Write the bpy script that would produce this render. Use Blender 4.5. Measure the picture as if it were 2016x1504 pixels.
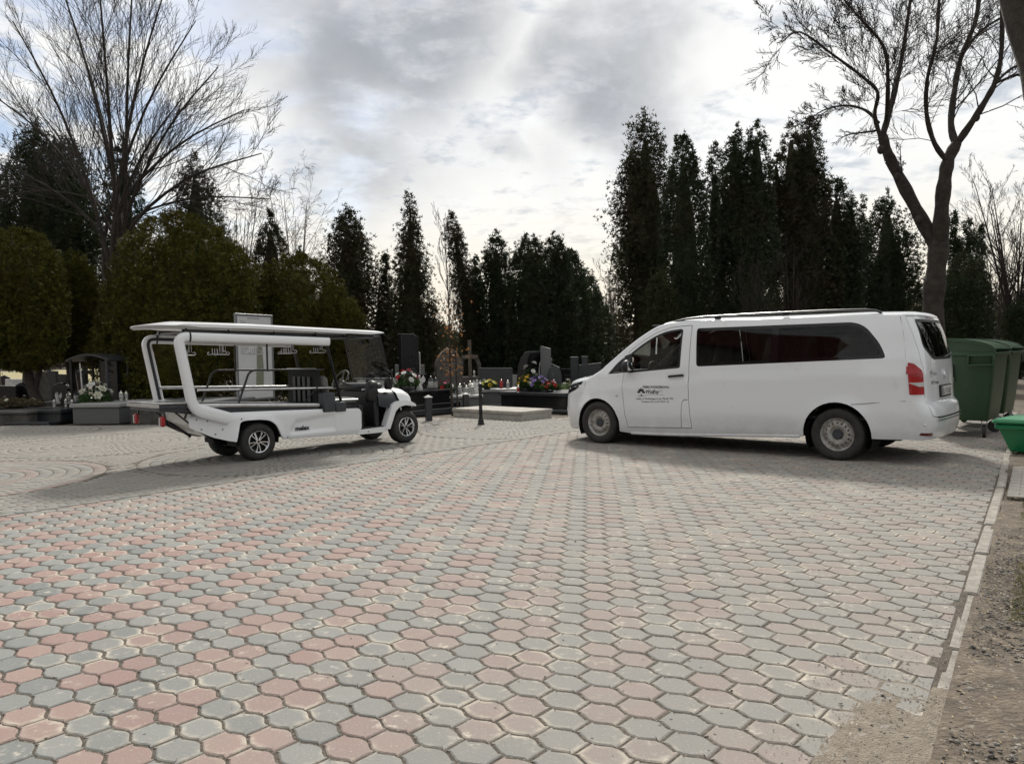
import bpy, bmesh, math, random
import numpy as np
from mathutils import Vector, Matrix
from mathutils.geometry import delaunay_2d_cdt
R_ = math.radians
SC = bpy.context.scene
COL = SC.collection
for o in list(bpy.data.objects): bpy.data.objects.remove(o)

# ------------------------------------------------------------------ camera, sky, sun, exposure
CAM_H = 1.47; FPX = 1517.0; ROLL = math.atan(0.0215); PITCH = math.atan((752-697)*math.cos(ROLL)/FPX)
_F = np.array([0, math.cos(PITCH), -math.sin(PITCH)]); _R0 = np.array([1, 0, 0.]); _U0 = np.array([0, math.sin(PITCH), math.cos(PITCH)])
_R = math.cos(ROLL)*_R0 - math.sin(ROLL)*_U0; _U = math.sin(ROLL)*_R0 + math.cos(ROLL)*_U0
_C = np.array([0, 0, CAM_H])
def ray(x, y): return _F + _R*(x-1008)/FPX + _U*(752-y)/FPX
def gp(x, y, z=0.0):                      # ground point under a spot of the survey photograph
    d = ray(x, y); return _C + d*((z-CAM_H)/d[2])
def dp(x, y, Y):                          # point at distance Y
    d = ray(x, y); return _C + d*(Y/d[1])
cd = bpy.data.cameras.new('camera'); cam = bpy.data.objects.new('camera', cd); COL.objects.link(cam)
cd.sensor_width = 36; cd.sensor_fit = 'HORIZONTAL'; cd.lens = 36*FPX/2016; cd.clip_start = .05; cd.clip_end = 2000
M = Matrix((( _R[0], _U[0], -_F[0], 0), (_R[1], _U[1], -_F[1], 0), (_R[2], _U[2], -_F[2], CAM_H), (0, 0, 0, 1)))
cam.matrix_world = M
SC.camera = cam

SUN_EL, SUN_AZ = R_(42), R_(6)            # azimuth from +Y towards +X
W = bpy.data.worlds.new('World'); SC.world = W; W.use_nodes = True
def build_world():
    nt = W.node_tree; nt.nodes.clear(); N = nt.nodes.new; L = nt.links.new
    def mth(op, a, b=None, c=None, clamp=False):
        n = N('ShaderNodeMath'); n.operation = op; n.use_clamp = clamp
        for i, v in enumerate((a, b, c)):
            if v is None: continue
            if isinstance(v, (int, float)): n.inputs[i].default_value = v
            else: L(v, n.inputs[i])
        return n.outputs[0]
    def vm(op, a, b=None, scale=None):
        n = N('ShaderNodeVectorMath'); n.operation = op
        for i, v in enumerate((a, b)):
            if v is None: continue
            if isinstance(v, (tuple, list)): n.inputs[i].default_value = v
            else: L(v, n.inputs[i])
        if scale is not None:
            if isinstance(scale, (int, float)): n.inputs[3].default_value = scale
            else: L(scale, n.inputs[3])
        return n
    def noise(v, scale, detail=6, rough=.55, dist=0., off=(0, 0, 0)):
        n = N('ShaderNodeTexNoise'); n.inputs['Scale'].default_value = scale; n.inputs['Detail'].default_value = detail
        n.inputs['Roughness'].default_value = rough; n.inputs['Distortion'].default_value = dist
        L(vm('ADD', v, off).outputs[0], n.inputs['Vector']); return n.outputs[0]
    def mr(v, a, b, c=0., d=1., smooth=True):
        n = N('ShaderNodeMapRange'); n.interpolation_type = 'SMOOTHSTEP' if smooth else 'LINEAR'
        for k, q in zip(('From Min', 'From Max', 'To Min', 'To Max'), (a, b, c, d)): n.inputs[k].default_value = q
        L(v, n.inputs['Value']); return n.outputs[0]
    def mixc(f, a, b):
        n = N('ShaderNodeMix'); n.data_type = 'RGBA'
        if isinstance(f, (int, float)): n.inputs[0].default_value = f
        else: L(f, n.inputs[0])
        for i, v in ((6, a), (7, b)):
            if isinstance(v, tuple): n.inputs[i].default_value = (*v, 1)
            else: L(v, n.inputs[i])
        return n.outputs[2]
    tc = N('ShaderNodeTexCoord'); nrm = vm('NORMALIZE', tc.outputs['Generated']).outputs[0]
    sx = N('ShaderNodeSeparateXYZ'); L(nrm, sx.inputs[0]); z = mth('MAXIMUM', sx.outputs[2], 0.0)
    k = mth('DIVIDE', 1.0, mth('ADD', z, .17))
    cx = N('ShaderNodeCombineXYZ'); L(mth('MULTIPLY', sx.outputs[0], k), cx.inputs[0]); L(mth('MULTIPLY', sx.outputs[1], k), cx.inputs[1])
    p = cx.outputs[0]
    wob = noise(p, 1.1, 3, .5)
    big = noise(p, .62, 5, .55, .6, (3.1, 7.7, 0))
    mid = noise(p, 3.1, 7, .60, .25, (1.7, 2.2, 0))
    rip = noise(vm('MULTIPLY', p, (1.0, 1.35, 1)).outputs[0], 6.5, 6, .58, .35, (.3, 9.2, 0))
    fine = noise(p, 12, 4, .6, .3, (5, 5, 0))
    def blob(px, py, r, inner=.15):
        d = ray(px, py); d = d/np.linalg.norm(d)
        wv = vm('SCALE', vm('SUBTRACT', vecn, (.5, .5, .5)).outputs[0], scale=.36).outputs[0]
        dist = vm('DISTANCE', vm('ADD', nrm, wv).outputs[0], tuple(d)).outputs[1]
        return mr(dist, r, r*inner)
    vn = N('ShaderNodeTexNoise'); vn.inputs['Scale'].default_value = 4.2; vn.inputs['Detail'].default_value = 8; L(nrm, vn.inputs['Vector']); vecn = vn.outputs['Color']
    dark = mth('MAXIMUM', blob(800, 130, .23), mth('MULTIPLY', blob(1200, 115, .15), .95))
    dark = mth('MAXIMUM', dark, mth('MULTIPLY', blob(690, -60, .22), .75))
    dark = mth('MAXIMUM', dark, mth('MULTIPLY', blob(1000, 385, .05), .5))
    dark = mth('MULTIPLY', dark, mr(mth('ADD', mth('MULTIPLY', mid, .6), mth('MULTIPLY', rip, .4)), .28, .52))
    dark = mth('MAXIMUM', dark, mth('MULTIPLY', mr(big, .55, .75), .22))
    blue = mth('MAXIMUM', blob(40, 250, .34, .3), mth('MULTIPLY', blob(420, 110, .16), .8))
    blue = mth('MAXIMUM', blue, mth('MULTIPLY', blob(720, 350, .08), .55))
    blue = mth('MAXIMUM', blue, mth('MULTIPLY', blob(1690, 330, .08), .4))
    hole = mth('MULTIPLY', mr(mth('ADD', mid, mth('MULTIPLY', wob, .35)), .78, .58), mth('ADD', mth('MULTIPLY', blue, .95), .10))
    hole = mth('MULTIPLY', hole, mr(z, .02, .12))
    sd = (math.sin(SUN_AZ)*math.cos(SUN_EL), math.cos(SUN_AZ)*math.cos(SUN_EL), math.sin(SUN_EL))
    sun = vm('DOT_PRODUCT', nrm, sd).outputs[1]
    glow = mr(sun, .94, 1.0, 0, 1)
    tex = mth('ADD', mth('ADD', mth('MULTIPLY', mid, .38), mth('MULTIPLY', rip, .38)), mth('MULTIPLY', fine, .24))
    t2 = mr(tex, .36, .50)
    white = mixc(t2, (.48, .52, .57), (.84, .84, .825))
    cloud = mixc(mth('MULTIPLY', dark, .82), white, (.235, .26, .30))
    away = mr(sun, -.9, .75, .42, 1.0, False); cloud = mixc(away, (.0, .0, .0), cloud)
    warm = mth('MULTIPLY', mr(z, .24, .05), mr(sx.outputs[1], .2, .95))
    cloud = mixc(mth('MULTIPLY', warm, .80), cloud, (.84, .755, .60))
    gl = N('ShaderNodeMix'); gl.data_type = 'RGBA'; gl.blend_type = 'ADD'; L(mth('MULTIPLY', glow, .35), gl.inputs[0]); L(cloud, gl.inputs[6]); gl.inputs[7].default_value = (.9, .88, .82, 1)
    sky = N('ShaderNodeTexSky'); sky.sky_type = 'NISHITA'; sky.sun_disc = False; sky.sun_elevation = SUN_EL; sky.sun_rotation = SUN_AZ
    sky.air_density = 1.0; sky.dust_density = 1.5
    b1 = N('ShaderNodeBackground'); b1.inputs[1].default_value = .10; L(sky.outputs[0], b1.inputs[0])
    b2 = N('ShaderNodeBackground'); b2.inputs[1].default_value = 1.0; L(gl.outputs[2], b2.inputs[0])
    ms = N('ShaderNodeMixShader'); L(mth('SUBTRACT', 1.0, hole, clamp=True), ms.inputs[0]); L(b1.outputs[0], ms.inputs[1]); L(b2.outputs[0], ms.inputs[2])
    out = N('ShaderNodeOutputWorld'); L(ms.outputs[0], out.inputs[0])
build_world()
sl = bpy.data.lights.new('sun', 'SUN'); so = bpy.data.objects.new('sun', sl); COL.objects.link(so)
sl.energy = 3.3; sl.angle = R_(8); sl.color = (1.0, .95, .87)
so.rotation_euler = (math.pi/2 - SUN_EL, 0, math.pi - SUN_AZ)
SC.view_settings.view_transform = 'Standard'; SC.view_settings.look = 'None'; SC.view_settings.gamma = 1; SC.view_settings.use_curve_mapping = False
SC.view_settings.exposure = 0.26
try:
    SC.cycles.use_adaptive_sampling = True; SC.cycles.adaptive_threshold = .02
    SC.cycles.max_bounces = 7; SC.cycles.transparent_max_bounces = 12; SC.cycles.sample_clamp_indirect = 6; SC.cycles.use_denoising = True
except Exception: pass

# ------------------------------------------------------------------ materials
def nodes_of(m):
    nt = m.node_tree; b = nt.nodes['Principled BSDF']; return nt, b
def mat(name, col, rough=.6, metal=0., var=0., vscale=6., col2=None, bump=0., bscale=40., coat=0., spec=.5, detail=5, obj=True, back=None, stain=None):
    """one principled material: base colour, noise variation towards col2, bump"""
    m = bpy.data.materials.new(name); m.use_nodes = True; nt, b = nodes_of(m); N = nt.nodes.new; L = nt.links.new
    b.inputs['Base Color'].default_value = (*col, 1); b.inputs['Roughness'].default_value = rough; b.inputs['Metallic'].default_value = metal
    b.inputs['Specular IOR Level'].default_value = spec; b.inputs['Coat Weight'].default_value = coat; b.inputs['Coat Roughness'].default_value = .04
    tc = N('ShaderNodeTexCoord'); vec = tc.outputs['Object'] if obj else N('ShaderNodeNewGeometry').outputs['Position']
    cur = None
    if col2 is not None or var:
        c2 = col2 if col2 is not None else tuple(max(0, c*(1-var)) for c in col)
        n = N('ShaderNodeTexNoise'); n.inputs['Scale'].default_value = vscale; n.inputs['Detail'].default_value = detail; n.inputs['Roughness'].default_value = .6; L(vec, n.inputs['Vector'])
        r = N('ShaderNodeMapRange'); r.inputs['From Min'].default_value = .35; r.inputs['From Max'].default_value = .65; L(n.outputs[0], r.inputs['Value'])
        x = N('ShaderNodeMix'); x.data_type = 'RGBA'; L(r.outputs[0], x.inputs[0]); x.inputs[6].default_value = (*col, 1); x.inputs[7].default_value = (*c2, 1)
        cur = x.outputs[2]
    if stain is not None:
        c3, sc, lo, hi = stain
        n = N('ShaderNodeTexNoise'); n.inputs['Scale'].default_value = sc; n.inputs['Detail'].default_value = 6; n.inputs['Roughness'].default_value = .65; L(vec, n.inputs['Vector'])
        r = N('ShaderNodeMapRange'); r.inputs['From Min'].default_value = lo; r.inputs['From Max'].default_value = hi; L(n.outputs[0], r.inputs['Value'])
        x = N('ShaderNodeMix'); x.data_type = 'RGBA'; L(r.outputs[0], x.inputs[0]); x.inputs[7].default_value = (*c3, 1)
        if cur is None: x.inputs[6].default_value = (*col, 1)
        else: L(cur, x.inputs[6])
        cur = x.outputs[2]
    if back is not None:
        g = N('ShaderNodeNewGeometry'); x = N('ShaderNodeMix'); x.data_type = 'RGBA'; L(g.outputs['Backfacing'], x.inputs[0]); x.inputs[7].default_value = (*back, 1)
        if cur is None: x.inputs[6].default_value = (*col, 1)
        else: L(cur, x.inputs[6])
        cur = x.outputs[2]
    if cur is not None: L(cur, b.inputs['Base Color'])
    if bump:
        n = N('ShaderNodeTexNoise'); n.inputs['Scale'].default_value = bscale; n.inputs['Detail'].default_value = 6; L(vec, n.inputs['Vector'])
        q = N('ShaderNodeBump'); q.inputs['Strength'].default_value = min(1, bump); q.inputs['Distance'].default_value = .02; L(n.outputs[0], q.inputs['Height']); L(q.outputs[0], b.inputs['Normal'])
    return m
def glass_mat(name, tint, refl_rough=.02, f0=1.45):
    m = bpy.data.materials.new(name); m.use_nodes = True; nt = m.node_tree; nt.nodes.clear(); N = nt.nodes.new; L = nt.links.new
    t = N('ShaderNodeBsdfTransparent'); t.inputs[0].default_value = (*tint, 1); g = N('ShaderNodeBsdfGlossy'); g.inputs['Roughness'].default_value = refl_rough
    fr = N('ShaderNodeFresnel'); fr.inputs[0].default_value = f0; mx = N('ShaderNodeMixShader'); L(fr.outputs[0], mx.inputs[0]); L(t.outputs[0], mx.inputs[1]); L(g.outputs[0], mx.inputs[2])
    o = N('ShaderNodeOutputMaterial'); L(mx.outputs[0], o.inputs[0]); return m
def leaf_mat(name, c1, c2, c3=None, trans=.25):
    """foliage: a colour per spray, some sprays browned, a little light through"""
    m = bpy.data.materials.new(name); m.use_nodes = True; nt, b = nodes_of(m); N = nt.nodes.new; L = nt.links.new
    g = N('ShaderNodeNewGeometry'); x = N('ShaderNodeMix'); x.data_type = 'RGBA'; L(g.outputs['Random Per Island'], x.inputs[0]); x.inputs[6].default_value = (*c1, 1); x.inputs[7].default_value = (*c2, 1)
    cur = x.outputs[2]
    n = N('ShaderNodeTexNoise'); n.inputs['Scale'].default_value = .9; n.inputs['Detail'].default_value = 3; tc = N('ShaderNodeTexCoord'); L(tc.outputs['Object'], n.inputs['Vector'])
    r = N('ShaderNodeMapRange'); r.inputs['From Min'].default_value = .5; r.inputs['From Max'].default_value = .72; L(n.outputs[0], r.inputs['Value'])
    y = N('ShaderNodeMix'); y.data_type = 'RGBA'; L(r.outputs[0], y.inputs[0]); L(cur, y.inputs[6]); y.inputs[7].default_value = (*(c3 or c2), 1); cur = y.outputs[2]
    L(cur, b.inputs['Base Color']); b.inputs['Roughness'].default_value = .65; b.inputs['Specular IOR Level'].default_value = .25
    tr = N('ShaderNodeBsdfTranslucent'); L(cur, tr.inputs[0]); mx = N('ShaderNodeMixShader'); mx.inputs[0].default_value = trans
    o = nt.nodes['Material Output']; L(b.outputs[0], mx.inputs[1]); L(tr.outputs[0], mx.inputs[2]); L(mx.outputs[0], o.inputs[0]); return m

MT = {}
def add_grime(m, col, z0, z1, amt):
    """road film: a speckled veil that thins out with height on the object itself"""
    nt, b = nodes_of(m); N = nt.nodes.new; L = nt.links.new; tc = N('ShaderNodeTexCoord'); sp = N('ShaderNodeSeparateXYZ'); L(tc.outputs['Object'], sp.inputs[0]); r = N('ShaderNodeMapRange'); r.interpolation_type = 'SMOOTHSTEP'
    for k, q in zip(('From Min', 'From Max', 'To Min', 'To Max'), (z0, z1, amt, 0)): r.inputs[k].default_value = q
    L(sp.outputs[2], r.inputs['Value']); n = N('ShaderNodeTexNoise'); n.inputs['Scale'].default_value = 5; n.inputs['Detail'].default_value = 8; n.inputs['Roughness'].default_value = .7; L(tc.outputs['Object'], n.inputs['Vector'])
    q = N('ShaderNodeMath'); q.operation = 'MULTIPLY'; L(r.outputs[0], q.inputs[0]); L(n.outputs[0], q.inputs[1]); x = N('ShaderNodeMix'); x.data_type = 'RGBA'; src = b.inputs['Base Color'].links[0].from_socket; L(q.outputs[0], x.inputs[0]); L(src, x.inputs[6]); x.inputs[7].default_value = (*col, 1); L(x.outputs[2], b.inputs['Base Color'])
MT['van_white'] = mat('van_white_paint', (.80, .82, .845), .22, coat=.7, back=(.05, .05, .055), stain=((.66, .65, .63), 2.2, .62, .85)); add_grime(MT['van_white'], (.34, .31, .27), .15, .75, .75)
MT['cart_white'] = mat('cart_white_shell', (.80, .815, .83), .33, coat=.35, back=(.10, .10, .11), stain=((.62, .61, .58), 4, .62, .9))
MT['black_plastic'] = mat('black_plastic', (.012, .012, .014), .45, var=.4, vscale=9)
MT['grey_plastic'] = mat('dark_grey_plastic', (.05, .055, .065), .5, var=.3, vscale=8)
MT['navy_shell'] = mat('dark_navy_shell', (.018, .022, .03), .38, coat=.2, var=.3)
MT['rubber'] = mat('tyre_rubber', (.018, .018, .019), .75, col2=(.035, .033, .03), vscale=10, bump=.3, bscale=60)
MT['steel_wheel'] = mat('steel_wheel_paint', (.42, .42, .41), .45, .35, col2=(.24, .21, .18), vscale=14)
MT['chrome'] = mat('chrome', (.75, .76, .78), .12, 1., var=.1)
MT['stainless'] = mat('stainless_steel', (.62, .62, .62), .28, 1., var=.2, vscale=12)
MT['black_metal'] = mat('black_painted_metal', (.010, .010, .012), .35, var=.3, coat=.2)
MT['glass_dark'] = glass_mat('tinted_glass', (.40, .42, .39))
MT['glass_border'] = mat('black_glass_border', (.004, .004, .005), .05, spec=.45)
MT['glass_clear'] = glass_mat('clear_glass', (.78, .81, .79))
MT['glass_lens'] = glass_mat('lens_glass', (.7, .72, .74))
MT['red_lens'] = mat('red_lens', (.40, .004, .008), .15, coat=.35, spec=.5, var=.25, vscale=30)
MT['dark_red'] = mat('dark_red_lens', (.10, .006, .010), .2, coat=.5)
MT['white_lens'] = mat('white_lens', (.62, .62, .62), .15, coat=.6, var=.2, vscale=30)
MT['print_black'] = mat('black_print', (.012, .014, .022), .5)
MT['print_grey'] = mat('grey_print', (.30, .31, .33), .5)
MT['plate'] = mat('number_plate_white', (.62, .62, .60), .4)
MT['seat_cloth'] = mat('grey_seat_cloth', (.20, .20, .19), .85, var=.3, vscale=20)
MT['dash_grey'] = mat('dashboard_grey', (.17, .175, .165), .6, var=.2)
MT['underbody'] = mat('underbody_black', (.01, .01, .01), .8)

# ------------------------------------------------------------------ mesh helpers
def mesh_data(name, verts, faces, mats=None, midx=None, smooth=None):
    me = bpy.data.meshes.new(name); me.from_pydata([tuple(v) for v in verts], [], [tuple(f) for f in faces])
    for m in (mats if isinstance(mats, (list, tuple)) else [mats]):
        if m is not None: me.materials.append(MT[m] if isinstance(m, str) else m)
    if midx is not None: me.polygons.foreach_set('material_index', midx)
    if smooth is not None:
        me.polygons.foreach_set('use_smooth', [True]*len(me.polygons)); me.set_sharp_from_angle(angle=R_(smooth))
    me.update(); return me
def tri_data(name, V, mats, midx=None, tri=3, smooth=False):
    """fast mesh of loose triangles (tri=3) or quads (tri=4): V (n*tri,3)"""
    n = len(V)//tri; me = bpy.data.meshes.new(name); me.vertices.add(len(V)); me.vertices.foreach_set('co', np.asarray(V, np.float32).ravel())
    me.loops.add(n*tri); me.loops.foreach_set('vertex_index', np.arange(n*tri, dtype=np.int32)); me.polygons.add(n)
    me.polygons.foreach_set('loop_start', np.arange(0, n*tri, tri, dtype=np.int32))
    for m in (mats if isinstance(mats, (list, tuple)) else [mats]): me.materials.append(MT[m] if isinstance(m, str) else m)
    if midx is not None: me.polygons.foreach_set('material_index', np.asarray(midx, np.int32))
    me.update(calc_edges=True); return me
def idx_data(name, V, Fq, mats, smooth=False):
    """fast indexed mesh, all faces with the same corner count"""
    Fq = np.asarray(Fq, np.int32); n, k = Fq.shape; me = bpy.data.meshes.new(name); me.vertices.add(len(V)); me.vertices.foreach_set('co', np.asarray(V, np.float32).ravel())
    me.loops.add(n*k); me.loops.foreach_set('vertex_index', Fq.ravel()); me.polygons.add(n); me.polygons.foreach_set('loop_start', np.arange(0, n*k, k, dtype=np.int32))
    for m in (mats if isinstance(mats, (list, tuple)) else [mats]): me.materials.append(MT[m] if isinstance(m, str) else m)
    if smooth: me.polygons.foreach_set('use_smooth', [True]*n)
    me.update(calc_edges=True); return me
def link(name, me, parent=None, label=None, cat=None, group=None, kind=None, loc=None, rz=None):
    o = bpy.data.objects.new(name, me); COL.objects.link(o)
    if parent is not None: o.parent = parent
    for k, v in (('label', label), ('category', cat), ('group', group), ('kind', kind)):
        if v: o[k] = v
    if loc is not None: o.location = loc
    if rz is not None: o.rotation_euler = (0, 0, rz)
    return o
def thing(name, label, cat, loc=(0, 0, 0), rz=0., group=None): return link(name, None, None, label, cat, group, None, tuple(loc), rz)

class MB:
    """collects shapes into one mesh"""
    def __init__(s): s.v = []; s.f = []; s.m = []
    def add(s, v, f, m=0):
        o = len(s.v); s.v += [tuple(map(float, p)) for p in v]; s.f += [tuple(i+o for i in q) for q in f]; s.m += [m]*len(f); return s
    def box(s, c, size, rz=0., ch=.0, m=0, top=1., ry=0.):
        hx, hy, hz = size[0]/2, size[1]/2, size[2]/2
        if ch <= 0:
            v = [(x*hx*(top if z > 0 else 1), y*hy*(top if z > 0 else 1), z*hz) for z in (-1, 1) for y in (-1, 1) for x in (-1, 1)]
            f = [(0, 2, 3, 1), (4, 5, 7, 6), (0, 1, 5, 4), (2, 6, 7, 3), (0, 4, 6, 2), (1, 3, 7, 5)]
        else:
            ch = min(ch, hx*.9, hy*.9, hz*.9); v = []; ix = {}
            for sx in (-1, 1):
                for sy in (-1, 1):
                    for sz in (-1, 1):
                        for a in range(3):
                            p = [sx*(hx-ch), sy*(hy-ch), sz*(hz-ch)]; p[a] = (sx, sy, sz)[a]*(hx, hy, hz)[a]
                            if sz > 0: p[0] *= top; p[1] *= top
                            ix[(sx, sy, sz, a)] = len(v); v.append(tuple(p))
            f = []
            for a in range(3):
                b, c2 = (a+1) % 3, (a+2) % 3
                for sa in (-1, 1):
                    q = []
                    for sb, sc in ((-1, -1), (1, -1), (1, 1), (-1, 1)):
                        t = [0, 0, 0]; t[a] = sa; t[b] = sb; t[c2] = sc; q.append(ix[(*t, a)])
                    f.append(tuple(q) if sa > 0 else tuple(q[::-1]))
                for sb in (-1, 1):
                    for sc in (-1, 1):
                        t1 = [0, 0, 0]; t1[a] = -1; t1[b] = sb; t1[c2] = sc; t2 = list(t1); t2[a] = 1
                        q = (ix[(*t1, b)], ix[(*t2, b)], ix[(*t2, c2)], ix[(*t1, c2)])
                        f.append(q if sb*sc < 0 else q[::-1])
            for sx in (-1, 1):
                for sy in (-1, 1):
                    for sz in (-1, 1):
                        q = tuple(ix[(sx, sy, sz, a)] for a in range(3)); f.append(q if sx*sy*sz > 0 else q[::-1])
        if ry:
            c_, s_ = math.cos(ry), math.sin(ry); v = [(x*c_+z*s_, y, -x*s_+z*c_) for x, y, z in v]
        c_, s_ = math.cos(rz), math.sin(rz)
        return s.add([(c[0]+x*c_-y*s_, c[1]+x*s_+y*c_, c[2]+z) for x, y, z in v], f, m)
    def tube(s, pts, r, n=8, m=0, cap=True, sq=None, closed=False):
        P = [np.asarray(p, float) for p in pts]; k = len(P); rs = r if hasattr(r, '__len__') else [r]*k
        rings = []; up = None
        for i in range(k):
            a = P[(i-1) % k] if closed else P[max(i-1, 0)]; b = P[(i+1) % k] if closed else P[min(i+1, k-1)]
            t = b-a; t = t/(np.linalg.norm(t)+1e-12)
            if up is None:
                up = np.cross(t, (0, 0, 1.)) if abs(t[2]) < .95 else np.cross(t, (1., 0, 0))
            u = up - t*(up@t); u = u/(np.linalg.norm(u)+1e-12); up = u; w = np.cross(t, u)
            ring = []
            for j in range(n):
                th = 2*math.pi*(j+.5)/n; c_, s_ = math.cos(th), math.sin(th); q = 1.0
                if sq: q = 1/((abs(c_)**sq + abs(s_)**sq)**(1/sq))
                ra, rb = rs[i] if hasattr(rs[i], '__len__') else (rs[i], rs[i])
                ring.append(P[i] + u*c_*q*ra + w*s_*q*rb)
            rings.append(ring)
        v = [p for rg in rings for p in rg]; f = []
        for i in range(k if closed else k-1):
            i2 = (i+1) % k
            for j in range(n): f.append((i*n+j, i*n+(j+1) % n, i2*n+(j+1) % n, i2*n+j))
        if cap and not closed: f.append(tuple(range(n))[::-1]); f.append(tuple((k-1)*n+j for j in range(n)))
        return s.add(v, f, m)
    def lathe(s, prof, o=(0, 0, 0), n=24, m=0, axis='z', cap=True):
        v = []; f = []; k = len(prof)
        for r, z in prof:
            for j in range(n):
                th = 2*math.pi*j/n; a, b = r*math.cos(th), r*math.sin(th)
                p = (a, b, z) if axis == 'z' else ((b, z, a) if axis == 'y' else (z, a, b))
                v.append((o[0]+p[0], o[1]+p[1], o[2]+p[2]))
        for i in range(k-1):
            for j in range(n): f.append((i*n+j, i*n+(j+1) % n, (i+1)*n+(j+1) % n, (i+1)*n+j))
        if cap and prof[0][0] > 1e-6: f.append(tuple(range(n))[::-1])
        if cap and prof[-1][0] > 1e-6: f.append(tuple((k-1)*n+j for j in range(n)))
        return s.add(v, f, m)
    def prism(s, poly, fmap, t0, t1, m=0):
        """polygon in 2D, fmap(u,v,t)->3D, extruded from t0 to t1"""
        n = len(poly); v = [fmap(u, w, t) for t in (t0, t1) for u, w in poly]
        f = [tuple(range(n))[::-1], tuple(range(n, 2*n))] + [(i, (i+1) % n, n+(i+1) % n, n+i) for i in range(n)]
        return s.add(v, f, m)
    def ell(s, c, r, n=10, k=6, m=0):
        return s.lathe([(max(1e-7, r[0]*math.sin(math.pi*i/k)), -r[2]*math.cos(math.pi*i/k)) for i in range(k+1)], c, n, m) if abs(r[0]-r[1]) < 1e-9 else s._ell(c, r, n, k, m)
    def _ell(s, c, r, n, k, m=0):
        t = MB().lathe([(max(1e-7, math.sin(math.pi*i/k)), -math.cos(math.pi*i/k)) for i in range(k+1)], (0, 0, 0), n)
        return s.add([(c[0]+x*r[0], c[1]+y*r[1], c[2]+z*r[2]) for x, y, z in t.v], t.f, m)
    def xf(s, fn): s.v = [tuple(fn(*p)) for p in s.v]; return s
    def data(s, name, mats, smooth=None): return mesh_data(name, s.v, s.f, mats, s.m if isinstance(mats, (list, tuple)) else None, smooth)
    def build(s, name, mats, parent=None, smooth=35, **kw): return link(name, s.data(name, mats, smooth), parent, **kw)

def spl(xs, ys):
    """monotone-ish cubic through points"""
    xs = np.asarray(xs, float); ys = np.asarray(ys, float); h = np.diff(xs); d = np.diff(ys)/h; m = np.zeros(len(xs)); m[0], m[-1] = d[0], d[-1]
    for i in range(1, len(xs)-1):
        if d[i-1]*d[i] > 0: w1, w2 = 2*h[i]+h[i-1], h[i]+2*h[i-1]; m[i] = (w1+w2)/(w1/d[i-1]+w2/d[i])
    def fn(x):
        x = np.clip(x, xs[0], xs[-1]); i = np.clip(np.searchsorted(xs, x)-1, 0, len(h)-1); t = (x-xs[i])/h[i]
        return (1+2*t)*(1-t)**2*ys[i] + t*(1-t)**2*h[i]*m[i] + t*t*(3-2*t)*ys[i+1] + t*t*(t-1)*h[i]*m[i+1]
    return fn
def fillet(poly, r, n=4):
    """round the corners of a closed polygon; r a number or one per corner"""
    out = []; k = len(poly)
    for i in range(k):
        p = np.array(poly[i], float); a = np.array(poly[i-1], float); b = np.array(poly[(i+1) % k], float); rr = r[i] if hasattr(r, '__len__') else r
        da, db = np.linalg.norm(a-p), np.linalg.norm(b-p); rr = min(rr, da*.48, db*.48)
        if rr < 1e-6: out.append(tuple(p)); continue
        s, e = p+(a-p)/da*rr, p+(b-p)/db*rr
        for j in range(n+1): t = j/n; out.append(tuple((1-t)**2*s+2*t*(1-t)*p+t*t*e))
    return out
def resample(loop, step):
    out = []; k = len(loop)
    for i in range(k):
        a, b = np.array(loop[i], float), np.array(loop[(i+1) % k], float); n = max(1, int(round(np.linalg.norm(b-a)/step)))
        for j in range(n): out.append(tuple(a+(b-a)*j/n))
    return out
def inside(P, loop):
    P = np.asarray(P, float); L = np.asarray(loop, float); x, y = P[:, 0], P[:, 1]; r = np.zeros(len(P), bool)
    for (x1, y1), (x2, y2) in zip(L, np.roll(L, -1, 0)):
        c = (y1 > y) != (y2 > y); xi = (x2-x1)*(y-y1)/((y2-y1) if y2 != y1 else 1e-12)+x1; r ^= c & (x < xi)
    return r
def edge_dist(P, loop):
    P = np.asarray(P, float); L = np.asarray(loop, float); d = np.full(len(P), 1e9)
    for a, b in zip(L, np.roll(L, -1, 0)):
        ab = b-a; t = np.clip(((P-a)@ab)/(ab@ab+1e-15), 0, 1); d = np.minimum(d, np.linalg.norm(P-a-t[:, None]*ab, axis=1))
    return d
def shrink(loop, d):
    """move a closed loop inwards by d"""
    L = np.asarray(loop, float); area = .5*np.sum(L[:, 0]*np.roll(L[:, 1], -1)-np.roll(L[:, 0], -1)*L[:, 1]); sg = 1 if area > 0 else -1
    t = np.roll(L, -1, 0)-np.roll(L, 1, 0); t /= (np.linalg.norm(t, axis=1)[:, None]+1e-12); nrm = np.stack([-t[:, 1], t[:, 0]], 1)*sg
    return [tuple(p) for p in L+nrm*d]
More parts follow.
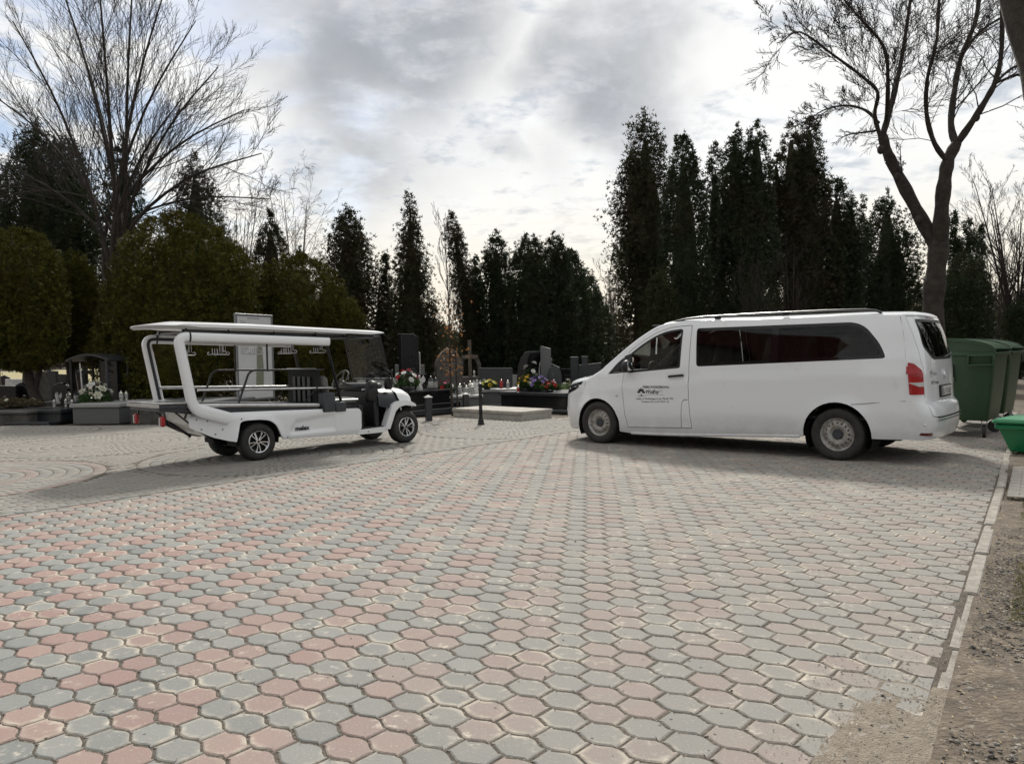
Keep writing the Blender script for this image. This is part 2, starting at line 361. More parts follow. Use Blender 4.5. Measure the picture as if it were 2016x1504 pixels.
def patch(outline, holes, fmap, step=.07, flange=.0, m=0, mb=None, off=0.0, clean=True):
    """fill a 2D region with triangles and carry it to 3D by fmap(u, v); flange turns the edges inwards"""
    mb = mb or MB(); loops = [resample(outline, step)]+[resample(h, step) for h in holes]
    A = np.array(outline, float); lo, hi = A.min(0), A.max(0)
    gx, gy = np.meshgrid(np.arange(lo[0]+step*.5, hi[0], step), np.arange(lo[1]+step*.5, hi[1], step)); G = np.stack([gx.ravel(), gy.ravel()], 1)
    if len(G):
        ok = inside(G, loops[0]) & (edge_dist(G, loops[0]) > step*.45)
        for h in loops[1:]: ok &= ~inside(G, h) & (edge_dist(G, h) > step*.45)
        G = G[ok]
    pts = []; edges = []
    for lp in loops:
        o = len(pts); k = len(lp); pts += list(lp); edges += [(o+i, o+(i+1) % k) for i in range(k)]
    nb = len(pts); pts += [tuple(p) for p in G]
    vo, eo, fo, *_ = delaunay_2d_cdt([Vector((float(a), float(b))) for a, b in pts], edges, [], 0, 1e-6)
    v2 = np.array([(p[0], p[1]) for p in vo]); fo = [tuple(f) for f in fo]
    cen = np.array([v2[list(f)].mean(0) for f in fo]); ok = inside(cen, loops[0])
    for h in loops[1:]: ok &= ~inside(cen, h)
    fo = [f for f, k in zip(fo, ok) if k]
    def nrm(u, w):
        e = 1e-3; p = np.array(fmap(u, w)); a = np.array(fmap(u+e, w))-p; b = np.array(fmap(u, w+e))-p; n = np.cross(a, b); return n/(np.linalg.norm(n)+1e-15)
    V3 = []
    for a, b in v2:
        p = np.array(fmap(a, b), float)
        if off: p = p+nrm(a, b)*off
        V3.append(p)
    # consistent orientation: counter-clockwise in (u,v)
    F = []
    for f in fo:
        a, b, c = (v2[i] for i in f[:3]); F.append(f if (b[0]-a[0])*(c[1]-a[1])-(b[1]-a[1])*(c[0]-a[0]) > 0 else f[::-1])
    if flange:
        cnt = {}
        for f in F:
            for i in range(len(f)): e = (f[i], f[(i+1) % len(f)]); cnt[e] = 1
        inner = {}
        for (a, b) in list(cnt):
            if (b, a) in cnt: continue
            for q in (a, b):
                if q not in inner: inner[q] = len(V3); V3.append(V3[q]-nrm(*v2[q])*flange)
            F.append((b, a, inner[a], inner[b]))
    mb.add(V3, F, m); return mb
def txt(s, size, shear=0., bold=0.0, align='LEFT', res=3):
    """flat lettering as (verts 2D, faces)"""
    c = bpy.data.curves.new('t', 'FONT'); c.body = s; c.size = size; c.shear = shear; c.align_x = align; c.resolution_u = res; c.offset = bold
    o = bpy.data.objects.new('t', c); COL.objects.link(o); dg = bpy.context.evaluated_depsgraph_get(); me = bpy.data.meshes.new_from_object(o.evaluated_get(dg))
    v = [(p.co.x, p.co.y) for p in me.vertices]; f = [tuple(p.vertices) for p in me.polygons]
    bpy.data.objects.remove(o); bpy.data.meshes.remove(me); bpy.data.curves.remove(c); return v, f
def fit(tv, x0, x1, y0=None):
    """scale lettering so that it runs from x0 to x1 on baseline y0"""
    A = np.array(tv); lo, hi = A.min(0), A.max(0); k = (x1-x0)/(hi[0]-lo[0]); return [(x0+(x-lo[0])*k, (y0 or 0)+y*abs(k)) for x, y in tv]
# ------------------------------------------------------------------ ground, paving
def paver_mat(name, c1, c2):
    m = bpy.data.materials.new(name); m.use_nodes = True; nt, b = nodes_of(m); N = nt.nodes.new; L = nt.links.new
    at = N('ShaderNodeAttribute'); at.attribute_name = 'tint'; oi = N('ShaderNodeObjectInfo'); sc = N('ShaderNodeSeparateColor'); L(oi.outputs['Color'], sc.inputs[0])
    ad = N('ShaderNodeMath'); ad.operation = 'ADD'; L(at.outputs['Fac'], ad.inputs[0]); L(sc.outputs[0], ad.inputs[1]); tint = ad.outputs[0]
    geo = N('ShaderNodeNewGeometry'); pos = geo.outputs['Position']
    def noise(s, d=5, r=.6):
        n = N('ShaderNodeTexNoise'); n.inputs['Scale'].default_value = s; n.inputs['Detail'].default_value = d; n.inputs['Roughness'].default_value = r; L(pos, n.inputs['Vector']); return n.outputs[0]
    def mr(v, a, b_, c=0., d=1.):
        n = N('ShaderNodeMapRange'); n.interpolation_type = 'SMOOTHSTEP'
        for k, q in zip(('From Min', 'From Max', 'To Min', 'To Max'), (a, b_, c, d)): n.inputs[k].default_value = q
        L(v, n.inputs['Value']); return n.outputs[0]
    def mth(op, a, b_):
        n = N('ShaderNodeMath'); n.operation = op
        for i, v in enumerate((a, b_)):
            if isinstance(v, (int, float)): n.inputs[i].default_value = v
            else: L(v, n.inputs[i])
        return n.outputs[0]
    def mix(f, a, b_, mode='MIX'):
        n = N('ShaderNodeMix'); n.data_type = 'RGBA'; n.blend_type = mode; n.clamp_factor = True
        if isinstance(f, (int, float)): n.inputs[0].default_value = f
        else: L(f, n.inputs[0])
        for i, v in ((6, a), (7, b_)):
            if isinstance(v, tuple): n.inputs[i].default_value = (*v, 1)
            else: L(v, n.inputs[i])
        return n.outputs[2]
    base = mix(tint, c1, c2)
    sep = N('ShaderNodeSeparateXYZ'); L(pos, sep.inputs[0])
    n1 = noise(.55, 4); n2 = noise(3.2, 6); n3 = noise(85, 5, .8); n4 = noise(17, 5)
    # sand trodden over the right-hand part and along the drive
    ru = mth('ADD', mth('SUBTRACT', sep.outputs[0], mth('MULTIPLY', sep.outputs[1], .06)), mth('MULTIPLY', mth('SUBTRACT', n1, .5), 4.5))
    dust = mth('MULTIPLY', mr(ru, -3.4, 1.2, .16, .90), mr(n2, .22, .62, .60, 1.0))
    far = mr(sep.outputs[1], 4.6, 9.0, 0, .80)
    dust = mth('MAXIMUM', dust, mth('MULTIPLY', far, mr(n2, .2, .6)))
    c = mix(dust, base, (.245, .230, .207))
    pale = mth('MULTIPLY', mr(n4, .52, .70), mr(n2, .50, .64)); c = mix(mth('MULTIPLY', pale, .85), c, (.54, .49, .41))
    ed = N('ShaderNodeAttribute'); ed.attribute_name = 'edge'; n5 = noise(2.1, 5, .65); ew = mth('MULTIPLY', mth('POWER', ed.outputs['Fac'], 1.3), mr(mth('ADD', n5, mth('MULTIPLY', mth('SUBTRACT', n4, .5), .35)), .47, .68)); c = mix(mth('MULTIPLY', ew, .85), c, (.50, .45, .37))
    dk = mr(noise(1.3, 6, .7), .66, .80); c = mix(mth('MULTIPLY', dk, .35), c, (.13, .12, .11))
    sp = mr(n3, .57, .70); c = mix(mth('MULTIPLY', sp, .60), c, (.58, .57, .54))
    sd = mr(n3, .43, .30); c = mix(mth('MULTIPLY', sd, .6), c, (.12, .11, .105))
    v = N('ShaderNodeTexVoronoi'); v.inputs['Scale'].default_value = 9; L(pos, v.inputs['Vector']); fl = mr(v.outputs['Distance'], .075, .045); c = mix(mth('MULTIPLY', fl, .8), c, (.045, .035, .03))
    L(c, b.inputs['Base Color']); b.inputs['Roughness'].default_value = .86; b.inputs['Specular IOR Level'].default_value = .3
    bp = N('ShaderNodeBump'); bp.inputs['Strength'].default_value = .45; bp.inputs['Distance'].default_value = .004
    L(mth('ADD', mth('MULTIPLY', noise(150, 4, .65), .7), mth('MULTIPLY', n4, .8)), bp.inputs['Height']); L(bp.outputs[0], b.inputs['Normal']); return m
MT['paver_grey'] = paver_mat('paver_grey', (.165, .179, .177), (.248, .257, .243))
MT['paver_pink'] = paver_mat('paver_pink', (.272, .168, .150), (.318, .220, .193))
MT['paver_sand'] = paver_mat('paver_sand', (.21, .20, .183), (.28, .267, .236))
MT['joint'] = mat('joint_sand', (.170, .143, .112), .95, col2=(.080, .068, .053), vscale=34, bump=1., bscale=150, obj=False, stain=((.42, .38, .32), 95, .58, .68))
MT['soil'] = mat('cemetery_soil', (.125, .100, .072), .95, col2=(.062, .052, .040), vscale=3, bump=1., bscale=26, obj=False, stain=((.21, .18, .125), 9, .55, .72))
MT['grit'] = mat('verge_soil', (.165, .132, .098), .95, col2=(.080, .064, .048), vscale=7, bump=1., bscale=45, obj=False, stain=((.30, .265, .21), 30, .56, .70))
MT['kerb'] = mat('kerb_concrete', (.36, .335, .295), .9, col2=(.22, .20, .17), vscale=12, bump=.5, bscale=90, obj=False, stain=((.14, .125, .10), 26, .60, .74))
MT['pebble'] = mat('gravel_stone', (.30, .28, .25), .85, col2=(.12, .11, .10), vscale=9, obj=False)
MT['pebble_dark'] = mat('dark_gravel', (.10, .095, .09), .85, col2=(.05, .045, .04), vscale=9, obj=False)
MT['straw'] = mat('dry_litter', (.42, .35, .23), .9, col2=(.24, .18, .11), vscale=14, obj=False)
MT['moss'] = leaf_mat('thin_grass', (.085, .105, .025), (.17, .16, .06), (.20, .165, .08), .2)
MT['field'] = mat('dry_meadow', (.34, .30, .15), .95, col2=(.25, .21, .10), vscale=1.2, bump=.6, bscale=8, obj=False)

rng = np.random.default_rng(7)
def poly_data(name, V, groups, mats, midx=None, tint=None):
    """groups: list of (n,k) index arrays"""
    me = bpy.data.meshes.new(name); me.vertices.add(len(V)); me.vertices.foreach_set('co', np.asarray(V, np.float32).ravel())
    groups = [np.asarray(g, np.int32) for g in groups if len(g)]; tot = sum(g.size for g in groups); nf = sum(len(g) for g in groups)
    me.loops.add(tot); me.loops.foreach_set('vertex_index', np.concatenate([g.ravel() for g in groups])); me.polygons.add(nf)
    st = []; o = 0
    for g in groups: st.append(o+np.arange(len(g))*g.shape[1]); o += g.size
    me.polygons.foreach_set('loop_start', np.concatenate(st).astype(np.int32))
    for m in mats: me.materials.append(MT[m])
    if midx is not None: me.polygons.foreach_set('material_index', np.asarray(midx, np.int32))
    if tint is not None: a = me.attributes.new('tint', 'FLOAT', 'POINT'); a.data.foreach_set('value', np.asarray(tint, np.float32))
    me.update(calc_edges=True); return me

# terrain sheet, out to the horizon
def sheet(name, x0, x1, y0, y1, z, m, n=2, hfun=None, kind='structure'):
    xs = np.linspace(x0, x1, n); ys = np.linspace(y0, y1, n); X, Y = np.meshgrid(xs, ys); Z = np.full_like(X, z)
    if hfun is not None: Z = Z+hfun(X, Y)
    V = np.stack([X.ravel(), Y.ravel(), Z.ravel()], 1); i = np.arange(n*n).reshape(n, n)
    Fq = np.stack([i[:-1, :-1].ravel(), i[:-1, 1:].ravel(), i[1:, 1:].ravel(), i[1:, :-1].ravel()], 1)
    return link(name, idx_data(name, V, Fq, m, True), kind=kind)
sheet('ground', -700, 700, -300, 1100, -.045, 'soil', 60)
sheet('meadow', -110, -20, 62, 200, -.03, 'field', 12)

KD = np.array([math.cos(R_(55.6)), math.sin(R_(55.6))]); K0 = np.array([1.669, 3.045]); KN = np.array([KD[1], -KD[0]])     # right-hand kerb, KN points to the verge
FD = np.array([math.cos(R_(48.5)), math.sin(R_(48.5))]); F0 = np.array([-3.40, 9.30]); FN = np.array([-FD[1], FD[0]])        # border of the ring paving, FN points to the rings
BACK = [(-24, 20.6), (-13, 18.9), (-9.0, 18.0), (-3.6, 17.75), (-2.0, 18.3), (1.05, 17.5), (3.5, 16.6), (10.6, 16.4)]
def back_y(x): return np.interp(x, [p[0] for p in BACK], [p[1] for p in BACK])
PAVE = [(-24, -3), (K0-KD*5.6).tolist()]
PAVE = [(-24., -3.5), tuple(K0-KD*7.6), tuple(K0+KD*16.0)] + BACK[::-1][0:] 
pv = MB(); pv.add([(p[0], p[1], -.0042) for p in PAVE], [tuple(range(len(PAVE)))])
pavement = pv.build('pavement', 'joint', None, None, kind='structure')

def clip(poly, p0, n):
    """keep the part of poly where (p-p0).n <= 0"""
    out = []; k = len(poly)
    for i in range(k):
        a, b = np.asarray(poly[i]), np.asarray(poly[(i+1) % k]); da, db = (a-p0)@n, (b-p0)@n
        if da <= 0: out.append(a)
        if (da < 0) != (db < 0) and abs(da-db) > 1e-12: out.append(a+(b-a)*da/(da-db))
    return out
def area(p): p = np.asarray(p); return .5*abs(np.sum(p[:, 0]*np.roll(p[:, 1], -1)-np.roll(p[:, 0], -1)*p[:, 1]))
CD = np.array([math.cos(R_(-41.2)), math.sin(R_(-41.2))]); CN = np.array([-CD[1], CD[0]]); PL, PW, PA = .1975, .1385, .0160
sx_ = np.array([-.5, -.40, -.30, -.20, -.08, .08, .20, .30, .40, .5]); sy_ = np.array([-1, -.95, -.35, .30, .92, .92, .30, -.35, -.95, -1])
def paver_outline(gap=.0058, full=True):
    xs, ys = (sx_, sy_) if full else (sx_[[0, 1, 3, 4, 5, 6, 8, 9]], sy_[[0, 1, 3, 4, 5, 6, 8, 9]])
    top = [(x*PL, PW/2+PA*y) for x, y in zip(xs, ys)]; bot = [(x*PL, -PW/2-PA*y) for x, y in zip(xs[::-1], ys[::-1])]
    return np.array(shrink(bot[::-1][::1] and [*bot[::-1], *top[::-1]], gap))
OUT_HI = paver_outline(); OUT_LO = paver_outline(full=False)
def frustum(p, h=0.):
    v = np.array([p[0], p[1], h])-_C; d = v@_F
    return d > .3 and abs(v@_R)*FPX/d < 1040 and abs(v@_U)*FPX/d < 800
def build_pavers():
    A0 = gp(404.2, 1179.4)[:2]; cells = []
    for j in range(-150, 151):
        for k in range(-150, 151):
            c = A0 + CD*(k+j/2)*PL + CN*j*PW
            if c[1] < 0.4 or c[1] > 17.4 or abs(c[0]) > 3.0+c[1]*.80: continue
            if (c-K0)@KN > .10 or (c-F0)@FN > .12 or c[1] > back_y(c[0])-.1: continue
            a, b = k+j, k; cells.append((c, (a % 3 < 2) and (b % 3 < 2)))
    info = []
    for c, pk in cells:
        edge = (c-K0)@KN > -.14 or (c-F0)@FN > -.12
        info.append((math.hypot(*c), c, pk, edge))
    info.sort(key=lambda t: t[0])
    solo = [t for t in info if frustum(t[1]) and not t[3]][:300]; ids = {id(t[1]) for t in solo}
    ang0 = math.atan2(CD[1], CD[0])
    # shared meshes for the nearest three hundred
    def solid(out, seed):
        r = np.random.default_rng(seed); o = out + r.normal(0, .0012, out.shape); n = len(o); q = np.array(shrink(o, .006))
        w = np.asarray(o)*np.array([.68, .58]); V = [(x, y, 0) for x, y in w]+[(x, y, 0) for x, y in q]+[(x, y, -.004) for x, y in o]+[(x, y, -.03) for x, y in o]
        Fc = [tuple(range(n))]+[(a*n+i, a*n+(i+1) % n, (a-1)*n+(i+1) % n, (a-1)*n+i) for a in (1, 2, 3) for i in range(n)]
        return V, Fc
    shared = {}
    for pk in (0, 1):
        for s in range(4): V, Fc = solid(OUT_HI, s+10*pk); me = shared[(pk, s)] = mesh_data('paver', V, Fc, 'paver_pink' if pk else 'paver_grey'); a = me.attributes.new('edge', 'FLOAT', 'POINT'); n_ = len(V)//4; a.data.foreach_set('value', [0.]*n_+[1.]*(3*n_))
    for _, c, pk, _e in solo:
        o = link('paver', shared[(int(pk), int(rng.integers(4)))], pavement); o.color = (float(rng.random()), 0, 0, 1)
        o.location = (c[0]+rng.normal(0, .0015), c[1]+rng.normal(0, .0015), float(np.clip(rng.normal(0, .0010), -.002, .003))); o.rotation_euler = (rng.normal(0, .005), rng.normal(0, .005), ang0+rng.normal(0, .012)+(math.pi if rng.random() < .5 else 0))
    # the rest joined
    Vs = []; Qs = []; Ns = []; mi_q = []; mi_n = []; T = []; base = 0; odd = MB(); oddt = []
    lod = {}
    for hi in (0, 1):
        o = OUT_HI if hi else OUT_LO; n = len(o); q = np.array(shrink(o, .006)); lod[hi] = (o, q, n)
    G = {0: [[], [], []], 1: [[], [], []]}
    for d, c, pk, edge in info:
        if id(c) in ids: continue
        th = ang0+rng.normal(0, .010); cs, sn = math.cos(th), math.sin(th); Rm = np.array([[cs, sn], [-sn, cs]]); tl = rng.normal(0, .005, 2); dz = float(np.clip(rng.normal(0, .0010), -.0018, .003)); cc = c+rng.normal(0, .0012, 2); t = rng.random()
        if edge:
            poly = [tuple(p) for p in OUT_HI@Rm+cc]
            poly = clip(poly, K0-KN*.034, KN); 
            if len(poly) >= 3: poly = clip(poly, F0-FN*.055, FN)
            if len(poly) < 3 or area(poly) < .004: continue
            o0 = len(odd.v); n = len(poly); q = shrink(poly, .003)
            odd.add([(p[0], p[1], dz) for p in q]+[(p[0], p[1], dz-.004) for p in poly]+[(p[0], p[1], -.03) for p in poly],
                    [tuple(range(n))]+[(n+i, n+(i+1) % n, (i+1) % n, i) for i in range(n)]+[(2*n+i, 2*n+(i+1) % n, n+(i+1) % n, n+i) for i in range(n)], int(pk)); oddt += [t]*(3*n); continue
        G[1 if d < 9 else 0][0].append((cc, Rm, tl, dz)); G[1 if d < 9 else 0][1].append(int(pk)); G[1 if d < 9 else 0][2].append(t)
    for hi in (1, 0):
        items, pks, ts = G[hi]
        if not items: continue
        o, q, n = lod[hi]; w = np.asarray(o)*np.array([.68, .58]); loc3 = np.concatenate([np.c_[w, np.zeros(n)], np.c_[q, np.zeros(n)], np.c_[o, np.full(n, -.004)], np.c_[o, np.full(n, -.03)]])
        C2 = np.array([it[0] for it in items]); RM = np.array([it[1] for it in items]); TL = np.array([it[2] for it in items]); DZ = np.array([it[3] for it in items]); k = len(items)
        XY = np.einsum('vi,kij->kvj', loc3[:, :2], RM)+C2[:, None, :]; Z = loc3[None, :, 2]+DZ[:, None]+np.einsum('vi,ki->kv', loc3[:, :2], TL)
        V = np.concatenate([XY, Z[..., None]], 2).reshape(-1, 3); b0 = np.arange(k)[:, None]*4*n
        i = np.arange(n); i2 = (i+1) % n; quad = np.concatenate([np.stack([a*n+i, a*n+i2, (a-1)*n+i2, (a-1)*n+i], 1) for a in (1, 2, 3)])
        Q = (quad[None]+b0[:, :, None]).reshape(-1, 4); NG = (i[None]+b0); pk = np.array(pks)
        me = poly_data('pavers', V, [NG, Q], ['paver_grey', 'paver_pink'], np.concatenate([pk, np.repeat(pk, 3*n)]), np.repeat(ts, 4*n)); at_ = me.attributes.new('edge', 'FLOAT', 'POINT'); at_.data.foreach_set('value', np.tile(np.r_[np.zeros(n), np.ones(3*n)], k).astype(np.float32))
        ob = link('paver_field', me, pavement, kind='stuff'); ob.color = (0, 0, 0, 1)
    me = odd.data('pavers', ['paver_grey', 'paver_pink']); a = me.attributes.new('tint', 'FLOAT', 'POINT'); a.data.foreach_set('value', oddt); ob = link('cut_paver', me, pavement, kind='stuff'); ob.color = (0, 0, 0, 1)
build_pavers()

# ring paving: circles of small setts, straight courses between them
def build_rings():
    CS = [(-7.35, 9.75), (-3.62, 11.75), (.05, 15.3), (-7.3, 14.0), (-3.6, 16.0), (-11.1, 12.1), (-11.0, 16.4), (-11.2, 7.6), (-14.9, 10.0), (-14.9, 14.6)]; RR = 1.93; rw = .1605
    polys = []
    def ok(c): return (c-K0)@KN < -.3 and (c-F0)@FN > .05 and c[1] < back_y(c[0])-.06 and c[1] > 2 and abs(c[0]) < 4.0+c[1]*.85
    for ci, C0 in enumerate(CS):
        C0 = np.array(C0); nr = 12
        for r in range(nr):
            r0, r1 = r*rw+.006, (r+1)*rw-.005
            n = max(5, int(round(2*math.pi*(r+.55)*rw/.098))); ph = rng.random()*6
            for s in range(n):
                a0, a1 = ph+2*math.pi*s/n, ph+2*math.pi*(s+1)/n; g = .0045/max(r1, .1); am = (a0+a1)/2
                c = C0+np.array([math.cos(am), math.sin(am)])*(r0+r1)/2
                if not ok(c): continue
                e = (lambda rr, a: (C0[0]+rr*math.cos(a), C0[1]+rr*math.sin(a)))
                p = [e(r0, a0+g), e(r1, a0+g), e(r1, a1-g), e(r0, a1-g)] if r else [e(0.01, am), e(r1, a0+g), e(r1, am), e(r1, a1-g)]
                p = p[::-1] if area(p) and (np.cross(np.subtract(p[1], p[0]), np.subtract(p[2], p[1])) < 0) else p
                polys.append((p, 1 if (r in (11, 6) and ci in (0, 5, 7)) else (0 if (r % 3 == 1 and ci < 3) else 2)))
    u, w = FD, FN; lu, lw = .195, .098
    for j in range(2, 130):
        for k in range(-170, 130):
            c = F0+u*(k+.5*(j % 2))*lu+w*(j+.5)*lw
            if not ok(c): continue
            dmin = min(math.hypot(c[0]-q[0], c[1]-q[1]) for q in CS)
            if dmin < RR+.04: continue
            h1, h2 = lu/2-.004, lw/2-.004
            if dmin < RR+.10: h1 *= .55
            polys.append(([tuple(c-u*h1-w*h2), tuple(c+u*h1-w*h2), tuple(c+u*h1+w*h2), tuple(c-u*h1+w*h2)], 2))
    for k in range(-170, 130):                                  # soldier course on the border
        for row in (0, 1):
            c = F0+u*(k+.5*row)*.20+w*(.05+.10*row); h1, h2 = .096, .045
            if ok(c+w*.1): polys.append(([tuple(c-u*h1-w*h2), tuple(c+u*h1-w*h2), tuple(c+u*h1+w*h2), tuple(c-u*h1+w*h2)], 0))
    P = np.array([p for p, _ in polys]); mi = np.array([m for _, m in polys]); k = len(P); cen = P.mean(1, keepdims=True); ins = cen+(P-cen)*.93
    dz = rng.normal(0, .0012, (k, 1)); V = np.concatenate([np.concatenate([ins, np.repeat(dz, 4, 1)[..., None]], 2), np.concatenate([P, np.repeat(dz-.005, 4, 1)[..., None]], 2), np.concatenate([P, np.full((k, 4, 1), -.03)], 2)], 1).reshape(-1, 3)
    i = np.arange(4); i2 = (i+1) % 4; quad = np.concatenate([i[None], np.stack([4+i, 4+i2, i2, i], 1), np.stack([8+i, 8+i2, 4+i2, 4+i], 1)]); Q = (quad[None]+np.arange(k)[:, None, None]*12).reshape(-1, 4)
    me = poly_data('setts', V, [Q], ['paver_grey', 'paver_pink', 'paver_sand'], np.repeat(mi, 9), np.repeat(rng.random(k), 12)); o = link('ring_setts', me, pavement, kind='stuff'); o.color = (0, 0, 0, 1)
build_rings()

# kerb: one stone after another
kerb = link('kerb', None, kind='structure'); kerb.location = (0, 0, 0)
def build_kerb():
    s = -1.2; i = 0
    while s < 13.0:
        ln = .98 if s > 3.2 else .99; c = K0+KD*(s+ln/2)+KN*(.012+rng.normal(0, .006)); 
        z = -.005+rng.normal(0, .006)+(-.010 if s < 2 else 0.012)
        b = MB().box((0, 0, 0), (ln-.012, .080, .16), 0, .010); o = b.build('kerb_stone', 'kerb', kerb, None)
        o.location = (c[0], c[1], z-.070); o.rotation_euler = (rng.normal(0, .02), rng.normal(0, .006), math.atan2(KD[1], KD[0])+rng.normal(0, .008)); s += ln+.004
build_kerb()

# verge beyond the kerb: soil, a small paved apron, gravel, litter, thin grass
def verge_h(X, Y):
    d = (X-K0[0])*KN[0]+(Y-K0[1])*KN[1]
    return np.where(d < .06, -.30, 0) + .018*np.sin(X*3.1+Y*1.7)*np.sin(Y*2.3-X) + .012*np.sin(X*9+1)*np.sin(Y*8.1) + .02*np.clip(d-.1, 0, 1)
def build_verge():
    n = 260; s = np.linspace(-4, 17, n); d = np.concatenate([np.linspace(.030, 1.5, 30), np.linspace(1.6, 12, 24)]); S, D = np.meshgrid(s, d)
    X = K0[0]+KD[0]*S+KN[0]*D; Y = K0[1]+KD[1]*S+KN[1]*D
    Z = .004+.014*np.sin(S*2.9)*np.sin(S*1.3+D*2)*np.exp(-D*2)+.010*np.sin(X*3.1+Y*1.7)*np.sin(Y*2.3-X)+.006*np.sin(X*9+1)*np.sin(Y*8.1)+.012*np.clip(D-.1, 0, 1)
    Z = np.where((S > 5.15) & (S < 7.4) & (D > .06) & (D < 3.25), -.02, Z); V = np.stack([X, Y, Z], -1).reshape(-1, 3); i = np.arange(V.shape[0]).reshape(S.shape)
    Fq = np.stack([i[:-1, :-1].ravel(), i[1:, :-1].ravel(), i[1:, 1:].ravel(), i[:-1, 1:].ravel()], 1); link('verge', idx_data('verge', V, Fq, 'grit', True), kind='structure')
build_verge()
def stones(name, pts, sizes, m, seed=1):
    r = np.random.default_rng(seed); ico = np.array([(0, 0, .7), (.9, 0, .1), (.28, .85, 0), (-.72, .52, .15), (-.72, -.52, 0), (.28, -.85, .1), (0, 0, -.5)]); f = np.array([(0, 1, 2), (0, 2, 3), (0, 3, 4), (0, 4, 5), (0, 5, 1), (6, 2, 1), (6, 3, 2), (6, 4, 3), (6, 5, 4), (6, 1, 5)])
    k = len(pts); a = r.random(k)*6.28; c, s = np.cos(a), np.sin(a); sc = np.asarray(sizes)[:, None, None]*r.uniform(.6, 1.3, (k, 1, 3)); B = ico[None]*sc*np.array([1, .8, .6])+r.normal(0, .12, (k, 7, 3))*np.asarray(sizes)[:, None, None]
    X = B[..., 0]*c[:, None]-B[..., 1]*s[:, None]; Y = B[..., 0]*s[:, None]+B[..., 1]*c[:, None]; V = np.stack([X, Y, B[..., 2]], -1)+np.asarray(pts)[:, None, :]
    return link(name, idx_data(name, V.reshape(-1, 3), (f[None]+np.arange(k)[:, None, None]*7).reshape(-1, 3), m), kind='stuff')
def verge_pts(n, s0, s1, d0, d1, seed, z=.014):
    r = np.random.default_rng(seed); S = r.uniform(s0, s1, n); D = d0+(d1-d0)*r.random(n); return np.stack([K0[0]+KD[0]*S+KN[0]*D, K0[1]+KD[1]*S+KN[1]*D, np.full(n, z)], 1)
r3 = np.random.default_rng(5)
stones('gravel', verge_pts(20000, -2.2, 4.2, .08, 2.6, 3, .012), r3.gamma(2., .0026, 20000)+.002, 'pebble', 3)
stones('dark_gravel', verge_pts(16000, -2.2, 2.8, .06, 2.4, 4, .012), r3.gamma(2., .0024, 16000)+.002, 'pebble_dark', 4)
_p = np.stack([r3.uniform(-4, 4.6, 700), r3.uniform(2.2, 12, 700), np.full(700, .004)], 1); _p = _p[((_p[:, :2]-K0)@KN) < -.06]
stones('grit', _p, r3.gamma(2., .0013, len(_p))+.0012, 'pebble_dark', 6)
_p = np.concatenate([verge_pts(700, -.2, 3.8, -.20, .10, 8, .003), verge_pts(1100, -1.6, .5, -.5, .1, 9, .005)]); stones('kerb_gravel', _p, r3.gamma(2., .0011, len(_p))+.0014, 'pebble', 9)
def litter(name, pts, l0, l1, w, m, seed, up=.25):
    r = np.random.default_rng(seed); k = len(pts); a = r.random(k)*6.28; L_ = r.uniform(l0, l1, k); e = r.uniform(-up, up, k); d = np.stack([np.cos(a), np.sin(a), e], 1)*L_[:, None]; n = np.stack([-np.sin(a), np.cos(a), r.uniform(-.5, .5, k)], 1)*w*r.uniform(.5, 1.4, (k, 1)); P = np.asarray(pts)
    V = np.stack([P-n, P+d*.5-n*.6+[0, 0, .004], P+d, P+d*.5+n+[0, 0, .004]], 1).reshape(-1, 3); return link(name, tri_data(name, V, m, tri=4), kind='stuff')
litter('leaf_litter', verge_pts(7000, -1.8, 9, .06, 3.4, 12, .016), .015, .05, .006, 'straw', 12)
def grass(name, pts, h, m, seed):
    r = np.random.default_rng(seed); k = len(pts); a = r.random(k)*6.28; P = np.asarray(pts); hh = h*r.uniform(.4, 1.2, k); w = np.stack([np.cos(a), np.sin(a), np.zeros(k)], 1)*.0025; t = np.stack([r.normal(0, .6, k), r.normal(0, .6, k), np.ones(k)], 1)*hh[:, None]
    return link(name, tri_data(name, np.stack([P-w, P+w, P+t], 1).reshape(-1, 3), m), kind='stuff')
_g = verge_pts(52000, .3, 5.1, .22, 2.6, 21, .010); _k = (np.sin(_g[:, 0]*4.1+1)+np.sin(_g[:, 1]*3.3)+np.sin(_g[:, 0]*9+_g[:, 1]*7)*.6) > .15; grass('thin_grass', _g[_k], .032, 'moss', 22)
# sand washed over the kerb end
def build_sand():
    c = K0-KD*.50-KN*.02; n = 90; u = np.linspace(-1, 1, n); Uu, Vv = np.meshgrid(u, u)
    nz = np.sin(Uu*5+Vv*3)*.3+np.sin(Vv*9-Uu*4)*.26+np.sin(Uu*17+Vv*13)*.20+np.sin(Uu*31-Vv*23)*.14+rng.normal(0, .06, Uu.shape); Rr = np.sqrt(Uu**2+Vv**2)+nz*.30
    Z = .0065*(1-Rr*1.05)-.0005+rng.normal(0, .0011, Uu.shape); X = c[0]+KD[0]*Uu*.75+KN[0]*Vv*.30; Y = c[1]+KD[1]*Uu*.75+KN[1]*Vv*.30; V = np.stack([X, Y, Z], -1).reshape(-1, 3); i = np.arange(n*n).reshape(n, n)
    Fq = np.stack([i[:-1, :-1].ravel(), i[1:, :-1].ravel(), i[1:, 1:].ravel(), i[:-1, 1:].ravel()], 1); keep = (V[Fq][:, :, 2].max(1) > -.004)
    link('sand_drift', idx_data('sand_drift', V, Fq[keep], 'sand', True), kind='stuff')
MT['sand'] = mat('washed_sand', (.30, .258, .205), .95, col2=(.20, .17, .132), vscale=18, bump=.9, bscale=110, obj=False)
build_sand()
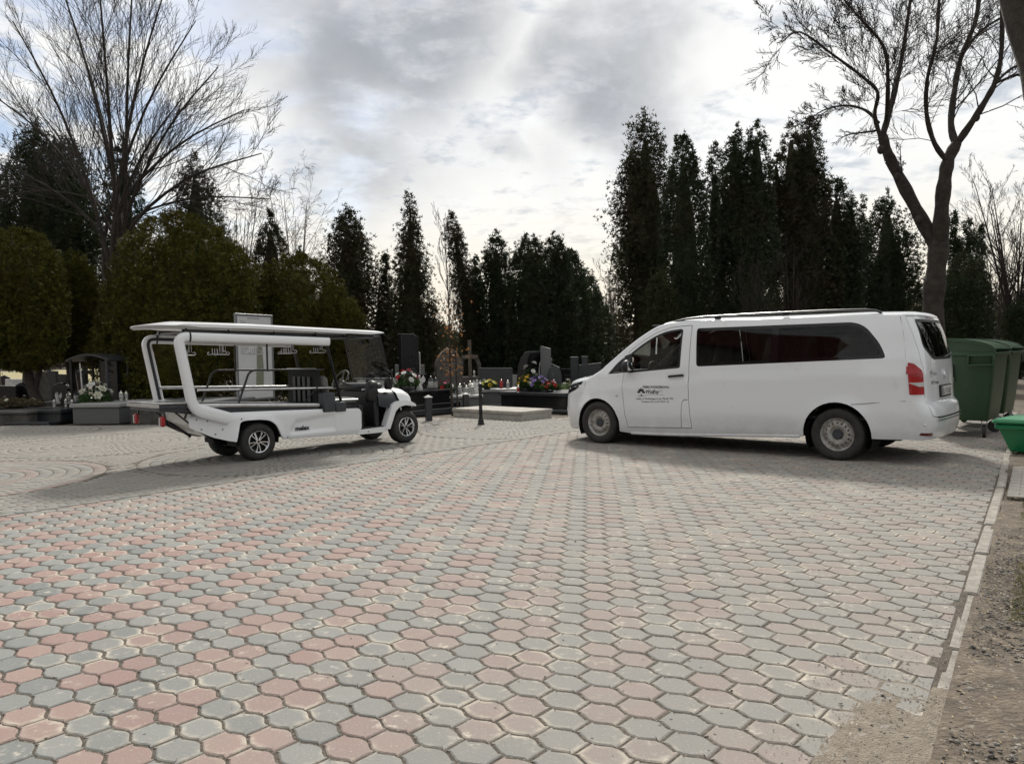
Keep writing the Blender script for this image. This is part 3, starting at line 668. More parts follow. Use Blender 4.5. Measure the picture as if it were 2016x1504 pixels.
# apron of plain setts beyond the kerb
def build_apron():
    root = link('apron', None, kind='structure'); b = MB(); p = [K0+KD*s+KN*d for s, d in ((5.2, .09), (7.35, .09), (7.35, 3.2), (5.2, 3.2))]; b.add([(*q, .0125) for q in p], [(0, 1, 2, 3)]); b.build('sett_bed', 'joint', root, None)
    me = [MB().box((0, 0, 0), (.196, .0965, .05), 0, .004).data('sett', 'paver_sand') for _ in range(2)]
    hf = MB().box((0, 0, 0), (.094, .0965, .05), 0, .004).data('sett', 'paver_sand')
    for j in range(21):
        if j % 2: c = K0+KD*(5.25+.05+j*.1005)+KN*.140; o = link('sett', hf, root); o.location = (c[0], c[1], -.008); o.rotation_euler = (0, 0, math.atan2(KN[1], KN[0])); o.color = (.5, 0, 0, 1)
        for k in range(15):
            c = K0+KD*(5.25+.05+j*.1005)+KN*(.19+k*.2+.1*(j % 2))
            if not frustum(c): continue
            o = link('sett', me[k % 2], root); o.location = (c[0], c[1], -.008+rng.normal(0, .0012)); o.rotation_euler = (0, 0, math.atan2(KN[1], KN[0])+rng.normal(0, .01)); o.color = (float(rng.random()), 0, 0, 1)
build_apron()
# ------------------------------------------------------------------ the white passenger van
VAN_N = np.array([-.657, -.754])
def build_van():
    T = thing('passenger_van', 'white long passenger van with black roof rails and funeral company lettering on its door', 'van', (4.198-VAN_N[0]*.94, 9.926-VAN_N[1]*.94, 0), R_(138.93))
    zt = spl([-.95, -.70, -.3, 1.06, 2.12, 2.45, 2.69, 2.95, 3.2, 3.45, 3.62, 3.72, 3.85, 4.02, 4.30, 4.62], [1.83, 1.835, 1.845, 1.855, 1.872, 1.862, 1.815, 1.685, 1.525, 1.345, 1.215, 1.14, 1.07, 1.0, .965, .915])
    zb = spl([-.9, -.42, .5, 3.14, 3.33, 4.5], [.31, .31, .285, .195, .20, .185])
    zc = spl([-.9, -.79, 1.154, 2.125, 3.266, 4.4], [1.166, 1.162, 1.104, 1.042, .957, .87])
    def side(x, z):
        b, c = float(zb(x)), float(zc(x)); lc = b+.235
        y = float(spl([b-.1, b, b+.06, b+.12, lc-.02, lc+.02, (lc+c)/2, c-.012, c+.016, c+.12, 1.42, 1.62, 1.86, 2.0], [.90, .915, .930, .938, .943, .957, .957, .968, .947, .944, .908, .868, .797, .74])(z))
        if x > 3.25: q = (x-3.25)/1.0; y -= .125*q**2.2
        if x > 2.3 and z > 1.1: q = (x-2.3)/1.3; y -= .075*min(1, (z-1.1)/.3)*q**1.6
        if x < -.3: y -= .045*((-.3-x)/.5)**2
        for ax, az in ((.02, .33), (3.76, .30)):
            d = math.hypot(x-ax, z-az)-.43
            if z > az-.1: y += .020*math.exp(-(max(d, 0)/.075)**2)
        return y
    f_side = lambda u, w: (-u, side(-u, w), w)
    X = lambda pts: [(-a, b) for a, b in pts]
    def arc(ax, az, r, a0, a1, n=18): return [(ax+r*math.cos(R_(a0+(a1-a0)*i/n)), az+r*math.sin(R_(a0+(a1-a0)*i/n))) for i in range(n+1)]
    xe_f = spl([.15, .70, .82, 1.02], [4.2, 4.2, 4.06, 4.02]); xc_f = spl([.15, .30, .50, .72, .93, 1.02], [4.56, 4.66, 4.70, 4.69, 4.64, 4.60]); EF = 2.45
    xe_r = spl([.25, .80, 1.25, 1.6, 1.86], [-.86, -.825, -.80, -.76, -.70]); xc_r = spl([.25, .36, .5, .70, .77, 1.25, 1.60, 1.86], [-1.02, -1.09, -1.12, -1.105, -1.04, -1.02, -.95, -.845])
    EX = 3.0
    def f_rear(u, w):
        s = max(-1, min(1, -u/1.1)); th = s*math.pi/2; xe = float(xe_r(w)); Y = side(xe, w); return (xe-(xe-float(xc_r(w)))*abs(math.cos(th))**(2/EX), Y*math.copysign(abs(math.sin(th))**(2/EX), th), w)
    def s_of_y(y, z, rear=True):
        Y = side(float((xe_r if rear else xe_f)(z)), z); return math.copysign(2/math.pi*math.asin(min(1, (abs(y)/Y)**(EX/2))), y)
    def f_front(u, w):
        s = max(-1, min(1, u/1.1)); th = s*math.pi/2; xe = float(xe_f(w)); Y = side(xe, w); return (xe+(float(xc_f(w))-xe)*abs(math.cos(th))**(2/EF), Y*math.copysign(abs(math.sin(th))**(2/EF), th), w)
    def both(mb):
        n = len(mb.v); v = list(mb.v); f = list(mb.f); mm = list(mb.m); mb.add([(x, -y, z) for x, y, z in v], [q[::-1] for q in f]); mb.m[len(mm):] = mm; return mb
    # outlines on the flank, (x forward, z up)
    top = [(x, float(zt(x))) for x in (4.02, 3.93, 3.85, 3.78, 3.72, 3.62, 3.45, 3.2, 3.08, 2.95, 2.82, 2.69, 2.57, 2.45, 2.3, 2.12, 1.06, 0, -.3, -.70)]
    rear_edge = [(float(xe_r(z)), z) for z in (1.7, 1.5, 1.25, 1.0, .8, .6, .45, .31)]
    front_edge = [(float(xe_f(z)), z) for z in (.24, .5, .70, .78, .86, .94)]
    OUT = top+rear_edge+[(-.5, .305)]+arc(.02, .33, .43, 183, -4)+[(.5, .285), (1.8, .24), (3.14, .195), (3.325, .215)]+arc(3.76, .30, .43, 190, -8)+front_edge
    DOOR = [(3.245, 1.10), (3.272, .957), (3.235, .538), (3.187, .288), (2.255, .322), (2.238, .70), (2.20, .742), (2.122, .746), (2.117, 1.165), (2.121, 1.838), (2.45, 1.822), (2.70, 1.755), (2.95, 1.625), (3.19, 1.465)]
    DOOR = fillet(DOOR, [.02, .03, .05, .02, .01, .03, .03, .0, .02, .015, .06, .06, .08, .05], 3)
    DGL = fillet([(3.165, 1.145), (2.271, 1.217), (2.265, 1.785), (2.52, 1.762), (2.72, 1.695), (2.95, 1.568), (3.15, 1.43)], [.02, .03, .04, .1, .1, .1, .02], 4)
    TRI = fillet([(3.555, 1.118), (3.295, 1.135), (3.272, 1.385), (3.40, 1.29)], [.02, .02, .02, .06], 3)
    FLAP = fillet([(2.255, .322), (2.238, .70), (2.20, .742), (2.122, .746), (2.085, .322)], [.01, .03, .03, .01, .01], 3)
    SW = fillet([(2.04, 1.79), (2.00, 1.229), (-.578, 1.318), (-.50, 1.50), (-.27, 1.785)], [.05, .05, .05, .14, .22], 6)
    g = .0050
    body = patch(X(OUT), [X(shrink(DOOR, -g)), X(TRI), X(shrink(FLAP, -g)), X(SW)], f_side, .075, .02)
    both(body)
    # rear face with the tailgate cut out, front face
    def SZ(pts, rear=True): return [((-1.1 if rear else 1.1)*s_of_y(y, z, rear), z) for y, z in pts]
    RW = fillet(SZ([(.655, 1.795), (.70, 1.46), (.64, 1.40), (.47, 1.292), (-.47, 1.292), (-.64, 1.40), (-.70, 1.46), (-.655, 1.795)]), [.06, .06, .06, .06, .06, .06, .06, .06], 4)
    GATE = fillet(SZ([(.765, 1.835), (.80, 1.262), (.775, 1.16), (.775, .72), (.72, .60), (.55, .57), (-.55, .57), (-.72, .60), (-.775, .72), (-.775, 1.16), (-.80, 1.262), (-.765, 1.835)]), .03, 3)
    RO = [(-1.1, z) for z in (.31, .45, .6, .8, 1.0, 1.25, 1.5, 1.7, 1.855)][::1]
    RO = [(-1.1+2.2*i/24, 1.855) for i in range(1, 24)]
    RO = [(-1.1, .31), (-1.1, .6), (-1.1, .9), (-1.1, 1.25), (-1.1, 1.6), (-1.1, 1.855)]+RO+[(1.1, 1.855), (1.1, 1.6), (1.1, 1.25), (1.1, .9), (1.1, .6), (1.1, .31)]
    patch(RO, [shrink(GATE, -g)], f_rear, .07, .0, mb=body)
    FO = [(1.1*math.sin(math.pi*(i/24-.5)), float(zt(f_front(1.1*math.sin(math.pi*(i/24-.5)), .95)[0]))) for i in range(25)]
    FO = [(a, b) for a, b in FO][::-1]+[(-1.1, .6), (-1.1, .20), (-.7, .185), (0, .185), (.7, .185), (1.1, .20), (1.1, .6)]
    patch(FO, [], f_front, .09, .0, mb=body)
    # top skin: bonnet, windscreen, roof
    def ysec(x):
        if x < -.70: q = (-.70-x)/.145; return side(-.70, 1.835)*max(0., 1-q**3)**(1/3), float(zt(-.7)), .075*math.sqrt(max(0., 1-q*q))
        if x > 4.02: q = (x-4.02)/.60; return side(4.02, 1.0)*max(0., 1-q**EF)**(1/EF), float(zt(x)), .11*math.sqrt(max(0., 1-q*q))
        H = float(spl([-.7, 0, 2.2, 2.6, 3.2, 3.62, 3.75, 4.02], [.075, .085, .085, .10, .115, .11, .10, .11])(x)); return side(x, float(zt(x))), float(zt(x)), H
    def skin(xs, s0=0., s1=1., nt=18, mb=None, off=0.):
        mb = mb or MB(); V = []; k = nt+1
        for x in xs:
            Y, Z, H = ysec(x)
            for i in range(k):
                th = math.pi*(s0+(s1-s0)*i/nt); c, s = math.cos(th), math.sin(th); V.append((x, Y*math.copysign(abs(c)**(2/2.6), c), Z+(H+off)*abs(s)**(2/2.6)))
        F = [(a*k+i, a*k+i+1, (a+1)*k+i+1, (a+1)*k+i) for a in range(len(xs)-1) for i in range(nt)]
        return mb.add(V, F)
    def stations(a, b, n): return [a+(b-a)*i/n for i in range(n+1)]
    tail = [-.845+.145*(1-math.cos(math.pi/2*i/6)) for i in range(6)]
    skin(tail+stations(-.70, 2.62, 24), mb=body)
    skin(stations(2.62, 3.66, 10), 0, .09, 4, body); skin(stations(2.62, 3.66, 10), .91, 1., 4, body)
    nose = [4.02+.60*math.sin(math.pi/2*i/9) for i in range(1, 10)]
    bo = body.build('body', 'van_white', T, 38)
    skin(stations(3.66, 4.02, 5)+nose).build('bonnet', 'van_white', T, 40)
    ws = skin(stations(2.62, 3.66, 10), .09, .91, 16, off=-.004).build('windscreen', 'glass_dark', T, 40)
    # front doors, flap
    for sgn in (1, -1):
        mir = (lambda mb: mb) if sgn > 0 else (lambda mb: (lambda q: q)(MB().add([(x, -y, z) for x, y, z in mb.v], [f[::-1] for f in mb.f])))
        d = mir(patch(X(shrink(DOOR, g)), [X(DGL)], f_side, .06, .03)).build('front_door', 'van_white', T, 38)
        w = mir(patch(X(shrink(DGL, .002)), [], f_side, .08, 0, off=-.012)).build('door_glass', 'glass_clear', d, 60)
        mir(patch(X(shrink(DGL, -.008)), [X(shrink(DGL, .022))], f_side, .06, .006, off=.001)).build('window_seal', 'black_plastic', d, 60)
        mir(patch(X(shrink(FLAP, g)), [], f_side, .06, .02)).build('fuel_flap' if sgn > 0 else 'step_cover', 'van_white', T, 38)
        sw = mir(patch(X(shrink(SW, .003)), [], f_side, .10, 0, off=-.006)).build('side_window', 'glass_dark', T, 60)
        mir(patch(X(shrink(SW, .002)), [X(shrink(SW, .045))], f_side, .08, .004, off=-.002)).build('window_border', 'glass_border', sw, 60)
        mir(patch(X([(.90, 1.27), (.80, 1.273), (.80, 1.74), (.90, 1.742)]), [], f_side, .08, .004, off=-.001)).build('window_divider', 'glass_border', sw, 60)
        mir(patch(X(shrink(TRI, .002)), [], f_side, .06, 0, off=-.006)).build('quarter_window', 'glass_dark', T, 60)
        mir(patch(X(fillet([(3.30, 1.14), (3.165, 1.145), (3.15, 1.435), (3.265, 1.40)], .01, 2)), [], f_side, .06, .006, off=.003)).build('pillar_trim', 'black_plastic', T, 60)
        # handle in its recess
        hx, hz = 2.335, 1.088; hy = side(hx, hz)
        h = MB().tube([(hx+.115, sgn*(hy+.004), hz-.008), (hx+.09, sgn*(hy+.028), hz-.002), (hx, sgn*(hy+.034), hz+.004), (hx-.10, sgn*(hy+.030), hz+.012), (hx-.135, sgn*(hy+.008), hz+.014)], [(.013, .018)]*5, 8).build('handle', 'black_plastic', d, 50)
        mir(patch(X([(hx+.11*math.cos(a)*1.0, hz+.004+.042*math.sin(a)) for a in np.linspace(0, 2*math.pi, 20)[:-1]]), [], f_side, .05, 0, off=.0015)).build('handle_recess', 'print_grey' if False else 'cart_white', d, 60)
        # mirror
        mx, mz = 3.10, 1.235
        mm = MB()._ell((mx, sgn*1.075, mz), (.075, .115, .105), 14, 8, 0); mm.xf(lambda x, y, z: (min(x, mx+.03) if False else x, y, max(z, mz-.085))); mo = mm.build('wing_mirror', 'black_plastic', T, 50)
        MB().box((mx+.06, sgn*.965, mz-.06), (.07, .10, .05), 0, .012).build('mirror_arm', 'black_plastic', mo, 50)
        MB().box((mx-.066, sgn*1.08, mz+.01), (.004, .15, .13), 0, .001).build('mirror_glass', 'chrome', mo, 50)
        # indicator on the wing
        iy = side(3.373, .78); MB()._ell((3.373, sgn*iy, .78), (.030, .012, .020), 12, 6).build('side_repeater', 'white_lens', T, 60)
        # lamps on the corners
        def SX(pts):
            out = []
            for x, z in pts:
                xe, xc = float(xe_f(z)), float(xc_f(z)); q = min(1, max(0, (x-xe)/(xc-xe))); out.append((1.1*(2/math.pi)*math.acos(q**(EF/2)), z))
            return out
        HL = fillet(SX([(4.53, .765), (4.40, .80), (4.22, .86), (4.12, .935), (4.070, 1.0), (4.28, .955), (4.51, .895)]), [.02, .02, .03, .03, .02, .03, .03], 3)
        hl = mir(patch(HL, [], f_front, .05, .012, off=.006)).build('headlight', 'black_plastic', T, 50)
        mir(patch(shrink(HL, .012), [], f_front, .05, .0, off=.010)).build('headlight_lens', 'glass_lens', hl, 50)
        for (px_, pz_) in ((4.40, .865), (4.25, .905)):
            p = f_front(SX([(px_, pz_)])[0][0], pz_); MB().ell((p[0]-.005, sgn*(p[1]-.005), p[2]), (.022, .022, .022), 12, 6).build('headlight_bulb', 'chrome', hl, 60)
        sl = lambda y, z: -1.1*s_of_y(y, z)
        TL = fillet([(-1.1*.985, .868), (-1.1*.985, 1.262), (sl(.885, 1.25), 1.25), (sl(.80, 1.16), 1.15), (sl(.785, .868), .868)], [.01, .02, .06, .05, .01], 4)
        tl = mir(patch(TL, [], f_rear, .045, .012, off=.008)).build('tail_light', 'red_lens', T, 45)
        mir(patch(fillet([(sl(.93, 1.0), 1.015), (sl(.79, 1.0), 1.02), (sl(.79, .96), .965), (sl(.87, .96), .965)], .01, 3), [], f_rear, .03, .004, off=.012)).build('reversing_light', 'white_lens', tl, 45)
        mir(patch(fillet([(sl(.935, 1.18), 1.12), (sl(.935, 1.2), 1.215), (sl(.84, 1.2), 1.19), (sl(.82, 1.1), 1.10)], .01, 3), [], f_rear, .03, .003, off=.011)).build('brake_light', 'red_lens', tl, 45)
        mir(patch([(sl(.70, .36), .352), (sl(.86, .36), .372), (sl(.86, .40), .402), (sl(.70, .40), .392)], [], f_rear, .03, .003, off=.004)).build('bumper_reflector', 'dark_red', T, 45)
        # seams: bumper top line
        for k, ln in enumerate(([(-.17, .735), (-.45, .762), (-.80, .79)],)):
            MB().tube([(x, sgn*(side(x, z)+.0005), z) for x, z in ln], .003, 5).build('bumper_seam', 'black_plastic', T, None)
        # sill strip below the doors and dark under-strip
        MB().tube([(x, sgn*(side(x, float(zb(x))+.03)-.004), float(zb(x))+.004) for x in np.linspace(.5, 3.14, 12)], [(.012, .02)]*12, 6).build('sill', 'van_white', T, 50)
        # roof rail
        rp = [(2.52, 1.885), (2.42, 1.912), (2.25, 1.938), (2.0, 1.956), (1.2, 1.960), (.2, 1.954), (-.28, 1.942), (-.40, 1.925), (-.48, 1.89)]
        rl = MB().tube([(x, sgn*.735, z) for x, z in rp], [(.020, .016)]*len(rp), 8).build('roof_rail', 'black_metal', T, 50)
        for xx in (1.75, .75): MB().box((xx, sgn*.735, 1.935), (.10, .022, .045), 0, .006).build('rail_foot', 'black_plastic', rl, 50)
    # tailgate
    gt = patch(shrink(GATE, g), [RW], f_rear, .055, .03).build('tailgate', 'van_white', T, 38)
    patch(shrink(RW, .002), [], f_rear, .07, 0, off=-.004).build('rear_window', 'glass_dark', gt, 60)
    patch(shrink(RW, -.004), [shrink(RW, .03)], f_rear, .07, .004, off=.002).build('window_seal', 'black_plastic', gt, 60)
    bl = fillet(SZ([(.20, 1.838), (-.20, 1.838), (-.20, 1.812), (.20, 1.812)]), .005, 2); patch(bl, [], f_rear, .05, .004, off=.006).build('high_brake_light', 'dark_red', gt, 60)
    pr = lambda y, z, off=.01: (lambda p: (p[0]-off, p[1], p[2]))(f_rear(-1.1*s_of_y(y, z), z))
    MB().tube([pr(.02, 1.31, .02), pr(-.25, 1.345, .025), pr(-.50, 1.36, .02)], .008, 6).build('rear_wiper', 'black_plastic', gt, 50)
    xp = f_rear(0, .86)[0]
    fr = MB().box((xp-.006, 0, .885), (.03, .56, .155), 0, .006).build('plate_frame', 'black_plastic', gt, 40)
    pl = MB().box((xp-.024, 0, .888), (.006, .520, .112), 0, .002).build('number_plate', 'plate', gt, 40)
    v, f = txt('LU 715GR', .09); A = np.array(v); v = fit(v, -.20, .22, .848); o_ = MB().add([(xp-.0285, -x, z) for x, z in v], [q for q in f]).build('plate_lettering', 'print_black', pl, None); o_['kind'] = 'stuff'
    MB().box((xp-.0275, .235, .888), (.002, .04, .10), 0, 0).build('plate_band', 'dark_red' if False else 'navy_shell', pl, None)
    # emblem: ring with three spokes; model lettering
    ex = f_rear(0, 1.10)[0]-.008; em = MB().tube([(ex, .055*math.cos(a), 1.10+.055*math.sin(a)) for a in np.linspace(0, 2*math.pi, 25)[:-1]], .0055, 6, closed=True)
    for k in range(3):
        a = math.pi/2+k*2*math.pi/3; em.tube([(ex, 0, 1.10), (ex, .053*math.cos(a), 1.10+.053*math.sin(a))], [.010, .002], 6)
    em.build('star_emblem', 'chrome', gt, 50)
    def rear_text(s, y0, y1, z, name, m):
        v, f = txt(s, .05, bold=.0008); v = fit(v, 0, y0-y1, 0); MB().add([pr(y0-x, z+h, .004) for x, h in v], [q for q in f]).build(name, m, gt, None)
    rear_text('VITO', .60, .47, .985, 'model_lettering', 'chrome'); rear_text('TOURER', .46, .30, .985, 'model_lettering', 'print_black')
    rear_text('Woźny', .52, .36, 1.095, 'company_lettering', 'print_grey')
    def flower(fm, cx, cz, r, name, m, parent):
        mb = MB()
        for ang, ln, wd in ((90, 1.0, .20), (52, .9, .24), (128, .9, .24), (8, .95, .24), (172, .95, .24), (-90, .75, .14)):
            a = R_(ang); d = np.array([math.cos(a), math.sin(a)]); n = np.array([-d[1], d[0]]); p0 = np.array([cx, cz])+d*r*.16
            P = [p0, p0+d*r*.3-n*r*wd*.8, p0+d*r*.55-n*r*wd*.9, p0+d*r*ln*.86, p0+d*r*.55+n*r*wd*.9, p0+d*r*.3+n*r*wd*.8]
            o = [fm(*q) for q in P]; mb.add(o, [(0, 1, 2, 3, 4, 5)])
        for s in (-1, 1):
            P = [(cx+s*r*t, cz-r*(.42+.22*math.sin(t*2.6))) for t in (0, .2, .4, .6, .8)]; Q = [(a, b-r*.07) for a, b in P]; mb.add([fm(*q) for q in P+Q[::-1]], [tuple(range(10))])
        mb.build(name, m, parent, None)
    flower(lambda y, z: pr(.60-(y), z, .004), 0.02, 1.115, .05, 'flower_logo', 'print_grey', gt)
    # bumper step strips
    for zz, off in ((.585, .012), (.545, .018)):
        MB().tube([pr(y, zz, off) for y in np.linspace(.62, -.62, 14)], .006, 5).build('bumper_step_strip', 'black_plastic', T, None)
    for y in (.84,): MB().ell(pr(y, .50, .002), (.014, .014, .014), 10, 6).build('parking_sensor', 'cart_white', T, 50)
    # lettering on the driver's door
    door = [o for o in T.children if o.name.startswith('front_door')][0]
    fd = lambda x, z: (x, side(x, z)+.0022, z)
    def door_text(s, xl, xr, z, name, m, shear=0., bold=.0, tilt=0.):
        v, f = txt(s, .06, shear, bold); v = fit(v, 0, xl-xr, 0); MB().add([fd(xl-x, z+h+tilt*x) for x, h in v], f).build(name, m, door, None)
    door_text('FIRMA POGRZEBOWA', 2.887, 2.431, .907, 'door_lettering', 'print_black', 0, .0016, .006)
    door_text('Woźny', 2.835, 2.600, .826, 'door_lettering', 'print_black', .35, .0012, .01)
    door_text('Lublin, ul. Dolińskiego 4, tel. 798 667 992', 3.010, 2.369, .727, 'door_lettering', 'print_black', 0, .0006, .02)
    door_text('Cmentarna 8C, tel. 81 749 91 92', 2.923, 2.444, .685, 'door_lettering', 'print_black', 0, .0006, .02)
    flower(lambda x, z: fd(2.92-(x), z), 0, .835, .078, 'flower_logo', 'print_black', door)
    MB().add([fd(2.86-.33*t, .800+.012*math.sin(t*3.1)+(.003 if k else 0)) for t in np.linspace(0, 1, 12) for k in (0, 1)], [(2*i, 2*i+1, 2*i+3, 2*i+2) for i in range(11)]).build('door_flourish', 'print_black', door, None)
    MB().add([fd(2.575+.016*math.cos(a)*q, .868+.016*math.sin(a)*q) for a in np.linspace(0, 2*math.pi, 15)[:-1] for q in (1, .75)], [(2*i, 2*((i+1) % 14), 2*((i+1) % 14)+1, 2*i+1) for i in range(14)]).build('registered_mark', 'print_grey', door, None)
    # wheels
    def van_wheel(x, s, z):
        w = link('wheel', None, T); w.location = (x, s*.815, z); w.rotation_euler = (0, R_(17*x), 0)
        prof = [(.215, -.10), (.25, -.118), (.30, -.123), (.325, -.112), (.338, -.085), (.340, 0), (.338, .085), (.325, .112), (.30, .123), (.25, .118), (.215, .10)]
        t = MB().lathe([(r, y*s) for r, y in prof], (0, 0, 0), 40, axis='y', cap=False); 
        for k in range(-2, 3): t.lathe([(.3395, k*.035-.004), (.3425, k*.035), (.3395, k*.035+.004)] if False else [(.341, k*.036-.010), (.343, k*.036-.006), (.343, k*.036+.006), (.341, k*.036+.010)], (0, 0, 0), 40, axis='y', cap=False)
        t.build('tyre', 'rubber', w, 50)
        circ = lambda r, n, a0=0, c=(0, 0): [(c[0]+r*math.cos(a0+2*math.pi*i/n), c[1]+r*math.sin(a0+2*math.pi*i/n)) for i in range(n)]
        dish = spl([0, .075, .085, .118, .135, .170, .182, .196, .214, .222], [.070, .070, .086, .094, .090, .072, .055, .070, .098, .100])
        holes = [circ(.0125, 8, 0, (.148*math.cos(2*math.pi*i/16), .148*math.sin(2*math.pi*i/16))) for i in range(16)]
        fm = (lambda a, b: (-a*s, float(dish(math.hypot(a, b)))*s, b))
        patch(circ(.222, 40), holes, fm, .022, .012).build('rim', 'steel_wheel', w, 50)
        MB().lathe([(.0001, .10*s), (.058, .098*s), (.066, .086*s), (.068, .07*s)], (0, 0, 0), 20, axis='y').build('hub_cap', 'grey_plastic', w, 50)
        for k in range(5): MB().ell((.045*math.cos(2*math.pi*k/5), .098*s, .045*math.sin(2*math.pi*k/5)), (.008, .008, .008), 8, 4).build('wheel_bolt', 'black_plastic', w, 50)
        MB().lathe([(.20, -.06*s), (.20, .03*s), (.0001, .03*s)], (0, 0, 0), 20, axis='y').build('brake_drum', 'underbody', w, None)
    for x, z in ((.02, .338), (3.745, .338)):
        for s in (1, -1): van_wheel(x, s, z)
        for s in (1, -1):
            lin = MB(); A = arc(x, .31, .425, 205, -25, 20); lin.add([(a, s*y, b) for y in (.885, .52) for a, b in A], [(i, i+1, 21+i+1, 21+i) for i in range(20)]); lin.add([(a, s*.52, b) for a, b in A], [tuple(range(21))]); lin.build('arch_liner', 'underbody', T, None)
    MB().box((2.0, 0, .34), (2.9, 1.70, .16), 0, .02).box((-.62, 0, .40), (.55, 1.5, .16), 0, .02).box((4.2, 0, .33), (.2, 1.2, .2), 0, .02).box((1.9, 0, .335), (4.3, 1.0, .15), 0, .02).build('underbody', 'underbody', T, None)
    # inside: floor, dashboard, wheel, seats
    it = MB().box((1.45, 0, .55), (4.4, 1.72, .04), 0, 0).build('cabin_floor', 'underbody', T, None)
    MB().box((3.42, 0, 1.0), (.42, 1.55, .30), 0, .06).box((3.28, .40, 1.13), (.22, .34, .10), 0, .03).build('dashboard', 'dash_grey', T, 50)
    MB().tube([(2.98+.10*math.sin(a)*.5, .42+.19*math.cos(a), 1.13+.17*math.sin(a)) for a in np.linspace(0, 2*math.pi, 25)[:-1]], .014, 6, closed=True).tube([(2.98, .42, 1.13), (3.2, .42, 1.0)], .03, 8).build('steering_wheel', 'black_plastic', T, 60)
    def seat(x, y):
        s = link('seat', None, T); s.location = (x, y, .6)
        MB().box((.0, 0, .36), (.50, .48, .14), 0, .05).build('cushion', 'seat_cloth', s, 60)
        MB().box((-.30, 0, .72), (.13, .46, .66), 0, .05, ry=R_(-14)).build('backrest', 'seat_cloth', s, 60)
        MB().box((-.41, 0, 1.08), (.10, .26, .18), 0, .045, ry=R_(-10)).build('headrest', 'seat_cloth', s, 60)
    for x, ys in ((2.55, (.42, -.42)), (1.35, (.50, 0, -.50)), (.35, (.50, 0, -.50))):
        for y in ys: seat(x, y)
    MB().box((1.2, 0, 1.86), (3.4, 1.3, .03), 0, .01).build('headliner', 'grey_plastic', T, None)
    return T
build_van()
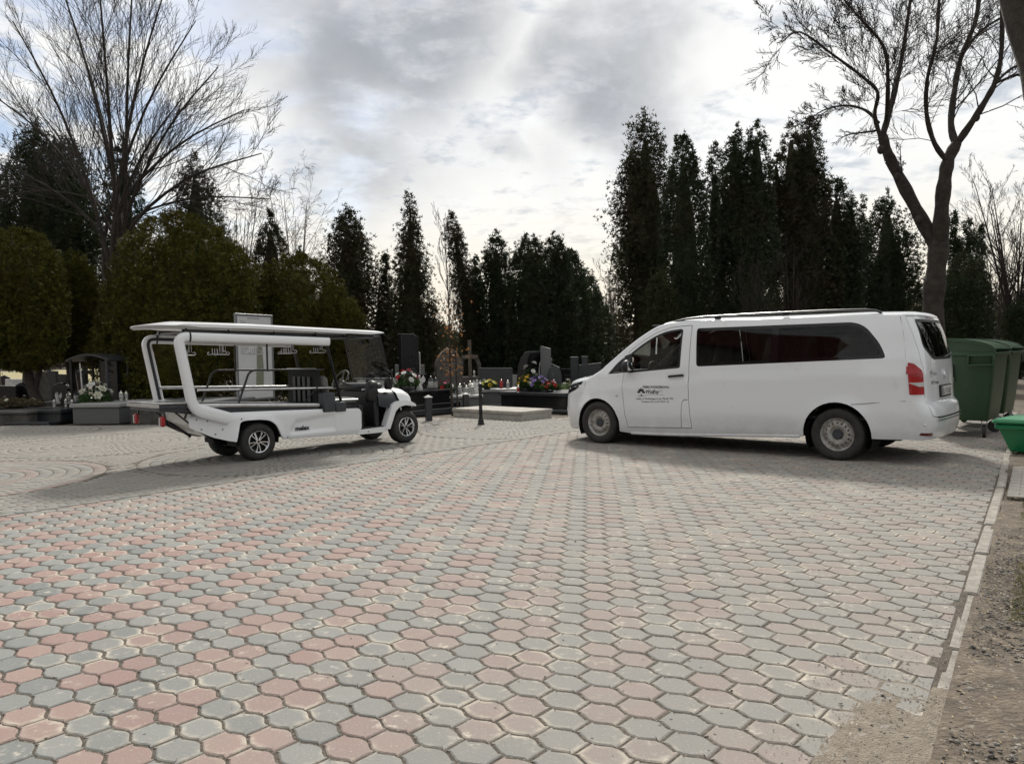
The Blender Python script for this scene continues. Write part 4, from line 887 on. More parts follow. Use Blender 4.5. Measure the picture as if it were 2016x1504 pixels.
# ------------------------------------------------------------------ the open electric funeral cart
def build_cart():
    T = thing('funeral_cart', 'white open electric funeral cart with long flat roof and steel bier deck', 'electric cart', (-3.700, 11.154, 0), R_(45.1))
    FY = 1.17
    nf = lambda u, w: (u, 0.0, w)
    def lens(x, z):                                              # flank relief: bulging panel with a long recess
        y = .0
        def sm(a, b, t): q = min(1, max(0, (t-a)/(b-a))); return q*q*(3-2*q)
        zt_ = float(np.interp(x, [.5, .62, 1.0, 1.28], [.40, .55, .585, .60])); r = sm(.505, .540, x)*(1-sm(1.27, 1.30, x))*sm(.335, .362, z)*(1-sm(zt_-.045, zt_+.012, z)); y += .030*r
        y += .035*sm(.62, .73, z)**2+.02*(1-sm(.24, .32, z))
        y -= .022*math.exp(-(max(0, math.hypot(x-.02, z-.27)-.34)/.06)**2)
        if x < -.35: y += .10*((-.35-x)/.6)**1.5
        return y
    def mirror(mb): return MB().add([(x, FY-y, z) for x, y, z in mb.v], [f[::-1] for f in mb.f])
    flank = fillet([(-.40, .728), (.30, .708), (1.05, .682), (1.74, .652), (1.783, .60), (1.78, .313), (1.70, .236), (.395, .272), (.345, .37), (.29, .50), (.19, .575), (.02, .60), (-.20, .602), (-.268, .575), (-.335, .306), (-.46, .335), (-.66, .40), (-.95, .552), (-.958, .70), (-.70, .735)],
                   [.02, .1, .1, .04, .03, .05, .04, .03, .04, .06, .06, .06, .05, .03, .01, .03, .05, .02, .02, .05], 3)
    near = patch(flank, [], lambda u, w: (u, lens(u, w), w), .030, .03)
    MB().add(near.v, near.f).build('side_panel', 'cart_white', T, 40); mirror(near).build('side_panel', 'cart_white', T, 40)
    sp = [o for o in T.children][0]
    v, f = txt('melex', .1, bold=.004); v = fit(v, .61, .85, .385); MB().add([(x, lens(x, z)-.012, z) for x, z in v], f).build('maker_lettering', 'print_black', sp, None)
    bl = MB()
    for x, z in ((-.245, .625), (1.90, .262), (.47, .30), (-.60, .63), (-.72, .63), (-.86, .66), (-.80, .52), (-.62, .44), (-.52, .50)): bl.ell((x, lens(x, z)-.004 if x < 1.8 else -.012, z), (.010, .010, .010), 8, 4)
    bl.build('panel_bolts', 'black_plastic', sp, None)
    # top deck between the panels, rear apron, chassis
    MB().box((.65, FY/2, .64), (2.2, FY-.10, .05), 0, .01).box((.75, FY/2, .36), (1.9, .55, .16), 0, .02).box((2.2, FY/2, .33), (1.2, .5, .12), 0, .02).box((0, FY/2, .27), (.12, 1.0, .12), 0, .02).box((2.70, FY/2, .27), (.10, 1.0, .10), 0, .02).build('chassis', 'underbody', T, None)
    ap = MB(); ap.prism([(-.90, .60), (-.915, .735), (-.88, .735), (-.60, .46), (-.30, .34), (-.32, .31), (-.60, .40)], lambda u, w, t: (u, t, w), .14, FY-.14); ap.build('rear_apron', 'cart_white', T, 40)
    for s in (0, 1):                                             # arch liners
        A = [(.02+.33*math.cos(a), .29+.31*math.sin(a)) for a in np.linspace(-.2, math.pi+.2, 16)]; y0, y1 = (.05, .36) if not s else (FY-.05, FY-.36)
        MB().add([(a, y, b) for y in (y0, y1) for a, b in A], [(i, i+1, 17+i, 16+i) for i in range(15)]).build('arch_liner', 'underbody', T, None)
    # bier deck: sloping dark tray with bright edge strips, tail shelf
    dz = lambda x: float(np.interp(x, [-1.4, -.55, 1.05], [.878, .838, .745]))
    tray = MB(); tray.prism([(-1.36, dz(-1.36)-.01), (1.05, dz(1.05)-.01), (1.05, .66), (-.40, .70), (-.95, .76), (-1.36, .80)], lambda u, w, t: (u, t, w), .055, FY-.055); tray.build('deck_tray', 'navy_shell', T, 30)
    for y in (.05, FY-.05): MB().tube([(-1.37, y, dz(-1.37)), (-.55, y, dz(-.55)), (1.05, y, dz(1.05))], [(.012, .026)]*3, 8).build('deck_edge', 'stainless', T, 50)
    pl = MB()
    for k in range(6): pl.box((-.14, .18+.162*k, .872-.04), (2.3, .15, .012), 0, .003, ry=R_(3.3))
    pl.build('deck_boards', 'grey_plastic', T, None)
    MB().box((-1.16, FY/2, .905), (.46, FY-.02, .028), 0, .008, ry=R_(1.5)).build('tail_shelf', 'stainless', T, 40)
    MB().box((-1.17, FY/2, .865), (.42, FY-.06, .05), 0, .006).build('tail_frame', 'grey_plastic', T, 40)
    MB().box((-1.385, FY/2, .870), (.020, FY, .045), 0, .006).build('tail_edge', 'stainless', T, 40)
    for y in (.10, FY-.12):
        tl = MB().box((-1.31, y, .665), (.05, .10, .135), 0, .012).build('tail_light', 'red_lens', T, 40); MB().box((-1.338, y+.022, .665), (.006, .035, .11), 0, .002).build('reversing_lens', 'white_lens', tl, None); MB().box((-1.28, y, .76), (.02, .03, .10), 0, 0).build('light_bracket', 'black_metal', tl, None)
    for y in (.16, .92):
        MB().tube([(-1.14, y, .80), (-.88, y, .565)], .012, 8).tube([(-.90, y, .583), (-.615, y, .365)], .020, 8).ell((-.615, y, .365), (.028, .028, .028), 8, 6).build('gas_strut', 'black_metal', T, 50)
    MB().tube([(-.94, .10, .87), (-1.0, .12, .68)], .016, 8).build('shelf_stay', 'black_metal', T, 50)
    # white tube arms with their dark bands and wreath hooks
    def curve(P, r, n=7):
        out = [np.array(P[0], float)]
        for i in range(1, len(P)-1):
            p = np.array(P[i], float); a = np.array(P[i-1], float); b = np.array(P[i+1], float); ra = min(r, np.linalg.norm(a-p)*.48, np.linalg.norm(b-p)*.48); s = p+(a-p)/np.linalg.norm(a-p)*ra; e = p+(b-p)/np.linalg.norm(b-p)*ra
            for j in range(n+1): t = j/n; out.append((1-t)**2*s+2*t*(1-t)*p+t*t*e)
        out.append(np.array(P[-1], float)); return out
    for y, s in ((.0, 1), (FY, -1)):
        P = curve([(-.43, y, .646), (-.93, y, .815), (-1.105, y, 1.80), (1.21, y, 1.722)], .125)
        rad = [(.055, .088-.022*min(1, max(0, i-1)/6)) if i < 9 else (.055, .064) for i in range(len(P))]
        arm = MB().tube(P, rad, 16, sq=3.8); 
        ao = arm.build('arm_tube', 'cart_white', T, 45)
        MB().tube([(-.965, y, 1.795), (-.940, y, 1.794)], [(.058, .066)]*2, 16, sq=3.2).build('arm_band', 'black_plastic', ao, 45)
        if s < 0 or True:                                         # dark inlay along the inner face
            yi = y+s*.0565; Q = curve([(-.62, yi, .71), (-.93, yi, .815), (-1.105, yi, 1.80), (1.19, yi, 1.723)], .125); MB().tube(Q, [(.004, .022)]*len(Q), 6).build('arm_inlay', 'navy_shell', ao, 45)
        hk = MB()
        for x in (-.50, .03, .60, 1.10):
            z = 1.665 if x > -.9 else 1.66; yh = y+s*.062
            for dx in (0, .035): hk.tube([(x+dx, yh, 1.76-.04), (x+dx, yh, z-.07)], .005, 6)
            hk.tube([(x, yh, 1.72), (x+.008, yh, 1.738), (x+.027, yh, 1.738), (x+.035, yh, 1.72)], .005, 6)
            for k in range(3): hk.tube([(x-.10+k*.035, yh+s*.02, z-.03), (x-.10+k*.035, yh+s*.02, z-.11)], .005, 6)
            hk.tube([(x-.10, yh+s*.02, z-.11), (x+.035, yh, z-.11), (x+.085, yh, z-.11), (x+.10, yh, z-.085), (x+.08, yh, z-.065), (x+.055, yh, z-.075)], .006, 6)
            hk.tube([(x-.10, yh+s*.02, z-.11), (x-.16, yh+s*.03, z-.115), (x-.165, yh+s*.03, z-.09), (x-.14, yh+s*.03, z-.08)], .006, 6)
        hk.build('wreath_hooks', 'stainless', ao, 50)
    # roof: thin shell curved at the tail, dark frame beneath
    V = []; nx, ny = 30, 16
    for t in (0, 1):
        for i in range(nx+1):
            for j in range(ny+1):
                v = -1+2*j/ny; xr = -1.40+.26*abs(v)**2.4-.10*v*(v > 0); x = xr+(2.235-xr)*i/nx; hw = FY/2+.045-.05*max(0, 1-(x+1.45)/.30)**2
                z = float(np.interp(x, [-1.5, -1.0, 0, 2.25], [1.935, 1.972, 1.955, 1.868]))+.055*(1-abs(v)**2.2)-.035*max(0, -(x+1.05))*2; ed = min(1, (x-xr+.02)/.35)*min(1, (2.25-x)/.25); V.append((x, FY/2+v*hw, z-((.010+.032*max(0, ed)) if t else 0)))
    k = (nx+1)*(ny+1); idx = lambda t, i, j: t*k+i*(ny+1)+j; F = []
    for i in range(nx):
        for j in range(ny): F.append((idx(0, i, j), idx(0, i+1, j), idx(0, i+1, j+1), idx(0, i, j+1))); F.append((idx(1, i, j), idx(1, i, j+1), idx(1, i+1, j+1), idx(1, i+1, j)))
        for j in (0, ny): q = (idx(0, i, j), idx(1, i, j), idx(1, i+1, j), idx(0, i+1, j)); F.append(q if j == 0 else q[::-1])
    for j in range(ny):
        for i in (0, nx): q = (idx(0, i, j), idx(0, i, j+1), idx(1, i, j+1), idx(1, i, j)); F.append(q if i == 0 else q[::-1])
    ro = MB().add(V, F).build('roof', 'cart_white', T, 50)
    fr = MB()
    for y in (.16, FY-.16): fr.tube([(-.98, y, 1.885), (2.16, y, 1.802)], [(.022, .026)]*2, 6)
    for x in (-.95, -.35, .35, 1.05, 1.6): z = 1.885-(x+.98)*.0264; fr.tube([(x, .03, z-.02), (x, FY-.03, z-.02)], [(.02, .016)]*2, 6); fr.tube([(x, .05, z-.09), (x, .10, z+.03)], .013, 6); fr.tube([(x, FY-.05, z-.09), (x, FY-.10, z+.03)], .013, 6)
    fr.build('roof_frame', 'black_metal', ro, 40)
    # bearing rails and black tube racks
    MB().tube([(-.81, .12, 1.062), (1.35, .12, .996)], .021, 10).build('bier_rail', 'stainless', T, 60); MB().tube([(-.95, FY-.06, 1.088), (1.15, FY-.06, 1.012)], .021, 10).build('bier_rail', 'stainless', T, 60)
    for y, x0 in ((.07, -.275), (FY-.07, -.36)):
        P = curve([(x0, y, .78), (x0+.21, y, 1.318), (1.15, y, 1.290)], .10, 5); MB().tube(P, .016, 8).tube([(.215, y, 1.70), (.215, y, 1.29)], .014, 8).build('deck_rack', 'black_metal', T, 50)
    for y in (.10, FY-.10): MB().tube([(.76, y, .745), (1.08, y, 1.04)], .011, 6).build('rack_brace', 'black_metal', T, 50)
    # driver's place
    MB().box((1.10, FY/2, 1.0), (.06, FY-.26, .56), 0, .01).build('bulkhead', 'underbody', T, 40)
    MB().tube([(1.06, .14, 1.30), (1.06, FY-.14, 1.30)], .016, 8).build('bulkhead_rail', 'stainless', T, 50)
    hw = MB()
    for k in range(4): hw.box((1.055, .35+.15*k, .98), (.02, .09, .40), 0, .005)
    hw.build('bulkhead_battens', 'navy_shell', T, None)
    for y in (.06, FY-.06): MB().tube([(1.20, y, 1.78), (1.235, y, 1.62), (1.46, y, .72)], [(.030, .020)]*3, 8, sq=3).build('door_post', 'black_metal', T, 45)
    sb = MB().box((1.52, FY/2, .66), (.50, FY-.18, .14), 0, .03).build('seat_base', 'black_plastic', T, 40)
    MB().box((1.56, FY/2, .775), (.48, FY-.24, .09), 0, .035).build('seat_cushion', 'seat_cloth', T, 50); MB().tube([(1.33, .12, .80), (1.80, .12, .79), (1.815, .2, .78)], .014, 6).build('seat_piping', 'cart_white', T, 50)
    MB().box((1.25, FY/2, 1.02), (.12, FY-.30, .34), 0, .05, ry=R_(-8)).build('seat_back', 'seat_cloth', T, 50)
    MB().box((1.185, .055, .78), (.215, .17, .30), 0, .018).box((1.39, .055, .70), (.20, .17, .155), 0, .016).build('side_box', 'grey_plastic', T, 40)
    MB().box((1.83, FY/2, .50), (.10, FY-.14, .40), 0, .02).build('heel_board', 'black_plastic', T, 40)
    MB().box((2.02, FY/2, .300), (.58, FY-.10, .05), 0, .01).build('floor_pan', 'black_plastic', T, 40)
    for y in (-.005, FY+.005):
        sg = 1 if y < .5 else -1
        MB().prism(fillet([(1.755, .30), (2.23, .315), (2.29, .27), (2.235, .225), (1.70, .228)], .02, 3), lambda u, w, t: (u, y+t*sg, w), 0, .06).build('door_sill', 'cart_white', T, 40)
        fl = [(2.232, .285), (2.385, .672), (2.47, .718), (2.62, .730), (2.78, .705), (2.875, .655), (2.892, .61), (2.80, .628), (2.66, .645), (2.54, .625), (2.455, .555), (2.33, .262)]
        MB().prism(fillet(fl, .02, 2), lambda u, w, t: (u, y-.012*sg+t*sg, w), 0, .14).build('front_wing', 'cart_white', T, 40)
    # nose: dark cowl with the white hood in front
    def loft(st, name, m, n=14):
        V = []; k = n+1
        for x, zb_, zt_, yi in st:
            for i in range(k):
                th = math.pi*i/n; c, s = math.cos(th), math.sin(th); V.append((x, FY/2-(FY/2-yi)*math.copysign(abs(c)**(2/3.4), c), zb_+(zt_-zb_)*abs(s)**(2/3.4)))
        F = [(a*k+i, (a+1)*k+i, (a+1)*k+i+1, a*k+i+1) for a in range(len(st)-1) for i in range(n)]; F.append(tuple(range(k))); F.append(tuple((len(st)-1)*k+i for i in range(k))[::-1]); return MB().add(V, F).build(name, m, T, 45)
    loft([(2.16, .66, .955, .045), (2.30, .62, .955, .03), (2.50, .62, .945, .03), (2.62, .64, .92, .06)], 'dash_cowl', 'navy_shell')
    hs = [(2.525, .70, .945, .018), (2.62, .68, .945, .02), (2.74, .66, .928, .025), (2.83, .62, .885, .05), (2.885, .58, .80, .10), (2.905, .56, .70, .16)]
    V = []; n = 16; k = n+1
    for q, (x, zb_, zt_, yi) in enumerate(hs):
        for i in range(k):
            th = math.pi*i/n; c, s = math.cos(th), math.sin(th); xx = x-(.09*(1-abs(s)) if q == 0 else 0)+(.14*(1-s**.5) if q == 0 else 0); V.append((xx, FY/2-(FY/2-yi)*math.copysign(abs(c)**(2/3.2), c), zb_+(zt_-zb_)*abs(s)**(2/3.2)))
    F = [(a*k+i, (a+1)*k+i, (a+1)*k+i+1, a*k+i+1) for a in range(len(hs)-1) for i in range(n)]+[tuple((len(hs)-1)*k+i for i in range(k))[::-1]]; MB().add(V, F).build('nose_hood', 'cart_white', T, 50)
    loft([(2.50, .36, .66, .16), (2.80, .40, .66, .16)], 'nose_core', 'underbody', 8)
    MB().box((2.14, FY/2, .60), (.10, FY-.16, .62), 0, .02).build('footwell_wall', 'black_plastic', T, 40)
    MB().box((2.16, FY/2, .985), (.26, FY-.16, .10), 0, .04).build('dashboard', 'grey_plastic', T, 45)
    MB().box((2.08, .14, .90), (.20, .17, .36), 0, .05, ry=R_(10)).box((2.05, .055, 1.0), (.12, .01, .08), 0, .003).build('dash_console', 'black_plastic', T, 45)
    MB().tube([(2.0, .30, .93), (2.20, .17, .965), (2.30, .10, .955)], .014, 6).build('dash_trim', 'cart_white', T, 50)
    st = MB(); c = np.array((1.93, .82, 1.10)); ax = np.array((.80, 0, -.60)); u = np.array((.6, 0, .8)); w = np.array((0, 1., 0))
    ring = [c+.185*(math.cos(a)*u+math.sin(a)*w) for a in np.linspace(0, 2*math.pi, 28)[:-1]]; st.tube(ring, .014, 6, closed=True)
    for a in (0.2, 2.3, 4.4): st.tube([c+ax*.04, c+.18*(math.cos(a)*u+math.sin(a)*w)], [(.02, .012), (.012, .008)], 6)
    st.tube([c, c+ax*.22], .03, 8).build('steering_wheel', 'dash_grey', T, 50)
    # windscreen
    ws = lambda y, q: (2.225+(2.385-2.225)*q, y, 1.805+(1.09-1.805)*q)
    MB().add([ws(.07, 0), ws(FY-.07, 0), ws(FY-.05, 1), ws(.05, 1)], [(0, 1, 2, 3)]).build('windscreen', 'glass_clear', T, None)
    for a, b in ((.055, .035), (FY-.055, FY-.035)): MB().tube([ws(a, -.03), ws(b, 1.12)], [(.018, .013)]*2, 6, sq=3).build('screen_pillar', 'black_metal', T, 45)
    MB().tube([ws(.05, 1.0), ws(FY-.05, 1.0)], .016, 6).tube([ws(.06, 0), ws(FY-.06, 0)], .018, 6).build('screen_rail', 'black_metal', T, 45)
    MB().box((2.40, .10, 1.02), (.12, .13, .20), 0, .03).build('screen_foot', 'black_plastic', T, 45)
    MB().tube([(2.30, .05, 1.28), (2.36, -.07, 1.20), (2.36, -.075, 1.0)], .007, 6).box((2.35, -.08, 1.16), (.03, .012, .20), 0, .004).build('door_mirror', 'black_metal', T, 45)
    MB().box((2.20, .55, 1.72), (.03, .16, .07), 0, .01).build('rear_view_mirror', 'black_plastic', T, 45)
    MB().tube([ws(.25, .98), ws(.55, .86), ws(.60, .86)], .006, 6).build('screen_wiper', 'black_plastic', T, 45)
    for y in (.16, FY-.16): MB().tube([(2.70, y, .27), (2.70, y+.02, .66)], .018, 8).build('front_strut', 'stainless', T, 50)
    # wheels with chromed five double-spoke rims
    def wheel(x, y, s, w=.105):
        W_ = link('wheel', None, T); W_.location = (x, y, .275); W_.rotation_euler = (0, .3+x*1.7, 0)
        prof = [(.155, -w*.8), (.17, -w*.98), (.215, -w*1.02), (.250, -w*.94), (.268, -w*.70), (.275, -w*.35), (.275, w*.35), (.268, w*.70), (.250, w*.94), (.215, w*1.02), (.17, w*.98), (.155, w*.8)]
        t = MB().lathe(prof, (0, 0, 0), 36, axis='y', cap=False)
        for k in (-1, 0, 1): t.lathe([(.2752, k*.05-.016), (.2785, k*.05-.010), (.2785, k*.05+.010), (.2752, k*.05+.016)], (0, 0, 0), 36, axis='y', cap=False)
        t.build('tyre', 'rubber', W_, 50)
        o = -s
        r = MB().lathe([(.164, o*w*.97), (.160, o*w*1.02), (.150, o*w*1.0), (.140, o*w*.80), (.132, o*w*.45), (.128, o*.01)], (0, 0, 0), 36, axis='y', cap=False)
        r.lathe([(.0001, o*w*.80), (.026, o*w*.80), (.036, o*w*.68), (.040, o*w*.40)], (0, 0, 0), 16, axis='y', cap=False)
        for k in range(5):
            for da in (-.16, .16):
                a = 2*math.pi*k/5+da; a2 = 2*math.pi*k/5+da*1.35; p = (.028*math.cos(a), o*w*.68, .028*math.sin(a)); q = (.145*math.cos(a2), o*w*.74, .145*math.sin(a2)); r.tube([p, q], [(.012, .010), (.011, .012)], 6)
        r.build('rim', 'chrome', W_, 45)
        MB().lathe([(.0001, o*w*.86), (.016, o*w*.85), (.020, o*w*.78)], (0, 0, 0), 12, axis='y').build('hub_cap', 'black_plastic', W_, 50)
        MB().lathe([(.128, o*.012), (.0001, o*.012)], (0, 0, 0), 24, axis='y', cap=False).lathe([(.12, -o*w*.6), (.12, o*.01)], (0, 0, 0), 24, axis='y', cap=False).build('brake_disc', 'underbody', W_, None)
    for x in (.02, 2.695): wheel(x, .115, 1); wheel(x, FY-.10, -1)
    return T
build_cart()
# ------------------------------------------------------------------ trees and shrubs
MT['thuja'] = leaf_mat('thuja_leaves', (.017, .029, .014), (.036, .050, .021), (.042, .036, .019), .15)
MT['thuja_brown'] = leaf_mat('thuja_bronze_leaves', (.023, .027, .014), (.045, .046, .020), (.052, .037, .021), .15)
MT['thuja_gold'] = leaf_mat('golden_thuja_leaves', (.028, .037, .006), (.105, .098, .013), (.070, .052, .010), .07)
MT['thuja_mid'] = leaf_mat('olive_thuja_leaves', (.018, .026, .009), (.042, .048, .014), (.036, .034, .012), .15)
MT['bark'] = mat('grey_bark', (.050, .041, .032), .9, col2=(.022, .018, .015), vscale=7, bump=1., bscale=22)
MT['bark_dark'] = mat('dark_bark', (.050, .040, .032), .9, col2=(.026, .021, .017), vscale=7, bump=1., bscale=25)
MT['twig'] = mat('bare_twigs', (.042, .033, .026), .9, var=.4, vscale=3)
MT['twig_pale'] = mat('pale_twigs', (.22, .185, .155), .9, var=.3, vscale=2)
MT['wood_far'] = leaf_mat('distant_bare_wood', (.105, .088, .072), (.165, .140, .115), (.13, .10, .08), .3)
MT['brown_leaf'] = leaf_mat('withered_leaves', (.22, .095, .035), (.30, .16, .06), (.16, .07, .03), .35)

def crown_tris(H, z0, rfun, n, size, seed, clump=.28, nclump=None, up=.7, lean=None, ragged=.12, core=True, out=(.35, 1.0)):
    """foliage of a conifer or clipped shrub: sprays of three leaflets in clumps all over the crown, a twiggy core within"""
    r = np.random.default_rng(seed); ts = np.linspace(0, 1, 60); rr = np.array([rfun(t) for t in ts]); cdf = np.cumsum(rr+.05*rr.max()); cdf = cdf/cdf[-1]
    nc = nclump or max(40, n//26); ct = np.interp(r.random(nc), cdf, ts); ca = r.random(nc)*2*math.pi
    ph = r.random(6)*6.28; wob = lambda t, a: 1+ragged*(np.sin(3*a+ph[0]+t*7)*.5+np.sin(5*a+ph[1]-t*13)*.4+np.sin(2*a+ph[2]+t*23)*.4)
    cr = np.interp(ct, ts, rr)*wob(ct, ca)*r.uniform(.80, 1.03, nc)*(1+ragged*1.3*np.maximum(0, r.normal(0, .7, nc)))
    k = r.integers(0, nc, n); inner = r.random(n) < .22
    t = ct[k]; a = ca[k]; rad = cr[k]*np.where(inner, r.uniform(.6, .92, n), 1.)
    P = np.stack([np.cos(a)*rad, np.sin(a)*rad, z0+t*(H-z0)], 1)+r.normal(0, clump, (n, 3))*np.array([.55, .55, 1.0])*np.minimum(1, .35+cr[k]/max(rr.max(), .01))[:, None]
    rd = np.stack([np.cos(a), np.sin(a), np.zeros(n)], 1); d = rd*r.uniform(*out, (n, 1))+np.array([0, 0, up])*r.uniform(.3, 1.3, (n, 1))+r.normal(0, .30, (n, 3)); d /= np.linalg.norm(d, axis=1)[:, None]
    w = np.cross(d, rd+r.normal(0, .6, (n, 3))); w /= np.linalg.norm(w, axis=1)[:, None]+1e-9
    s = (size*r.uniform(.6, 1.35, n))[:, None]; nrm = np.cross(d, w)
    tris = []
    for sp, ln in ((0, 1.0), (-.62, .78), (.62, .78)):
        dd = d*math.cos(sp)+w*math.sin(sp)+nrm*r.normal(0, .18, (n, 1)); ww = w*math.cos(sp)-d*math.sin(sp); b = P+dd*s*.10
        tris.append(np.stack([b-ww*s*.15+dd*s*.18, b+ww*s*.15+dd*s*.18, P+dd*s*ln], 1))
    V = np.concatenate(tris, 1).reshape(-1, 3)
    if core:
        nt, na = 14, 14; T_, A_ = np.meshgrid(np.linspace(0.0, .90, nt), np.linspace(0, 2*math.pi, na+1)[:-1], indexing='ij'); R0 = np.interp(T_, ts, rr)*.58*wob(T_, A_)*r.uniform(.85, 1.0, T_.shape)*(.3+.7*np.minimum(1, T_*8))*(1-T_**5)
        G = np.stack([np.cos(A_)*R0, np.sin(A_)*R0, z0+.1+T_*(H-z0)*.96], -1); q = []
        for i in range(nt-1):
            for j in range(na):
                j2 = (j+1) % na; q += [G[i, j], G[i, j2], G[i+1, j2], G[i, j], G[i+1, j2], G[i+1, j]]
        V = np.concatenate([V, np.array(q)])
    if lean is not None: zz = np.clip(V[:, 2]/H, 0, 2); V = V+np.stack([lean[0]*zz**1.6, lean[1]*zz**1.6, np.zeros(len(V))], 1)
    return V
PROF = {
    'column': lambda t: max(0, 1-max(0, (t-.42)/.58)**2.3)**.8*(.80+.20*min(1, t*4)),
    'cone': lambda t: (.80+.2*min(1, t*6))*max(0, 1-t**1.25)**.95+.02,
    'ovate': lambda t: (math.sin(math.pi*min(1, (t*.86+.16)))**.72)*(1-max(0, (t-.8)/.2)**2*.4),
    'dome': lambda t: math.sqrt(max(0, 1-max(0, (t-.22)/.78)**2))*(.88+.12*min(1, t*4)),
    'globe': lambda t: math.sqrt(max(0, 1-(2*t-1)**2))**.85+.02,
    'spindle': lambda t: (.55+.45*math.sin(math.pi*min(1, t*.9+.12)))*(1-max(0, (t-.86)/.14)**2*.75),
}
TRUNK = {}
def conifer(name, label, cat, px, top, hw, Y, prof, n, size, seed, m='thuja', z0=.4, group=None, twins=None, ragged=.07, lean=None, clump=.17, base=None, tr=.14):
    """px, top: middle and tip of the tree as surveyed at distance Y; hw: half width there"""
    c = dp(px, 700, Y); H = dp(px, top, Y)[2]; rw = hw/FPX*Y
    T = thing(name, label, cat, (c[0], Y, -.04), 0., group); f = PROF[prof]
    n = int(n*1.5); size *= .80; V = crown_tris(H, z0, lambda t: f(t)*rw, n, size, seed, clump, lean=lean, ragged=ragged, nclump=n//15, up=1.0, out=(.15, .65))
    for q, (dpx, dtop, dhw, frac) in enumerate(twins or ()):
        H2 = dp(px, dtop, Y)[2]; v2 = crown_tris(H2, H2*.45, lambda t: PROF['column'](t)*dhw/FPX*Y, int(n*frac), size, seed+50+q, clump*.8, ragged=ragged, nclump=int(n*frac)//15, up=1.0, out=(.15, .65)); V = np.concatenate([V, v2+np.array([dpx/FPX*Y, .1*(q-.5), 0])])
    link('crown', tri_data('crown', V, m), T)
    b = MB(); lx, ly = (lean or (0, 0)); pts = [(lx*(i/6*.9)**1.6+.03*math.sin(i*2.1+seed), ly*(i/6*.9)**1.6, H*.9*i/6) for i in range(7)]
    b.tube(pts, [tr*(1.25 if i == 0 else 1-.8*i/6) for i in range(7)], 8).build('trunk', 'bark_dark', T, 60); return T
RG = 'dark conifers standing together behind the white van'; MG = 'dark conifers along the graves in the middle distance'; LG = 'dark conifers behind the domed shrubs'
conifer('thuja_tree', 'tall ragged dark conifer with gappy left edge, leftmost of the row above the van', 'tree', 1277, 212, 55, 27.5, 'column', 8500, .20, 11, 'thuja_brown', .2, RG, ragged=.30, clump=.26, twins=[(-26, 300, 22, .18)])
conifer('thuja_tree', 'smooth columnar dark conifer with narrow single tip above the front of the van', 'tree', 1350, 256, 47, 24.5, 'column', 8500, .17, 12, 'thuja', .1, RG, ragged=.05, clump=.13)
conifer('thuja_tree', 'slim dark conifer half hidden between two taller columns above the van', 'tree', 1412, 282, 34, 28.5, 'column', 5000, .19, 13, 'thuja', .2, RG)
conifer('thuja_tree', 'broad columnar dark conifer with two feathery tips side by side over the van', 'tree', 1474, 300, 58, 25.0, 'column', 8000, .17, 14, 'thuja', .1, RG, twins=[(-24, 240, 26, .28), (20, 234, 28, .30)], ragged=.05, clump=.13)
conifer('thuja_tree', 'massive dark conifer with a notched double top, just left of the forked bare tree', 'tree', 1582, 290, 68, 27.0, 'column', 9000, .18, 15, 'thuja_brown', .1, RG, twins=[(-22, 240, 28, .22), (16, 218, 30, .30), (-48, 290, 22, .15)], ragged=.06, clump=.14)
conifer('thuja_tree', 'dark conifer sloping down to the right beside the massive double-topped one', 'tree', 1648, 342, 42, 27.5, 'column', 6000, .18, 16, 'thuja', .1, RG, twins=[(28, 385, 24, .25)])
conifer('thuja_tree', 'small pointed dark conifer, narrow tip beside the left limb of the bare tree', 'tree', 1703, 384, 26, 30.0, 'cone', 3800, .18, 17, 'thuja', .2, RG)
conifer('thuja_tree', 'loose see-through dark conifer with rounded top behind the forked bare tree', 'tree', 1748, 374, 58, 31.0, 'ovate', 7000, .20, 18, 'thuja', .2, RG, ragged=.28)
conifer('thuja_shrub', 'low olive green conifer shrub at the foot of the tall columns', 'shrub', 1300, 528, 32, 22.5, 'dome', 3600, .14, 19, 'thuja_mid', .1, RG)
conifer('thuja_tree', 'pointed dark conifer, leftmost of the three tips behind the bins', 'tree', 1880, 412, 24, 30.0, 'cone', 4000, .18, 20, 'thuja', .2, RG)
conifer('thuja_tree', 'dark conifer with the middle one of the three tips behind the bins', 'tree', 1906, 430, 26, 31.0, 'column', 4200, .18, 21, 'thuja', .2, RG)
conifer('thuja_tree', 'slim dark conifer, rightmost of the three tips behind the bins', 'tree', 1932, 442, 20, 29.0, 'cone', 3600, .17, 22, 'thuja', .2, RG)
conifer('thuja_tree', 'bushy lower conifer directly behind the green bins', 'tree', 1898, 498, 44, 24.5, 'dome', 5600, .15, 23, 'thuja', .1, RG)
conifer('thuja_tree', 'short dark conifer at the far right above the farther bin', 'tree', 2004, 590, 26, 33.0, 'dome', 2600, .18, 24, 'thuja', .1, RG)
conifer('thuja_tree', 'broad dark egg-shaped conifer just right of the domed golden shrubs', 'tree', 692, 405, 50, 32, 'ovate', 8000, .22, 31, 'thuja_brown', .4, MG, ragged=.22, clump=.30)
conifer('thuja_tree', 'small thin dark conifer wedged between the egg-shaped and the spire-like one', 'tree', 764, 490, 25, 33, 'cone', 3200, .20, 32, 'thuja_brown', .3, MG, ragged=.22)
conifer('thuja_tree', 'spire-like pointed see-through conifer left of the leaning one', 'tree', 814, 380, 46, 31, 'cone', 7000, .21, 33, 'thuja_brown', .5, MG, ragged=.26, clump=.30)
conifer('thuja_tree', 'slim club-shaped conifer leaning to the left', 'tree', 935, 421, 19, 33, 'spindle', 4200, .18, 34, 'thuja_brown', .4, MG, ragged=.16, lean=(-.92, 0))
conifer('thuja_tree', 'low dark conifer at the foot of the leaning one', 'tree', 940, 500, 27, 34, 'cone', 4200, .20, 35, 'thuja', .2, MG, ragged=.2)
